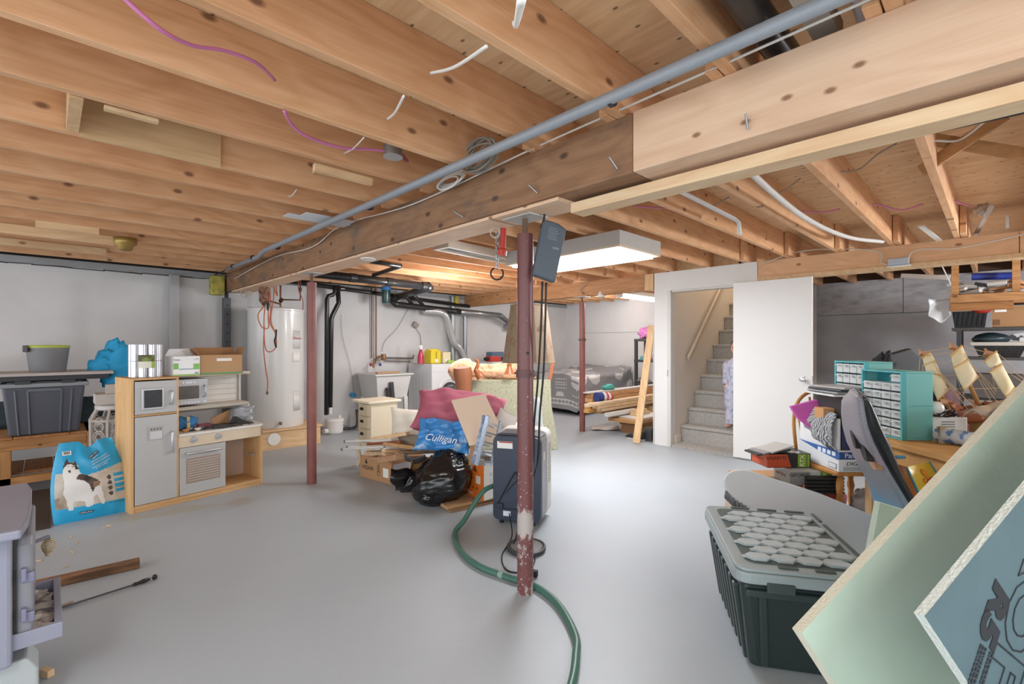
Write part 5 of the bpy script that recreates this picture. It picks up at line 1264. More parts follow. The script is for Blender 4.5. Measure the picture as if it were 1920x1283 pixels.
m_ = MB(); blob(m_, atd(905, 700, 6.30), (.36, .26, .12), .2, 1.6, 3, 26); blob(m_, atd(945, 698, 6.35), (.27, .24, .12), .2, 1.6, 6, 24); blob(m_, atd(870, 695, 6.35), (.2, .2, .16), .15, 1.6, 7, 22)
m_.build('peach_seat', PCH, t, w=True, smooth=True)
a_ = atd(869, 735, 5.75); m_ = MB()
m_.tube([a_, a_+Vector((0, 0, .12)), a_+Vector((-.012, 0, .24)), a_+Vector((-.018, .0, .295))], [.09, .102, .114, .106], 20)
m_.build('rolled_arm', mat('#9a5f3e', .5, var=.12, vs=9), t, w=True, smooth=True, autos=.9)
MB().tube(smoothpts([atd(902, 708, 5.8), atd(897, 701, 5.8), atd(893, 694, 5.8), atd(896, 685, 5.8), atd(896, 677, 5.8), atd(891, 674, 5.8)], 4), [.055]*2+[.05]*3+[.036]*4+[.024]*4+[.018]*5+[.016]*3, 12).build('carved_foot', WOODO, t, w=True, smooth=True)
c_ = atd(955, 702, 5.85)
MB().lathe([(.07, 0), (.05, .04), (.03, .09), (.025, .11), (.036, .115), (.036, .122), (.022, .128), (.02, .19), (.024, .2)], c_, 18).build('turned_foot', WOODO, t, w=True, smooth=True, autos=.9)
MB().bar(atd(1031, 713, 6.15), atd(1037, 676, 6.15), .045, .04).build('straight_leg', mat('#b5693c', .4), t, w=True, bevel=.004)
MB().bar(atd(950, 708, 6.10), atd(1005, 708, 6.10), .05, .02).build('frayed_rail', mat('#b98d62', .8, var=.3, vs=40, bump=.6), t, w=True)
# lamp shade
t = thing('lamp_shade', 'large tan fabric lamp shade standing behind the near post', 'lamp shade', tuple(atd(993, 676, 4.3)))
c_ = atd(991, 676, 4.3); c_.z = 1.15; KS = 4.3/5.1
SH = blotch('#8d7a64', '#74594a', 7, .9, .6, .66, bump=.1, bs=120, c3='#8a6a50', name='printed_shade')
m_ = MB().lathe([(r*KS, z*KS) for r, z in ((.285, 0), (.255, .2), (.225, .42), (.195, .605))], c_, 12, caps=False); m_.build('shade_fabric', SH, t, w=True, solid=.004)
for r_, z_ in ((.287*KS, 0), (.197*KS, .605*KS)): MB().tube([c_+Vector((r_*math.cos(a*PI/6), r_*math.sin(a*PI/6), z_)) for a in range(12)], .005, 6, closed=True).build('rim_trim', mat('#8a7558', .8), t, w=True)
MB().cyl((c_.x, c_.y, .0), (c_.x, c_.y, 1.4), .012).lathe([(.11, 0), (.1, .02), (.02, .04)], (c_.x, c_.y, 0), 16).build('lamp_stem', WOODO, t, w=True)
simple('plastic_roll', MB().tube([cf(.22, 4.35, 0), atd(1008, 833, 4.35), atd(1004, 790, 4.4), atd(1004, 752, 4.4), atd(1004, 745, 4.4)], [.1, .09, .065, .055, .03], 18), blotch('#cfd0cc', '#b5c4c8', 7, .35, bump=.3, bs=20), 'white wrapped roll standing behind the air conditioner', 'roll', smooth=True)
simple('plastic_sheet', crumple(MB(), lambda u, v: atd(925+85*u, 835-40*v*(u*.9+.1), 4.3-.15*u), 16, 12, .02, 9, 3), mat('#ddd3c8', .5), 'off white plastic sheet draped behind the air conditioner', 'sheet', solid=.004, smooth=True)
# ================================================================ far bay: bed, shelf, lumber, shoes, person on the stairs
t = thing('bed', 'low bed with grey and white patterned duvet in the far corner', 'bed', (7.9, 6.1, 0))
MB().box(7.08, 8.7, 5.46, 6.85, .18, .4).build('bed_base', mat('#3b3a3a', .8), t, w=True, bevel=.01)
MB().box(7.04, 8.72, 5.42, 6.88, .4, .62).build('mattress', mat('#8b8a88', .8), t, w=True, bevel=.04, seg=3)
for x, y in ((7.15, 5.52), (7.15, 6.78), (8.6, 5.52)):
    MB().box(x-.03, x+.03, y-.03, y+.03, 0, .18).build('leg', BLACKM, t, w=True)
def duv(u, v):
    a = -.6+u*2.3; b = -.6+v*2.0      # metres from the near corner along x and y
    x = 7.0+max(a, 0)-(.03+.04*min(1, -a/.6) if a < 0 else 0); y = 5.37+max(b, 0)-(.03+.04*min(1, -b/.6) if b < 0 else 0)
    drop = min(.6, max(-a, 0)+max(-b, 0)*.93)
    z = .70-drop
    ra = max(0, 1-max(a, 0)/.3) if a > 0 else 1; rb = max(0, 1-max(b, 0)/.3) if b > 0 else 1
    z -= .06*ra*ra*(a >= 0)+.06*rb*rb*(b >= 0)
    n_ = MN.noise(Vector((a*3.2, b*3.2, .5)))*.05+MN.noise(Vector((a*7, b*7, 3)))*.02
    if drop < .02: z += n_+.05
    else: x += n_*.6; y += n_*.6
    if a > 1.35: z += .10*math.sin(min(1, (a-1.35)/.3)*PI/2)
    return Vector((x, y, max(.06, z)))
def duvcol(u, v):
    a = -.6+u*2.3; b = -.6+v*2.0
    if min(abs(a+.42), abs(a+.50)) < .014 or (b < 0 and min(abs(b+.42), abs(b+.5)) < .014): return 1
    if abs(a+.46) < .04 and int((b+5)*22) % 2 == 0 and abs(a+.46) > .012: return 1
    ca, cb = (a+.22)/.42, (b+.2)/.42
    i, j = math.floor(ca), math.floor(cb); la, lb = ca-i-.5, cb-j-.5
    h = (i*7+j*13) % 5
    if a < -.38 or b < -.38: return 0
    if h in (0, 2) and (la*2.3)**2+(lb*2.6+la*.5)**2 < 1 and not (abs(la+.1) < .04 and lb > 0): return 1
    if h == 1 and abs(la) < .33 and abs(lb) < .33-abs(la)*.5: return 1
    if h == 3 and int((la+9)*24) % 3 == 0 and abs(lb) < .35 and int((lb+9)*20) % 3: return 1
    return 0
MB().grid(duv, 110, 96, matfn=duvcol).build('duvet', [mat('#8d8d8f', .9, var=.06), mat('#c9c8c6', .9)], t, w=True, smooth=True)

SHB = mat('#3a3b3d', .5)
sx_, sy_ = 8.12, 4.92
t = thing('plastic_shelf', 'dark grey plastic shelving unit beyond the bed', 'shelf', (8.3, 4.6, 0))
for z in (.1, .53, .97, 1.37): MB().box(sx_, sx_+.42, sy_-.75, sy_, z, z+.045).build('shelf_board', SHB, t, w=True, bevel=.004)
for x in (sx_+.03, sx_+.39):
    for y in (sy_-.03, sy_-.72): MB().box(x-.025, x+.025, y-.025, y+.025, 0, 1.37).build('corner_post', SHB, t, w=True)
simple('pink_jacket', blob(MB(), (sx_+.15, sy_-.27, 1.51), (.16, .2, .12), .4, 2.5, 4, 26, flat=-.09), mat('#c97bb5', .7), 'bright pink jacket heaped on top of the dark shelving unit', 'jacket', smooth=True)
for k, (z, c_, dy, nm, cat) in enumerate(((1.03, '#5e9b96', .12, 'teal folded shirt on the second shelf of the dark unit', 'clothes'), (1.05, '#b98a94', .3, 'pale pink folded shirt on the second shelf of the dark unit', 'clothes'), (.6, '#b9b4ae', .14, 'light grey clothes heap on the lower shelf', 'clothes'), (.6, '#c0535e', .42, 'coral red bag on the lower shelf of the dark unit', 'bag'), (.61, '#8b7a70', .02, 'small brown shoe on the left end of the lower shelf', 'shoe'))):
    simple('folded_shirt' if 'shirt' in nm else ('red_bag' if k == 3 else ('clothes_heap' if k == 2 else 'brown_shoe')), blob(MB(), (sx_+.12, sy_-.05-dy, z+.0), (.11, .09 if k != 4 else .04, .05), .3, 2.4, k, 18, flat=-.035), mat(c_, .8), nm, cat, smooth=True)

# lumber stack
rng = random.Random(14)
def lumber(y, z, x0, x1, w_, h_, lab, m_=LUM, dy=0):
    simple('lumber_board', MB().bar((x0, y, z), (x1, y+dy, z), w_, h_), m_, lab, 'board', 'stacked lumber', bevel=.003)
WHB = mat('#cfccc6', .6); LU2 = wood('#c79a6d', '#aa7c50', '#7a5232', ax=0, knots=.2); LU3 = wood('#e0c6a4', '#cfae88', '#8a6040', ax=0, knots=.2)
lumber(4.3, .585, 5.75, 8.0, .12, .02, 'grey white strip on top at the back of the lumber stack', WHB)
lumber(4.28, .54, 5.8, 8.0, .14, .06, 'uppermost brown board at the back of the lumber stack', LU2)
lumber(4.27, .475, 5.78, 8.0, .14, .06, 'second brown board at the back of the lumber stack', LU2)
lumber(4.1, .44, 5.6, 7.9, .1, .05, 'middle board under the striped sock roll', LU3)
lumber(3.93, .475, 5.28, 7.8, .09, .04, 'foremost long pale board sticking out past the thin post', LU3)
lumber(3.95, .43, 5.5, 7.8, .1, .045, 'pale board just under the foremost board', LUM)
lumber(3.96, .38, 5.62, 7.8, .1, .045, 'third board down at the front of the lumber stack', LU3)
lumber(4.02, .335, 5.68, 7.7, .1, .04, 'lowest board at the front of the lumber stack', LU2)
lumber(4.12, .35, 5.52, 7.6, .09, .05, 'yellowish board low in the stack behind the front ones', wood('#c89a55', '#ae7f3e', '#7a5232', ax=0, knots=.2))
lumber(4.2, .39, 5.66, 7.8, .12, .06, 'brown board low at the back of the lumber stack', LU2)
simple('lumber_support', MB().box(7.0, 7.3, 3.8, 4.4, 0, .31), LUM, 'timber crate carrying the middle of the lumber stack', 'crate')
t = thing('striped_sock_roll', 'rolled cloth with blue end and red white stripes on the lumber', 'cloth', tuple(atd(1118, 742, 6.9)))
p, q = atd(1118, 744, 6.9), atd(1147, 740, 7.05); p.z = q.z = .465+.075
MB().cyl(p, p.lerp(q, .33), .072).build('blue_end', mat('#2c3a78', .8), t, w=True, smooth=True, autos=.6)
for k in range(4): MB().cyl(p.lerp(q, .33+.16*k), p.lerp(q, .49+.16*k), .07-.006*k).build('stripe_band', mat('#b04a52' if k % 2 else '#d6cfcb', .8), t, w=True, smooth=True, autos=.6)
simple('teal_cloth', blob(MB(), (6.35, 4.3, .63), (.12, .07, .05), .3, 2.5, 2, 18, flat=-.035), mat('#4fa39a', .8), 'crumpled teal cloth on top of the lumber stack', 'cloth', smooth=True)
# cartons under the lumber
def slab(nm, px0, py0, px1, py1, d0, d1, w_, h_, m_, lab, cat='board'):
    return simple(nm, MB().bar(atd(px0, py0, d0), atd(px1, py1, d1), w_, h_), m_, lab, cat, bevel=.002)
q = fl(1178, 813); simple('cardboard_box', MB().box(q.x, q.x+.6, q.y-.2, q.y+.12, 0, .12), CARD, 'lowest tan carton on the floor under the scrap boards by the stair wall', 'box')
simple('cardboard_box', MB().box(q.x-.0, q.x+.6, q.y-.25, q.y+.15, .121, .19), CARDD, 'brown carton lying on the lowest tan carton', 'box')
simple('flattened_carton', MB().box(q.x-.22, q.x+.6, q.y-.3, q.y+.2, .191, .235), mat('#b28657', .85), 'flat open carton with torn flap under the white panel', 'cardboard')
simple('white_plank', MB().box(q.x-.1, q.x+.6, q.y-.28, q.y+.1, .236, .26), WHB, 'white panel piece lying on the flat torn carton', 'panel')
simple('timber_offcut', MB().box(q.x+.05, q.x+.45, q.y-.1, q.y+.0, .261, .30), LUM, 'lower pale block on the white panel beside the leaning stud', 'board')
simple('timber_offcut', MB().box(q.x+.1, q.x+.4, q.y-.08, q.y+.02, .301, .34), LUM, 'upper pale block on the white panel beside the leaning stud', 'board')
slab('white_trim', 1136, 778, 1190, 769, 6.75, 7.2, .05, .05, WHITE, 'white plastic trim bar poking out under the lumber', 'trim bar')
simple('white_sheet', crumple(MB(), lambda u, v: fl(1110+50*u, 803+5*v)+Vector((0, 0, .02+.03*u*math.sin(PI*v))), 10, 6, .02, 6), WHITE, 'white plastic sheet on the floor below the lumber ends', 'sheet', solid=.006)
simple('timber_stud', MB().bar(fl(1193, 832)+Vector((0, .0, .012)), (5.735, 3.205, 1.56), .09, .04, (1, .3, 0)), LUMZ, 'pale timber stud leaning against the white stair wall end', 'stud', bevel=.003)
p = fl(1222.5, 832)
simple('hardboard_panel', MB().box(5.72, 6.1, 3.165, 3.18, .001, 1.53), mat('#d8d5d0', .6), 'thin white panel standing on edge along the stair wall end', 'panel')
def boot(px, py, d_, lab, m1, sole, h, nm):
    c = fl(px, py); t = thing(nm, lab, 'shoe', tuple(c))
    R = Matrix.Translation(c) @ Euler((0, 0, CAMROT+2.4)).to_matrix().to_4x4()
    m_ = MB(); m_.M = R
    secs = [(-.11, .04, h), (-.07, .048, h), (-.02, .05, h*.96), (.03, .048, h*.62), (.09, .048, .085), (.15, .04, .06), (.18, .02, .035)]
    def fn(u, v):
        s = u*(len(secs)-1); i = min(int(s), len(secs)-2); f = s-i
        x = secs[i][0]*(1-f)+secs[i+1][0]*f; w = secs[i][1]*(1-f)+secs[i+1][1]*f; hh = secs[i][2]*(1-f)+secs[i+1][2]*f
        a = v*PI; return (x, w*math.cos(a), .022+(hh-.022)*math.sin(a)**.45)
    m_.grid(fn, 24, 14); m_.build('upper', m1, t, w=True, smooth=True)
    m_ = MB(); m_.M = R; m_.prism([(-.115, -.04), (-.115, .04), (0, .05), (.12, .052), (.18, .02), (.18, -.02), (.12, -.052), (0, -.05)], 0, .024); m_.build('sole', sole, t, w=True, bevel=.006)
    m_ = MB(); m_.M = R
    for k in range(4): m_.tube([(.0+.028*k, -.03, h*.8-.035*k), (.012+.028*k, 0, h*.84-.035*k), (.0+.028*k, .03, h*.8-.035*k)], .003, 5)
    m_.build('laces', mat('#8a8a88'), t, w=True)
boot(1210, 826, 0, 'black hiking boot on the floor between stud and stair wall', mat('#2f3133', .6), mat('#3a3c3e'), .19, 'hiking_boot')
boot(1196, 825, 0, 'black and red sneaker half hidden by the leaning stud', mat('#232326', .6), mat('#c9c5c2'), .13, 'sneaker')

# child on the stairs, mostly behind the door edge
t = thing('person', 'child in pale lavender patterned pyjamas standing on the lowest stair, mostly behind the open door', 'person', (6.2, 2.275, .245))
J = [(0, 0, .50), (0, 0, .66), (0, 0, .80), (0, 0, .90), (0, 0, .97),        # pelvis, waist, chest, neck, skull base
     (0, .075, .48), (.03, .09, .26), (.0, .10, .05), (-.05, .14, .03),       # left leg to toes
     (0, -.07, .48), (.01, -.075, .26), (-.02, -.075, .05), (-.1, -.075, .03),
     (0, .12, .82), (-.01, .125, .66), (-.06, .12, .55), (0, -.12, .82), (-.01, -.14, .66), (-.06, -.13, .55)]
Rr = [.085, .075, .085, .038, .04, .06, .045, .034, .022, .06, .045, .034, .022, .045, .033, .024, .045, .033, .024]
E_ = [(0, 1), (1, 2), (2, 3), (3, 4), (0, 5), (5, 6), (6, 7), (7, 8), (0, 9), (9, 10), (10, 11), (11, 12), (2, 13), (13, 14), (14, 15), (2, 16), (16, 17), (17, 18)]
me = bpy.data.meshes.new('body'); me.from_pydata(J, E_, [])
o = bpy.data.objects.new('body', me); C.objects.link(o); o.parent = t; PM[o] = PM[t]
sk_ = o.modifiers.new('k', 'SKIN'); o.modifiers.new('d', 'SUBSURF').render_levels = 2
for i, r in enumerate(Rr): me.skin_vertices[0].data[i].radius = (r, r*(1.25 if i < 3 else 1))
me.skin_vertices[0].data[0].use_root = True
me.materials.append(mat('#d9a58d', .6))
SKIN = mat('#d9a58d', .6)
PJ = blotch('#c3c0cf', '#9aa0b8', 22, .85, .5, .6, name='pyjama_print')
m_ = MB()
for s in (1, -1): m_.tube(smoothpts([(0, .05*s, .54), (.0, .078*s, .46), (.02, .088*s, .26), (-.005, .092*s, .1), (-.01, .093*s, .06)], 4), [.1]*4+[.088]*4+[.068]*4+[.06]*5, 16)
m_.build('pyjama_trousers', PJ, t, smooth=True)
m_ = MB().lathe([(.115, .46), (.112, .62), (.125, .76), (.11, .85), (.05, .905)], (0, 0, 0), 20, sx=.85, sy=1.1)
for s in (1, -1): m_.tube(smoothpts([(0, .1*s, .83), (0, .14*s, .78), (-.01, .135*s, .66), (-.055, .128*s, .565)], 4), [.055]*5+[.047]*8, 14)
m_.build('pyjama_top', PJ, t, smooth=True)
m_ = MB()
def headf(u, v):
    a = u*2*PI; th = (v-.5)*PI
    d = Vector((math.cos(th)*math.cos(a), math.cos(th)*math.sin(a), math.sin(th)))
    p = Vector((d.x*.088, d.y*.078, d.z*.105)); 
    if d.x < 0: p.x *= 1-.12*max(0, -d.z)
    p.x -= .014*math.exp(-((d.y/.16)**2+((d.z+.08)/.2)**2))*(d.x < 0)
    return p+Vector((-.005, 0, 1.02))
m_.grid(headf, 28, 22, closeu=True); hd = m_.build('head', SKIN, t, smooth=True)
for s in (1, -1):
    blob(MB(), (-.083, .03*s, 1.03), (.009, .013, .008), 0, n=10).build('eye', mat('#2b2320', .3), hd, smooth=True)
    blob(MB(), (.0, .08*s, 1.01), (.016, .008, .025), 0, n=10).build('ear', SKIN, hd, smooth=True)
blob(MB(), (-.083, 0, .972), (.006, .022, .005), 0, n=10).build('mouth', mat('#a5605a'), hd, smooth=True)
m_ = MB(); blob(m_, (.018, 0, 1.045), (.088, .088, .1), .08, 4, 3, 24); m_.build('hair', mat('#4a3527', .8), t, smooth=True)
for s in (1, -1):
    for k in range(4): MB().tube([(-.062, (.128 if s > 0 else -.132)+(k-1.5)*.009, .545), (-.078, (.128 if s > 0 else -.132)+(k-1.5)*.01, .525), (-.082, (.128 if s > 0 else -.132)+(k-1.5)*.01, .502+.004*abs(k-1.5))], [.0062, .0055, .004], 7).build('finger', SKIN, t, smooth=True)
    MB().tube([(-.06, (.128 if s > 0 else -.132)-.02*s, .55), (-.08, (.128 if s > 0 else -.132)-.034*s, .535)], [.007, .005], 7).build('thumb', SKIN, t, smooth=True)
# ================================================================ right side
def CM(o, rz=0, rot=None):
    return Matrix.Translation(o) @ (Euler(rot).to_matrix().to_4x4() if rot else Euler((0, 0, CAMROT+rz)).to_matrix().to_4x4())
# big tote: local x along the left side away from the camera, y across to the right
aT = math.radians(32.5)
t = thing('storage_tote', 'big dark green ribbed tote with grey hexagon lid on the floor at the foam boards', 'storage box', (1.942, .721, 0), aT)
# local frame: x = (cos32.5, sin32.5), y to the left; the tote spans y from -0.54 to 0
TG = mat('#25302f', .35, var=.06); LG = mat('#8f9a9c', .4, var=.03); LD = mat('#465250', .45)
m_ = MB(); tote_side(m_, .02, .73, -.52, -.02, 0, .37, .045)
tb = m_.build('body', TG, t, bevel=.03, seg=3)
m_ = MB()
for k in range(8):
    x = .1+k*.078; m_.bar((x*.93+.028, -.066, .015), (x, -.018, .33), .03, .022, (0, 1, 0))
m_.build('side_ribs', mat('#2c3837', .35), tb, bevel=.006)
m_ = MB().bar((.064, -.12, .02), (.018, -.1, .33), .03, .02, (1, 0, 0)).bar((.064, -.42, .02), (.018, -.44, .33), .03, .02, (1, 0, 0)).box(.004, .03, -.5, -.04, .315, .345)
m_.build('front_ribs', mat('#2c3837', .35), tb, bevel=.006)
ld = MB().prism(rrect(-.005, .755, -.545, .005, .06), .37, .415).prism(rrect(.0, .75, -.54, .0, .055), .415, .432).build('lid', LG, t, bevel=.008, seg=3)
MB().prism(rrect(.05, .7, -.49, -.05, .04), .4325, .4335).build('lid_recess_shade', LD, ld)  # darker than the lid: shade between the pads put into the colour
m_ = MB()
hexa = lambda cx, cy, rx_, ry_: [(cx+rx_*math.cos(k*PI/3), cy+ry_*math.sin(k*PI/3)) for k in range(6)]
for i in range(8):
    for j in range(5):
        cx = .1+i*.0735; cy = -.105-j*.095-(.0475 if i % 2 else 0)
        if cy < -.46: continue
        m_.prism([(cx+.0355*math.cos(k*PI/3+PI/6), cy+.0525*math.sin(k*PI/3+PI/6)) for k in range(6)], .4335, .446)
        m_.box(cx-.008, cx+.008, cy+.035, cy+.06, .4335, .442)
m_.build('hexagon_pads', mat('#a3adaf', .4, var=.03), ld, bevel=.0025)
m_ = MB()
for a_, b_ in (((.03, .12), (-.03, -.016)), ((.16, .56), (-.03, -.016)), ((.6, .71), (-.03, -.016))): m_.box(a_[0], a_[1], -.522, -.508, .431, .4385)
for k in range(3): m_.box(.02, .034, -.16-.13*k-.07, -.16-.13*k, .431, .4385); m_.box(.716, .73, -.13-.13*k-.09, -.13-.13*k, .431, .4385)
m_.build('lid_slots', LD, ld)
for s in (-.16, -.4): MB().box(-.012, .0, s-.05, s+.05, .345, .385).build('lid_clip', mat('#3a4543', .4), ld, bevel=.004)

# ironing board leaning behind the tote
t = thing('ironing_board', 'grey padded ironing board lying tilted behind the big tote', 'ironing board', tuple(atd(1520, 950, 2.8)))
A_, D_, B_, C_ = atd(1376, 858, 3.15), atd(1452, 945, 2.9), atd(1660, 962, 2.72), atd(1660, 1062, 2.5)
U_ = ((B_-A_)+(C_-D_)).normalized(); V_ = (D_-A_)-U_*((D_-A_).dot(U_)); Vn = V_.normalized(); Nn = U_.cross(Vn).normalized()
if Nn.z < 0: Nn = -Nn
M0 = Matrix((U_, Vn, Nn)).transposed().to_4x4(); M0.translation = A_
wd = .3
outl = []
for k in range(13):
    a = PI/2+PI*k/12; outl.append((.17+.17*math.cos(a)*1.0, wd/2+.0-(wd/2*.8)*math.sin(a)*1.0))
outl = [(x, y) for x, y in outl]
outl = [(1.25, 0-.02), (.5, -.01)]+outl+[(.5, wd+.01), (1.25, wd+.02)]
m_ = MB(); m_.M = M0; m_.prism(outl, -.035, .0); m_.build('padded_cover', mat('#b4b7b9', .85, var=.03, bump=.08, bs=60), t, w=True, bevel=.014, seg=3, smooth=False)
rng = random.Random(3); m_ = MB(); m_.M = M0
ep = [(.05, wd*.86), (.1, wd*.93), (.18, wd*.97), (.28, wd), (.38, wd+.005), (.48, wd+.01), (.58, wd+.01)]
for k in range(len(ep)-1):
    for f in (0, .33, .66):
        x = ep[k][0]*(1-f)+ep[k+1][0]*f; y = ep[k][1]*(1-f)+ep[k+1][1]*f
        m_.tube([(x, y-.03, -.012), (x+.012, y+.004, -.03), (x+.008, y-.03, -.06)], [.012, .017, .01], 8)
m_.build('gathered_hem', mat('#5f6264', .8), t, w=True, smooth=True)
m_ = MB(); m_.M = M0; m_.tube([(.4, .1, -.04), (1.0, .1, -.05)], .012).tube([(.4, .2, -.04), (1.0, .2, -.05)], .012); m_.build('frame_tubes', STEEL, t, w=True)
MB().bar(M0 @ Vector((.5, .28, -.03)), M0 @ Vector((.5, .1, -.05))-Vector((0, 0, .2)), .03, .03).build('folded_leg', STEEL, t, w=True)
c_ = cf(1.62, 3.18); simple('open_carton', MB().add([], []) and MB().box(-.14, .14, -.12, .12, 0, .005).box(-.14, .14, -.12, -.115, .005, .36).box(-.14, .14, .115, .12, .005, .36).box(-.14, -.135, -.12, .12, .005, .36).box(.135, .14, -.12, .12, .005, .36) if False else (lambda m: (setattr(m, 'M', CM(c_)), m.box(-.14, .14, -.12, .12, 0, .005).box(-.14, .14, -.12, -.115, .005, .34).box(-.14, .14, .115, .12, .005, .34).box(-.14, -.135, -.115, .115, .005, .34).box(.135, .14, -.115, .115, .005, .34))[1])(MB()), mat('#b9a48c', .85), 'tan open carton on the floor under the ironing board tip', 'box')
simple('yellow_packet', blob(MB(), cf(1.58, 3.16, .3), (.07, .06, .05), .3, 3, 2, 14), mat('#a8a13f', .6), 'yellow green packet inside the tan open carton', 'packet', smooth=True)
simple('brown_packet', MB().cbox(cf(1.67, 3.15, .31), (.08, .12, .07), (.3, .2, .4)), mat('#6b5848', .7), 'dark brown packet inside the tan open carton', 'packet', bevel=.005)

# graphics card boxes on a carton
t = thing('cardboard_box', 'plain carton on the floor carrying the orange and green printed boxes', 'box', tuple(cf(2.02, 3.62)), CAMROT)
MB().box(-.3, .1, -.16, .16, 0, .31).build('carton', CARD, t, bevel=.003)
ORG = mat('#c0502e', .5); GRN = mat('#7fa02c', .5); BLK = mat('#2a2a2c', .4)
def gpu(loc, rz, w_, lab, c1, c2, txt, mats):
    t = thing('printed_box', lab, 'box', tuple(loc), CAMROT+rz)
    MB().box(0, w_, 0, .22, 0, .1).build('carton', mats[0], t, bevel=.002)
    MB().prism([(0, .004), (w_*.55, .004), (w_*.45, .096), (0, .096)], -.0015, 0, 'y').build('front_print', mats[1], t)
    MB().box(w_*.7, w_*.97, -.0015, 0, 0.004, .096).build('green_panel', GRN, t)
    MB().box(w_*.9, w_*.915, -.002, 0, .004, .096).build('black_line', BLK, t)
    MB().prism([(.0, .004), (.2, .004), (.2, .05), (.07, .096), (0, .096)], -.0015, 0, 'x').build('side_print', mats[1], t)
    textmesh(txt, .032, frame((w_*.2, -.002, .07), (1, 0, 0), (0, 0, 1)), INK, t)
    textmesh('RTX', .045, frame((w_*.8, -.002, .05), (0, 0, 1), (-1, 0, 0)), mat('#dfe6c8'), t)
    textmesh(txt, .03, frame((-.002, .12, .05), (0, -1, 0), (0, 0, 1)), mat('#7d2f1c'), t)
    return t
g2 = gpu(cf(1.97, 3.36, .315), .0, .3, 'grey and green printed box under the orange one', 0, 0, 'GEFORCE', [mat('#c9cac6', .5), mat('#9b9d9a', .5)])
g1 = gpu(cf(1.84, 3.42, .42), .05, .32, 'orange black and green printed box behind the ironing board tip', 0, 0, 'GIGABYTE', [BLK, ORG])
for k, (dx, dz, m_, nm) in enumerate(((0, 0, BLK, 'black booklet lying on the orange printed box, lowest'), (.015, .012, mat('#8a8a88', .4), 'grey bracket plate on the black booklet'), (.05, .022, mat('#b4b1ab', .4), 'pale paper leaflet topping the booklets'))):
    simple('booklet', MB().cbox(cf(1.88+dx, 3.5, .53+dz), (.26-.03*k, .16, .01), (.0, -.12-.03*k, CAMROT+.1+.1*k)), m_, nm, 'booklet')
simple('white_strips', MB().cbox(cf(1.98, 3.5, .535), (.02, .18, .012), (0, 0, CAMROT+.5)).cbox(cf(2.02, 3.5, .53), (.02, .18, .012), (0, 0, CAMROT+.55)), WHITE, 'pair of white bracket strips beside the booklets', 'strips')

# windsor chair with boxes
OAK = wood('#b8803f', '#94622b', '#6b4420', ax=2, knots=.05, grain=20, objvar=.02)
t = thing('windsor_chair', 'golden oak bow back chair loaded with boxes beside the open door', 'chair', tuple(cf(2.42, 3.45)), CAMROT)
# local x right, y away
MB().prism([(-.22, -.24), (.22, -.24), (.25, -.05), (.23, .2), (.1, .26), (-.1, .26), (-.24, .2), (-.26, -.05)], .415, .447).build('seat', OAK, t, bevel=.012, seg=3)
hoop = []
for k in range(25):
    a = PI*k/24; sq = abs(math.sin(a))**.8
    hoop.append((.02-.25*math.copysign(abs(math.cos(a))**.75, math.cos(a))-.03*math.sin(2*a), .2+.07*sq, .44+.51*abs(math.sin(a))**.7))
MB().tube(hoop, .013, 10).build('bow', OAK, t, smooth=True)
for k in range(5):
    xs = -.16+.08*k; xt = .02+(xs-.02)*1.15; zt = .44+.51*math.sin(math.acos(max(-1, min(1, (xt-.02)/.25))))**.7-.01
    MB().tube([(xs, .2, .445), (xt, .265, zt)], .008, 8).build('spindle', OAK, t, smooth=True)
for x, y in ((-.16, -.18), (.16, -.18), (-.16, .18), (.16, .18)):
    sx2, sy2 = x*1.35, y*1.3
    p, q = Vector((x, y, .415)), Vector((sx2, sy2, 0))
    rs = [.016, .024, .024, .018, .026, .018, .024, .022, .016, .013]
    MB().tube([p.lerp(q, k/9) for k in range(10)], rs, 12).build('leg', OAK, t, smooth=True)
MB().tube([(-.2, -.2, .17), (0, -.205, .18), (.2, -.2, .17)], [.011, .017, .011], 10).build('stretcher', OAK, t, smooth=True)
MB().tube([(-.2, -.2, .14), (-.2, 0, .15), (-.2, .2, .14)], [.011, .017, .011], 10).build('stretcher', OAK, t, smooth=True)
PB = thing('printed_carton', 'blue and white printed carton on the seat of the oak chair', 'box', tuple(cf(2.2, 3.2, .449)), CAMROT)
MB().box(0, .42, 0, .44, 0, .145).build('carton', mat('#d5d8da', .5), PB, bevel=.002)
BLU = mat('#2f5f9f', .5)
MB().prism([(.44-.0, .14), (0, .14), (0, .08), (.2, .1)], -.0015, 0, 'x').build('blue_swoosh', BLU, PB)
MB().box(.002, .42, -.0015, 0, .085, .135).build('blue_band', mat('#2b4a80', .5), PB)
textmesh('Panasonic', .046, frame((.13, -.002, .11), (1, 0, 0), (0, 0, 1)), mat('#dfe4ea'), PB)
textmesh('DIGA', .036, frame((.1, -.002, .055), (1, 0, 0), (0, 0, 1)), INK, PB, sx=1.2, shear=.2)
m_ = MB()
for k in range(5): m_.box(.03, .16, -.002, -.0005, .008+k*.006, .011+k*.006); m_.box(.19, .33, -.002, -.0005, .008+k*.006, .011+k*.006)
m_.build('fine_print', mat('#8b8f94'), PB)
m_ = MB()
for k in range(4): m_.box(-.0025, -.001, .03+.05*k, .065+.05*k, .1, .128)
m_.build('icon_row', mat('#dfe5ec', .5), PB)
m_ = MB().box(-.002, -.0005, .02, .1, .015, .05); m_.cur = 1; m_.box(-.003, -.001, .024, .096, .018, .047)
m_.build('recycling_panel', [INK, mat('#d5d8da')], PB)
t = thing('white_box', 'plain white carton standing on the blue and white carton', 'box', tuple(cf(2.2, 3.21, .596)), CAMROT)
MB().box(0, .02, 0, .42, 0, .21).box(.02, .3, .4, .42, 0, .2).build('carton', mat('#d9dadb', .5), t, bevel=.002)
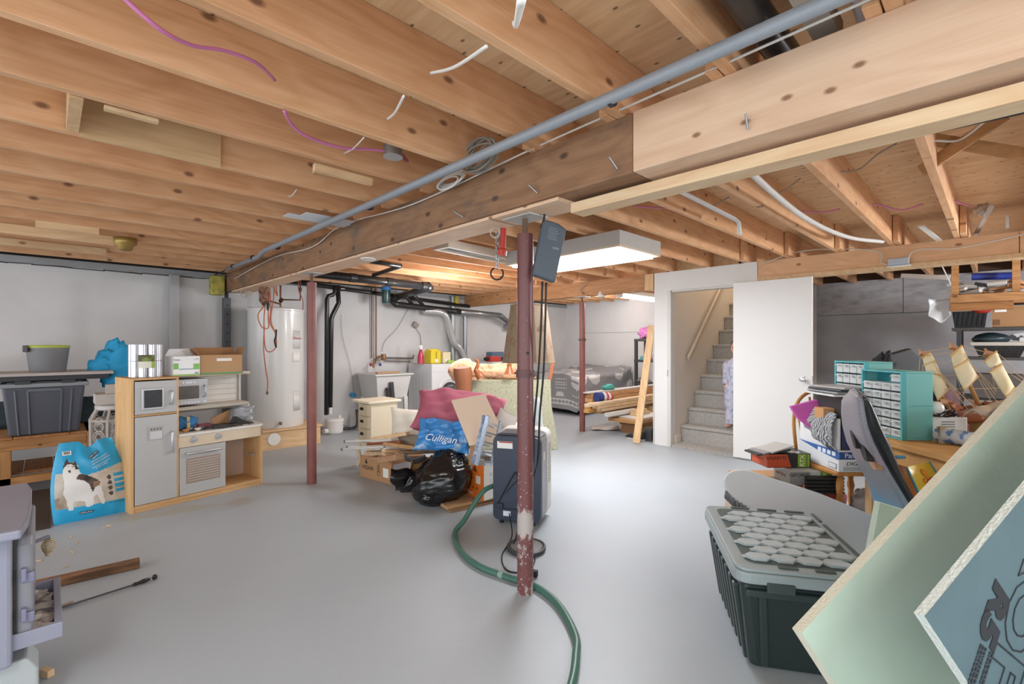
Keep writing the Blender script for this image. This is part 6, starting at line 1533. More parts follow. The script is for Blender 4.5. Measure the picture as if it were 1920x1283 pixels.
t = thing('electronics_box', 'black printed electronics carton beside the white carton', 'box', tuple(cf(2.225, 3.2, .75)), CAMROT)
MB().box(0, .16, 0, .3, 0, .2).build('carton', mat('#2f2f33', .4), t, bevel=.002)
MB().box(.02, .11, -.0015, 0, .02, .09).box(.02, .11, -.0015, 0, .1, .13).build('grey_print', mat('#6f6d6c', .5), t)
MB().box(.02, .1, -.0025, -.001, .135, .145).build('red_line', mat('#b0405a'), t)
textmesh('MSI', .022, frame((.06, -.002, .17), (1, 0, 0), (0, 0, 1)), mat('#cfcfcf'), t)
simple('navy_box', MB().cbox(cf(2.32, 3.29, .672), (.18, .16, .145), (0, 0, CAMROT)), mat('#2d3a5c', .5), 'navy blue carton under the black electronics carton', 'box', bevel=.002)
simple('kraft_box', MB().cbox(cf(2.2, 3.33, .83), (.1, .1, .075), (0, 0, CAMROT)), mat('#b98a5a', .8), 'small kraft carton wedged above the zebra cloth', 'box', bevel=.002)
for k, (dz, m_, nm) in enumerate(((.0, mat('#cfcfcd', .5), 'white magazine at the bottom of the stack on the chair boxes'), (.018, mat('#8d8f92', .35), 'grey laptop in the middle of the stack on the chair boxes'), (.034, mat('#3b3d40', .4), 'dark flat case near the top of the stack on the chair boxes'), (.049, mat('#a3a19d', .4), 'thin pale tray on top of the stack on the chair boxes'))):
    simple('flat_case', MB().cbox(cf(2.3, 3.34, .963+dz), (.28-.02*k, .3, .013), (0, 0, CAMROT+.06*k)), m_, nm, 'case', bevel=.003)
mg = [atd(1483, 763, 3.5), atd(1542, 747, 3.46), atd(1538, 792, 3.4), atd(1520, 803, 3.38), atd(1496, 784, 3.46)]
mv = Vector((fx, fy, 0))*.03
simple('magenta_bag', MB().add(mg+[p+mv for p in mg], [(0, 1, 2, 3, 4), (9, 8, 7, 6, 5)]+[(k, (k+1) % 5, 5+(k+1) % 5, 5+k) for k in range(5)]), mat('#b8509f', .6), 'folded magenta bag hung over the oak chair back', 'bag', bevel=.004)
m, nt, b = base('zebra_cloth'); L = nt.links
tc = N(nt, 'ShaderNodeTexCoord'); wv = N(nt, 'ShaderNodeTexWave'); wv.inputs['Scale'].default_value = 28; wv.inputs['Distortion'].default_value = 6; wv.inputs['Detail Scale'].default_value = 1.2
L.new(tc.outputs['Object'], wv.inputs['Vector']); rp = N(nt, 'ShaderNodeValToRGB'); rp.color_ramp.elements[0].position = .45; rp.color_ramp.elements[1].position = .6
rp.color_ramp.elements[0].color = lin('#55585b'); rp.color_ramp.elements[1].color = lin('#b3b5b6'); L.new(wv.outputs['Fac'], rp.inputs[0]); L.new(rp.outputs[0], b.inputs['Base Color']); b.inputs['Roughness'].default_value = .9
simple('zebra_cloth', crumple(MB(), lambda u, v: cf(2.19-.03*math.sin(PI*v)-.05*v*math.sin(2.5*u), 3.2+.3*u, .85-.26*v*(1-.45*u)), 22, 18, .025, 9, 6), m, 'grey zebra striped cloth hanging over the white carton', 'cloth', smooth=True, solid=.006)
# clutter under the chair
simple('red_sack', blob(MB(), cf(2.32, 3.55, .16), (.18, .14, .16), .15, 2, 5, 26), blotch('#a92d35', '#c0464c', 6, .35, bump=.2, bs=20), 'shiny red sack with white lettering under the oak chair', 'sack', smooth=True)
simple('white_packet', blob(MB(), cf(2.46, 3.3, .2), (.14, .08, .09), .3, 2.5, 7, 20), mat('#b9babd', .3), 'crumpled white plastic packet under the oak chair seat', 'packet', smooth=True)
simple('louvred_board', (lambda m: (setattr(m, 'M', CM(cf(2.05, 3.3, .27))), [m.box(0, .26, 0, .02, k*.025, k*.025+.014) for k in range(5)], m.box(0, .26, .02, .03, 0, .12))[2])(MB()), BLK, 'black louvred panel beside the red sack', 'panel')

# gaming chair backrest
t = thing('gaming_chair', 'tinted grey and black racing style chair back rising behind the foam boards', 'chair', tuple(cf(1.85, 2.5, 0)))
ST = [(736, 1592, 1597, 1604), (740, 1584, 1602, 1614), (752, 1578, 1607, 1625), (775, 1577, 1609, 1634), (800, 1580, 1613, 1643), (830, 1588, 1624, 1657), (860, 1603, 1640, 1671), (890, 1620, 1658, 1684), (920, 1633, 1677, 1700), (950, 1641, 1695, 1718), (990, 1648, 1708, 1736), (1040, 1660, 1722, 1752), (1090, 1675, 1735, 1765)]
DNR, DFR = 2.35, 2.72
def rowat(y):
    for k in range(len(ST)-1):
        if y <= ST[k+1][0] or k == len(ST)-2:
            f = max(0, (y-ST[k][0])/(ST[k+1][0]-ST[k][0])); r = [ST[k][q]*(1-f)+ST[k+1][q]*f for q in (1, 2, 3)]; break
    return r
def gst(y):
    rf = rowat(646+(y-646)*2.42/DFR); rn = rowat(646+(y-646)*2.42/DNR)
    far = Vector(((rf[0]-960)/891*DFR, DFR)); near = Vector(((rn[1]-960)/891*DNR, DNR))
    return far, near, (rn[2]-rn[1])/891*DNR*1.25, H-(y-646)/891*2.42
def chairloft(a0, a1, b0, b1, rnd, thick):
    n = 24
    def fn(u, v):
        y = 736+354*u**1.25; far, near, w_, z = gst(y)
        ax_ = far-near; L_ = ax_.length; ax_.normalize(); bx = Vector((ax_.y, -ax_.x))
        th = v*2*PI; c_ = math.cos(th); s_ = math.sin(th); c_ = math.copysign(abs(c_)**rnd, c_); s_ = math.copysign(abs(s_)**rnd, s_)
        A0, A1 = a0*L_, a1*L_; B0, B1 = (b0, b1) if not thick else (b0, max(b0+.01, w_))
        end = 1 if u > .04 else (u/.04)**.5
        p = near+ax_*((A0+A1)/2+(A1-A0)/2*c_*(.75+.25*end))+bx*((B0+B1)/2+(B1-B0)/2*s_*end)
        return cf(p.x, p.y, z)
    return MB().grid(fn, 44, n)
def shell_tints():  # grey with green, blue and pink tints ramped by height, dark speckle
    m, nt, b = base('tinted_shell'); L = nt.links
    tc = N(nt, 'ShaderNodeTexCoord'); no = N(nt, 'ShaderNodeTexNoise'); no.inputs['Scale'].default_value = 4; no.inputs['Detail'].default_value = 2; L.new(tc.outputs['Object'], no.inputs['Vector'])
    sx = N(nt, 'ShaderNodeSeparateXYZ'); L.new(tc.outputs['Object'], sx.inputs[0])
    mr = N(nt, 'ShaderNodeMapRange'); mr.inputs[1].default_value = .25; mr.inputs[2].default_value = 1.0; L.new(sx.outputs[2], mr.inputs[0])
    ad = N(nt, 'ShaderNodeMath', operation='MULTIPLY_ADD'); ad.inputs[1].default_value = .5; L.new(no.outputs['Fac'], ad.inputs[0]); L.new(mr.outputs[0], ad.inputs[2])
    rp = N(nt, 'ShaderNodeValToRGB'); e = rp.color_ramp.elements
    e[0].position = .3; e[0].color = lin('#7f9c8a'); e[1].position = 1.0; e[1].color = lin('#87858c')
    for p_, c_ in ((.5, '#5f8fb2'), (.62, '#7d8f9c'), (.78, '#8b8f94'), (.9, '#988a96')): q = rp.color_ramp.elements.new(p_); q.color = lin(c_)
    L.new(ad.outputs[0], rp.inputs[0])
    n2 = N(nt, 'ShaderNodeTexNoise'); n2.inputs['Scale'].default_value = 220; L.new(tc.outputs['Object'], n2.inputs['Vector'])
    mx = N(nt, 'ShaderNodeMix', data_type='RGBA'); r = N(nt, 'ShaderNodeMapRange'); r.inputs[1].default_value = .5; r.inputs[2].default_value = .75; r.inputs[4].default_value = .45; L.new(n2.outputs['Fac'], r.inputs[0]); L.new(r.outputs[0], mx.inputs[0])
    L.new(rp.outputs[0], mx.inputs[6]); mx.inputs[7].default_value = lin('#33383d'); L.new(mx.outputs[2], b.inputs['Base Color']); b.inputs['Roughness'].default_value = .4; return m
chairloft(-.0, 1.07, -.004, .05, .4, False).build('back_shell', shell_tints(), t, w=True, smooth=True)
chairloft(-.05, 1.05, .02, .1, .6, True).build('leather_padding', mat('#1c1f21', .3, var=.15, bump=.15, bs=120), t, w=True, smooth=True)
def onshell(px, py):
    far, near, w_, z = gst(py); a, b_ = cf(far.x, far.y, 0), cf(near.x, near.y, 0)
    nn = (b_-a).cross(Vector((0, 0, 1))).normalized(); r = Vector(ray(px, py)); o = Vector((0, 0, H)); a.z = b_.z = z
    if nn.dot(o-a) < 0: nn = -nn
    return o+r*((a+nn*.008-o).dot(nn)/r.dot(nn)), (b_-a).normalized(), nn
def slot(px, py, mj, mn, m_, nm):
    p, xx, nn = onshell(px, py); zz = Vector((0, 0, 1))
    A_, B_ = xx*mj[0]-zz*mj[1], xx*mn
    pts_ = [p+A_*math.copysign(abs(math.cos(a))**.8, math.cos(a))+B_*math.copysign(abs(math.sin(a))**.8, math.sin(a)) for a in [k*PI/12 for k in range(24)]]
    bk = [q-nn*.03 for q in pts_]
    m2 = MB(); m2.add(pts_+bk, [tuple(range(24))]+[(k, (k+1) % 24, 24+(k+1) % 24, 24+k) for k in range(24)]); m2.build(nm, m_, t, w=True)
slot(1599, 822, (.045, .045), .028, BLACKM, 'harness_slot'); slot(1616, 839, (.055, .058), .042, BLACKM, 'harness_slot'); slot(1632, 862, (.05, .038), .04, mat('#a77f5e', .6), 'worn_patch')
m_ = MB(); m_.M = CM(cf(2.45, 2.6)); m_.box(-.16, .2, -.2, .2, .3, .38).build('seat_base', BLACKM, t, w=True)
MB().cyl((.6*rx+.1*fx, .6*ry+.1*fy, .06), (.6*rx+.1*fx, .6*ry+.1*fy, .35), .03).build('gas_column', STEEL, t)
for k in range(5):
    a = k*2*PI/5; q = Vector((.6*rx+.1*fx, .6*ry+.1*fy, 0)); MB().bar(q+Vector((0, 0, .08)), q+Vector((.26*math.cos(a), .26*math.sin(a), .06)), .05, .03).cyl(q+Vector((.26*math.cos(a), .26*math.sin(a), .03)), q+Vector((.26*math.cos(a), .26*math.sin(a), .04)), .03).build('leg', BLACKM, t)

# table with turquoise drawer cabinets
TW = wood('#c99a5c', '#aa7a40', '#7d5427', ax=1, knots=.08, grain=16, objvar=.0)
t = thing('work_table', 'honey coloured wooden table carrying the turquoise drawer cabinets', 'table', tuple(cf(2.28, 2.1)), CAMROT)
MB().box(0, 1.3, 0, 1.08, .69, .73).build('table_top', TW, t, bevel=.004)
MB().box(.03, 1.27, .04, 1.04, .57, .69).build('apron', TW, t, bevel=.003)
for x, y in ((.05, .05), (1.2, .05), (.05, .98), (1.2, .98)): MB().box(x, x+.06, y-.0, y+.06, 0, .57).build('leg', LUMZ, t, bevel=.004)
TQ = mat('#6fb2b0', .45, var=.03); TQD = mat('#2f8a94', .5); DRW = mat('#d8dede', .25, trans=.25, var=.05)
def drawers(loc, lab, rows=7, rz=0.0, W_=.33, Dp=.19, Hh=.415, miss=()):
    t = thing('drawer_cabinet', lab, 'drawer cabinet', tuple(loc), CAMROT+rz)
    # front looks towards -x; y runs along the front
    m_ = MB().box(.012, Dp, 0, W_, 0, .012).box(.012, Dp, 0, W_, Hh-.012, Hh).box(.012, Dp, 0, .01, .012, Hh-.012).box(.012, Dp, W_-.01, W_, .012, Hh-.012).box(Dp-.008, Dp, .01, W_-.01, .012, Hh-.012)
    m_.build('case', TQ, t, bevel=.003)
    MB().box(.1, .108, .01, W_-.01, .012, Hh-.012).build('inner_back', TQD, t)
    m_ = MB().box(0, .03, -.003, .012, 0, Hh).box(0, .03, W_-.012, W_+.003, 0, Hh).box(0, .03, .012, W_-.012, 0, .012).box(0, .03, .012, W_-.012, Hh-.012, Hh); m_.build('front_bezel', mat('#4ba3a8', .45), t, bevel=.002)
    cw = (W_-.024)/4; ch = (Hh-.024)/rows
    for r in range(rows):
        for c in range(4):
            if (r, c) in miss: continue
            y0 = .012+c*cw; z0 = .012+r*ch
            MB().box(.004, .09, y0+.003, y0+cw-.003, z0+.003, z0+ch-.008).box(-.016, .004, y0+cw*.25, y0+cw*.78, z0+ch-.022, z0+ch-.016).build('drawer', DRW, t, bevel=.001, seg=1)
    m_ = MB().box(.045, .05, -.0015, 0, .2, .205).box(.06, .19, -.0015, 0, .206, .209); m_.build('seam', TQD, t)
    return t
drawers(cf(2.345, 2.86, .731), 'front turquoise cabinet of small clear drawers on the honey table', miss=((6, 1), (6, 3), (6, 2), (1, 3)))
drawers(cf(2.39, 3.22, .731), 'second turquoise drawer cabinet behind the front one', Hh=.46, W_=.3, rows=6)
TB = [t2 for t2 in ()]
simple('folded_card', MB().bar(cf(2.50, 2.78, .731), cf(2.52, 2.79, .83), .06, .004, (0, 1, 0)).bar(cf(2.53, 2.78, .731), cf(2.52, 2.79, .83), .05, .004, (1, 1, 0)), mat('#a79a84', .8), 'bent beige card leaning at the turquoise cabinet corner', 'card')
t = thing('tape_roll', 'blue and white wrapped paper roll with open core on the honey table', 'roll', tuple(cf(2.62, 2.7, .731)), CAMROT)
m_ = MB(); m_.M = CM(cf(2.60, 2.64, .775), .35) @ Euler((-PI/2, 0, 0)).to_matrix().to_4x4()
m_.lathe([(.028, 0), (.042, 0), (.042, .2), (.028, .2)], (0, 0, 0), 28, caps=False); m_.build('wrapped_roll', blotch('#c5ccd4', '#5f86b8', 18, .4, .5, .56), t, w=True, smooth=True, autos=.6)
m_ = MB(); m_.M = CM(cf(2.60, 2.64, .775), .35) @ Euler((-PI/2, 0, 0)).to_matrix().to_4x4()
m_.lathe([(.0285, .002), (.0255, .002), (.0255, .198), (.0285, .198)], (0, 0, 0), 24, caps=False); m_.build('core', mat('#a98a68', .8), t, w=True, smooth=True, autos=.6)
t = thing('white_device', 'white cased device with printed label behind the paper roll', 'device', tuple(cf(2.68, 2.98, .731)), CAMROT)
MB().box(-.12, .12, -.06, .06, .03, .13).build('device_case', mat('#c9c9c5', .5), t, bevel=.006); MB().box(-.13, .13, -.07, .07, 0, .03).build('device_base', BLACKM, t)
m_ = MB()
for k in range(4): m_.box(-.04, .04, -.0615, -.06, .055+k*.015, .06+k*.015)
m_.build('label_print', mat('#55534f'), t)
simple('white_ball', blob(MB(), cf(2.63, 2.95, .915), (.042, .042, .042), 0, n=24), mat('#dcdbd8', .3), 'white glossy ball on the cable tangle', 'ball', smooth=True)
rng = random.Random(6); m_ = MB()
for k in range(14):
    c0 = Vector((2.62+rng.uniform(-.08, .12), 2.95+rng.uniform(-.05, .08), .875+rng.uniform(-.01, .02)))
    P = [cf(c0.x+.05*math.cos(a+k)*rng.uniform(.5, 1.4), c0.y+.04*math.sin(a+k), c0.z+.015*math.sin(2*a+k)) for a in [j*.9 for j in range(7)]]
    m_.cur = k % 3; m_.tube(smoothpts(P, 4), .0045, 6)
simple('cable_tangle', m_, [BLACKM, mat('#5b7fa8', .5), mat('#8b8d8f', .5)], 'tangle of black and blue cables heaped on the white device', 'cables')
simple('blanket_bag', blob(MB(), cf(2.86, 2.62, .85), (.2, .16, .13), .22, 1.8, 4, 30, flat=-.118), blotch('#b7b9bd', '#a3a7ae', 12, .3, .45, .6, bump=.3, bs=22), 'clear plastic bag with grey quilted fabric on the honey table', 'bag', smooth=True)
simple('printed_plastic', crumple(MB(), lambda u, v: cf(2.68+.26*u, 2.72+.1*v, .87+.12*u*(.4+.6*v)+.05*math.sin(3*v)), 20, 14, .03, 8, 1), blotch('#b5aa9c', '#a3774f', 9, .3, .52, .58), 'crinkled plastic bag with brown scroll print above the quilted bag', 'bag', smooth=True, solid=.003)
simple('white_dome', blob(MB(), cf(2.84, 2.5, .99), (.06, .05, .028), .05, 3, 1, 20), mat('#dddcdb', .5), 'white rounded cap resting on the printed plastic', 'cap', smooth=True)
simple('yellow_wrapper', crumple(MB(), lambda u, v: cf(2.84+.1*u, 2.44+.02*v, .87+.05*v), 8, 6, .02, 14, 2), mat('#b9a964', .5), 'dull yellow wrapper by the foam board edge', 'wrapper', solid=.003)

# storage binder (yellow) below the table
t = thing('story_book', 'big yellow and orange book with red lettering behind the chair back', 'book', tuple(atd(1745, 930, 2.35)))
q0, q1, q2, q3 = atd(1700, 876, 2.4), atd(1742, 866, 2.55), atd(1775, 920, 2.45), atd(1733, 948, 2.3)
nb = (q1-q0).cross(q3-q0).normalized()
if nb.dot(Vector((fx, fy, 0))) < 0: nb = -nb
def quadslab(q, n_): return MB().add(list(q)+[p+n_ for p in q], [(0,1,2,3), (7,6,5,4), (0,4,5,1), (1,5,6,2), (2,6,7,3), (3,7,4,0)])
quadslab((q0, q1, q2, q3), nb*.006).build('front_cover', mat('#d2b93a', .4), t, w=True)
quadslab([p+nb*.007 for p in (q0, q1, q2, q3)], nb*.05).build('page_block', mat('#d9cfb2', .7), t, w=True)
e0 = [q0, q3, q3+Vector((-.035*rx+.05*fx, -.035*ry+.05*fy, .0)), q0+Vector((-.06*rx+.06*fx, -.06*ry+.06*fy, .02))]
quadslab(e0, nb*.012).build('back_flap', blotch('#c07a2e', '#a8481f', 5, .4, .4, .6), t, w=True)
MB().bar(q0, q3, .008, .008).bar(q1, q2, .008, .008).build('blue_edge', mat('#3a8a9c', .5), t, w=True)
MB().tube(smoothpts([q0+Vector((-.09*rx, -.09*ry, 0)), q0+Vector((-.07*rx, -.07*ry, .045)), q0+Vector((-.01*rx, -.01*ry, .05))], 5), .009, 8).build('strap', mat('#3d86a8', .5), t, w=True)
ex = (q2-q3).normalized(); ey = (q0-q3).normalized()
textmesh('Giant', .05, PM[t].inverted() @ frame(q3.lerp(q2, .52)+ey*.085-nb*.003, ex, ey), mat('#c23a2b'), t)
textmesh('Paint', .05, PM[t].inverted() @ frame(q3.lerp(q2, .52)+ey*.04-nb*.003, ex, ey), mat('#c23a2b'), t)
m_ = MB(); m_.M = frame(q3.lerp(q2, .5)+ey*.125-nb*.002, ex, ey); m_.cyl((0, 0, -.0008), (0, 0, .0008), .022, n=20); m_.build('orange_sun', mat('#d18a2a'), t, w=True)

# model ship
t = thing('model_ship', 'wooden model sailing ship with three cream masts of sails, tipped over', 'model ship', tuple(cf(2.75, 2.95, .88)))
SAIL = blotch('#e3d8b8', '#d8c99f', 6, .8, .4, .65, bump=.2, bs=40); MASTW = mat('#b98a55', .6, var=.1)
S1 = [[(1730, 671), (1744, 660.6), (1753.5, 676), (1733.8, 684)], [(1733.8, 684), (1753.5, 676), (1764.6, 703.5), (1738, 700)], [(1738, 700), (1764.6, 703.5), (1778, 730), (1757.8, 750)]]
S2 = [[(1783.5, 667), (1803, 648.6), (1815, 672.6), (1788, 688)], [(1788, 690), (1815, 674), (1834, 706), (1808, 732)]]
S3 = [[(1847, 677), (1868, 659), (1878, 681), (1855, 690)], [(1857, 698), (1878, 683), (1902, 727), (1886, 744)]]
def sailmesh(P, d):
    q = [atd(a, b, d) for a, b in P]
    def fn(u, v):
        p = q[0].lerp(q[1], u).lerp(q[3].lerp(q[2], u), v)
        return p+Vector((fx, fy, 0))*(-.022*math.sin(PI*u)*math.sin(PI*v))+Vector((0, 0, -.012*math.sin(PI*v)*(1-u)))
    return MB().grid(fn, 10, 10), q
for S, d, mt, mb_ in ((S1, 2.95, (1724, 655), (1782, 775)), (S2, 2.9, (1781, 643), (1834, 757)), (S3, 2.85, (1847, 654), (1905, 760))):
    ms = MB().tube([atd(*mt, d+.03), atd(*mb_, d+.03)], [.006, .013], 10).build('mast', MASTW, t, w=True, smooth=True)
    for P in S:
        m_, q = sailmesh(P, d); m_.build('sail', SAIL, ms, w=True, smooth=True, solid=.004)
        MB().tube([q[0]+(q[0]-q[1])*.08, q[1]+(q[1]-q[0])*.04], .0055, 8).build('yard', mat('#cba263', .6), ms, w=True)
    MB().tube([q[3]+(q[3]-q[2])*.03, q[2]+(q[2]-q[3])*.03], .0055, 8).build('yard', mat('#cba263', .6), ms, w=True)
    MB().cbox(atd(mt[0]+6, mt[1]+9, d+.02), (.035, .03, .02), (.3, .4, .5)).build('top_platform', mat('#b98a6a', .7), ms, w=True)
lines = [((1730, 660), (1781, 652)), ((1735, 668), (1785, 660)), ((1745, 680), (1790, 682)), ((1803, 650), (1847, 660)), ((1810, 660), (1850, 670)), ((1755, 690), (1830, 770)), ((1760, 700), (1820, 775)), ((1752, 684), (1810, 760)), ((1815, 675), (1870, 735)), ((1820, 680), (1866, 740)), ((1834, 708), (1862, 760)), ((1868, 661), (1922, 705)), ((1875, 680), (1922, 712)), ((1878, 690), (1925, 722)), ((1790, 700), (1806, 740)), ((1797, 700), (1808, 742)), ((1725, 672), (1722, 705)), ((1731, 685), (1728, 715)), ((1737, 700), (1740, 720)), ((1770, 730), (1885, 728)), ((1760, 706), (1795, 704)), ((1858, 690), (1866, 735)), ((1764, 705), (1830, 765)), ((1840, 712), (1880, 770))]
m_ = MB()
for a, b in lines: m_.tube([atd(*a, 2.93), atd(*b, 2.93)], .0016, 4)
m_.build('rigging', mat('#c9b083', .7), t, w=True)
hc = cf(2.84, 3.02, .9)
m_ = MB()
def hull(u, v):
    x = -.34+.68*u; wdt = .075*(1-abs(2*u-1)**3); a = PI+v*PI
    return hc+Vector((rx, ry, 0))*x+Vector((fx, fy, 0))*(wdt*math.cos(a))+Vector((0, 0, .09*math.sin(a)*(1-.35*abs(2*u-1)**2)+.03*abs(2*u-1)**2))
m_.grid(hull, 24, 12); m_.build('hull', mat('#8a4f33', .5, var=.2), t, w=True, smooth=True, solid=.008)
rng = random.Random(9); m_ = MB()
for k in range(24): MB().cbox(hc+Vector((rx, ry, 0))*rng.uniform(-.3, .28)+Vector((fx, fy, 0))*rng.uniform(-.06, .06)+Vector((0, 0, rng.uniform(-.01, .05))), (rng.uniform(.02, .07), rng.uniform(.015, .035), rng.uniform(.01, .03)), (rng.uniform(-1, 1), rng.uniform(-1, 1), rng.uniform(0, 3))).build('deck_fitting', mat(['#b5765a', '#c99a78', '#8d5238'][k % 3], .6, var=.2, vs=20), t, w=True)
MB().bar(cf(2.56, 3.02, .80), cf(3.1, 3.02, .80), .1, .05, (0, 0, 1)).box(0, 0, 0, 0, 0, 0).build('stand', MASTW, t, w=True) if False else None
for s in (-.15, .15): MB().cbox(hc+Vector((rx, ry, 0))*s+Vector((0, 0, -.125)), (.05, .12, .09), (0, 0, CAMROT)).build('cradle', MASTW, t, w=True)

# foam insulation boards
FG = None
def foam(name, P, L_, Wd, T_, face, edge, lab):
    u = Vector((.96, .35, .6)).normalized(); v = Vector((.638, -.036, -1)).normalized()
    v = (v-u*v.dot(u)).normalized(); n = u.cross(v).normalized()
    if n.y > 0: n = -n
    X = lambda q: cf(q.x, q.y, q.z)
    t = thing(name, lab, 'foam board', tuple(X(P)))
    c = [P, P+u*L_, P+u*L_+v*Wd, P+v*Wd]
    f = [X(q) for q in c]; bk = [X(q-n*T_) for q in c]
    # rough sawn edges
    m_ = MB(); m_.add(f+bk, [(0,1,2,3), (7,6,5,4)]); m_.cur = 1
    rng = random.Random(7)
    for i in range(4):
        a, b_ = f[i], f[(i+1) % 4]; a2, b2 = bk[i], bk[(i+1) % 4]
        mid = (f[0]+f[2])/2; out = ((a+b_)/2-mid).normalized()
        m_.grid(lambda s, w: a.lerp(b_, s).lerp(a2.lerp(b2, s), w)+out*.0014*MN.noise(Vector((s*60, w*7, i)))*math.sin(PI*w)*math.sin(PI*s)**.2, 70, 6)
    m_.build('foam_core', [face, edge], t, w=True)
    return t, X, u, v, n
FGR = blotch('#a3b9a6', '#aec0b0', 3, .75, .4, .6, bump=.12, bs=30); FED = mat('#cfcdb9', .85, bump=.6, bs=120, var=.05)
foam('foam_board', Vector((.762, 1.25, .551)), 1.7, .642, .032, FGR, FED, 'large pale green foam board leaning across the lower right corner')
t, Xf, u_, v_, n_ = foam('foam_board', Vector((.868, 1.0, .738)), 1.3, .6, .022, blotch('#485c62', '#4f646a', 4, .6, .4, .6, bump=.06, bs=40), mat('#c9d0c9', .85, bump=.6, bs=120), 'blue grey foam board with R5 print in front of the pale green one')
P2 = Vector((.868, 1.0, .738))
def onfoam(a, b): return Xf(P2+u_*a+v_*b+n_*.0015)
tl = (onfoam(0, .0)-onfoam(.8, -.27)).normalized()
yl = (onfoam(.27, .8)-onfoam(0, 0)).normalized()
DK = mat('#22262a', .7)
ux, vx = onfoam(1, 0)-onfoam(0, 0), onfoam(0, 1)-onfoam(0, 0)
td = (-ux*.8+vx*.27).normalized(); yd = (ux*.27+vx*.8).normalized()
def hitfoam(px, py):
    r = Vector(ray(px, py)); o = Vector((0, 0, H)); p0 = onfoam(0, 0); nn = ux.cross(vx).normalized()
    return o+r*((p0-o).dot(nn)/r.dot(nn))
nf = td.cross(yd)
if nf.dot(hitfoam(1850, 1150)-Vector((0, 0, H))) > 0: yd = -yd
textmesh('R5', .068, PM[t].inverted() @ frame(hitfoam(1865, 1147), td, yd), DK, t, shear=.2, sx=1.75, bold=.004)
cu = textmesh('STYROFOAM', .12, PM[t].inverted() @ frame(hitfoam(1905, 1190), td, yd), mat('#22282b', .7), t, name='outline_lettering', outline=.0012, sx=1.7, bold=.004)
m_ = MB(); ofs = hitfoam(1828, 1240)
m_.M = frame(ofs, td, yd)
rng = random.Random(2)
for r in range(5):
    if r == 3: m_.build('fine_print', DK, t, w=True); m_ = MB(); m_.M = frame(ofs, td, yd)
    x = -.04
    while x < .05:
        w_ = rng.uniform(.004, .012); yy = r*.0072+(.006 if r > 2 else 0); m_.box(x, x+w_, yy, yy+.004, 0, .0006); x += w_+.002
m_.build('fine_print', DK, t, w=True)
q = [atd(1650, 943, 1.95), atd(1712, 962, 1.95), atd(1680, 1060, 1.9), atd(1632, 1040, 1.9)]
q[2].z = q[2].z; simple('foam_offcut', quadslab(q, Vector((fx, fy, 0))*.03), mat('#b4c4b4', .8, bump=.4, bs=90), 'small pale green foam offcut standing behind the large foam board', 'foam')

# storage at the back right
t = thing('hanging_shelf', 'timber shelf hung from the joists, piled with scraps at far right', 'shelf', (7.35, .1, 1.78))
SHW = wood('#bb8a58', '#97683a', '#5f3d1f', ax=1, knots=.3)
MB().box(7.25, 7.75, -.35, .38, 1.75, 1.79).build('shelf_board', SHW, t, w=True)
MB().box(7.2, 7.25, -.22, .37, 1.77, 1.86).build('front_rail', SHW, t, w=True, bevel=.003)
MB().box(7.21, 7.25, -.12, .37, 1.68, 1.765).build('lower_rail', wood('#a5713f', '#7a4f28', ax=1, knots=.3), t, w=True, bevel=.003)
for y in (-.14, .33): MB().box(7.25, 7.29, y-.03, y+.03, 1.79, 2.24).build('hanger', SHW, t, w=True)
rng = random.Random(21)
SCR = [('pvc_pipe', '#c5c3bd', 'short white pipe'), ('wood_scrap', '#b58a62', 'pale wood scrap'), ('wood_scrap', '#a06c3f', 'brown wood scrap'), ('pvc_pipe', '#b9b9b5', 'grey pipe piece'), ('paper_scrap', '#d3d0ca', 'folded paper'), ('black_part', '#2b2b2d', 'black plastic part')]
WHERE = ['at the left end', 'left of centre', 'in the middle', 'right of centre', 'at the right end']
for k in range(20):
    nm, c_, lb = SCR[k % 6]; w_ = k % 5; y = .33-.115*w_+rng.uniform(-.03, .03); lv = k//5
    z = 1.83+lv*.045; x = 7.3+rng.uniform(0, .12)
    if 'pipe' in nm: m_ = MB().cyl((x, y+.07, z+rng.uniform(-.01, .03)), (x+rng.uniform(-.1, .15), y-.08, z+rng.uniform(-.01, .03)), .026, n=14)
    else: m_ = MB().cbox((x, y, z), (.05, rng.uniform(.1, .2), .03), (rng.uniform(-.5, .5), rng.uniform(-.3, .3), rng.uniform(-.6, .6)))
    simple(nm, m_, mat(c_, .6), '%s %s of the hanging shelf pile, %s layer' % (lb, WHERE[w_], ['lowest', 'second', 'third', 'top'][lv]), 'scrap', 'scraps on the hanging shelf', bevel=.003)
simple('blue_tube', MB().cyl((7.42, .2, 2.07), (7.46, -.15, 2.05), .04), mat('#2c3f8f', .35), 'royal blue tube lying on top of the hanging shelf pile', 'tube', smooth=True, autos=.6)
simple('plastic_sack', crumple(MB(), lambda u, v: atx(1740+42*u, 560+28*v+16*math.sin(PI*u)*v, 7.22+.05*math.sin(3*u)), 16, 14, .03, 9, 4), mat('#c9cbcc', .35, trans=.2), 'white plastic sack hanging off the left end of the hanging shelf', 'sack', solid=.004, smooth=True)
simple('white_strip', MB().bar(atx(1690, 517, 7.4), (7.255, .37, 2.06), .02, .05), WHITE, 'long white strip jammed under the pale beam', 'strip')
simple('white_strip', MB().bar(atx(1767, 500, 7.2), atx(1783, 533, 7.2), .07, .01), WHITE, 'white strip hanging down left of the shelf pile', 'strip')
t = thing('plastic_crate', 'black plastic crate under the hanging shelf with a red bowl', 'crate', (7.6, .2, 1.5))
m_ = MB(); tote_side(m_, 7.35, 7.7, .08, .36, 1.5, 1.68, .02); m_.build('crate_body', BLACKM, t, w=True)
m_ = MB()
for k in range(7): m_.box(7.343, 7.35, .09+k*.04, .095+k*.04, 1.52, 1.67)
m_.build('crate_ribs', mat('#2a2a2d'), t, w=True)
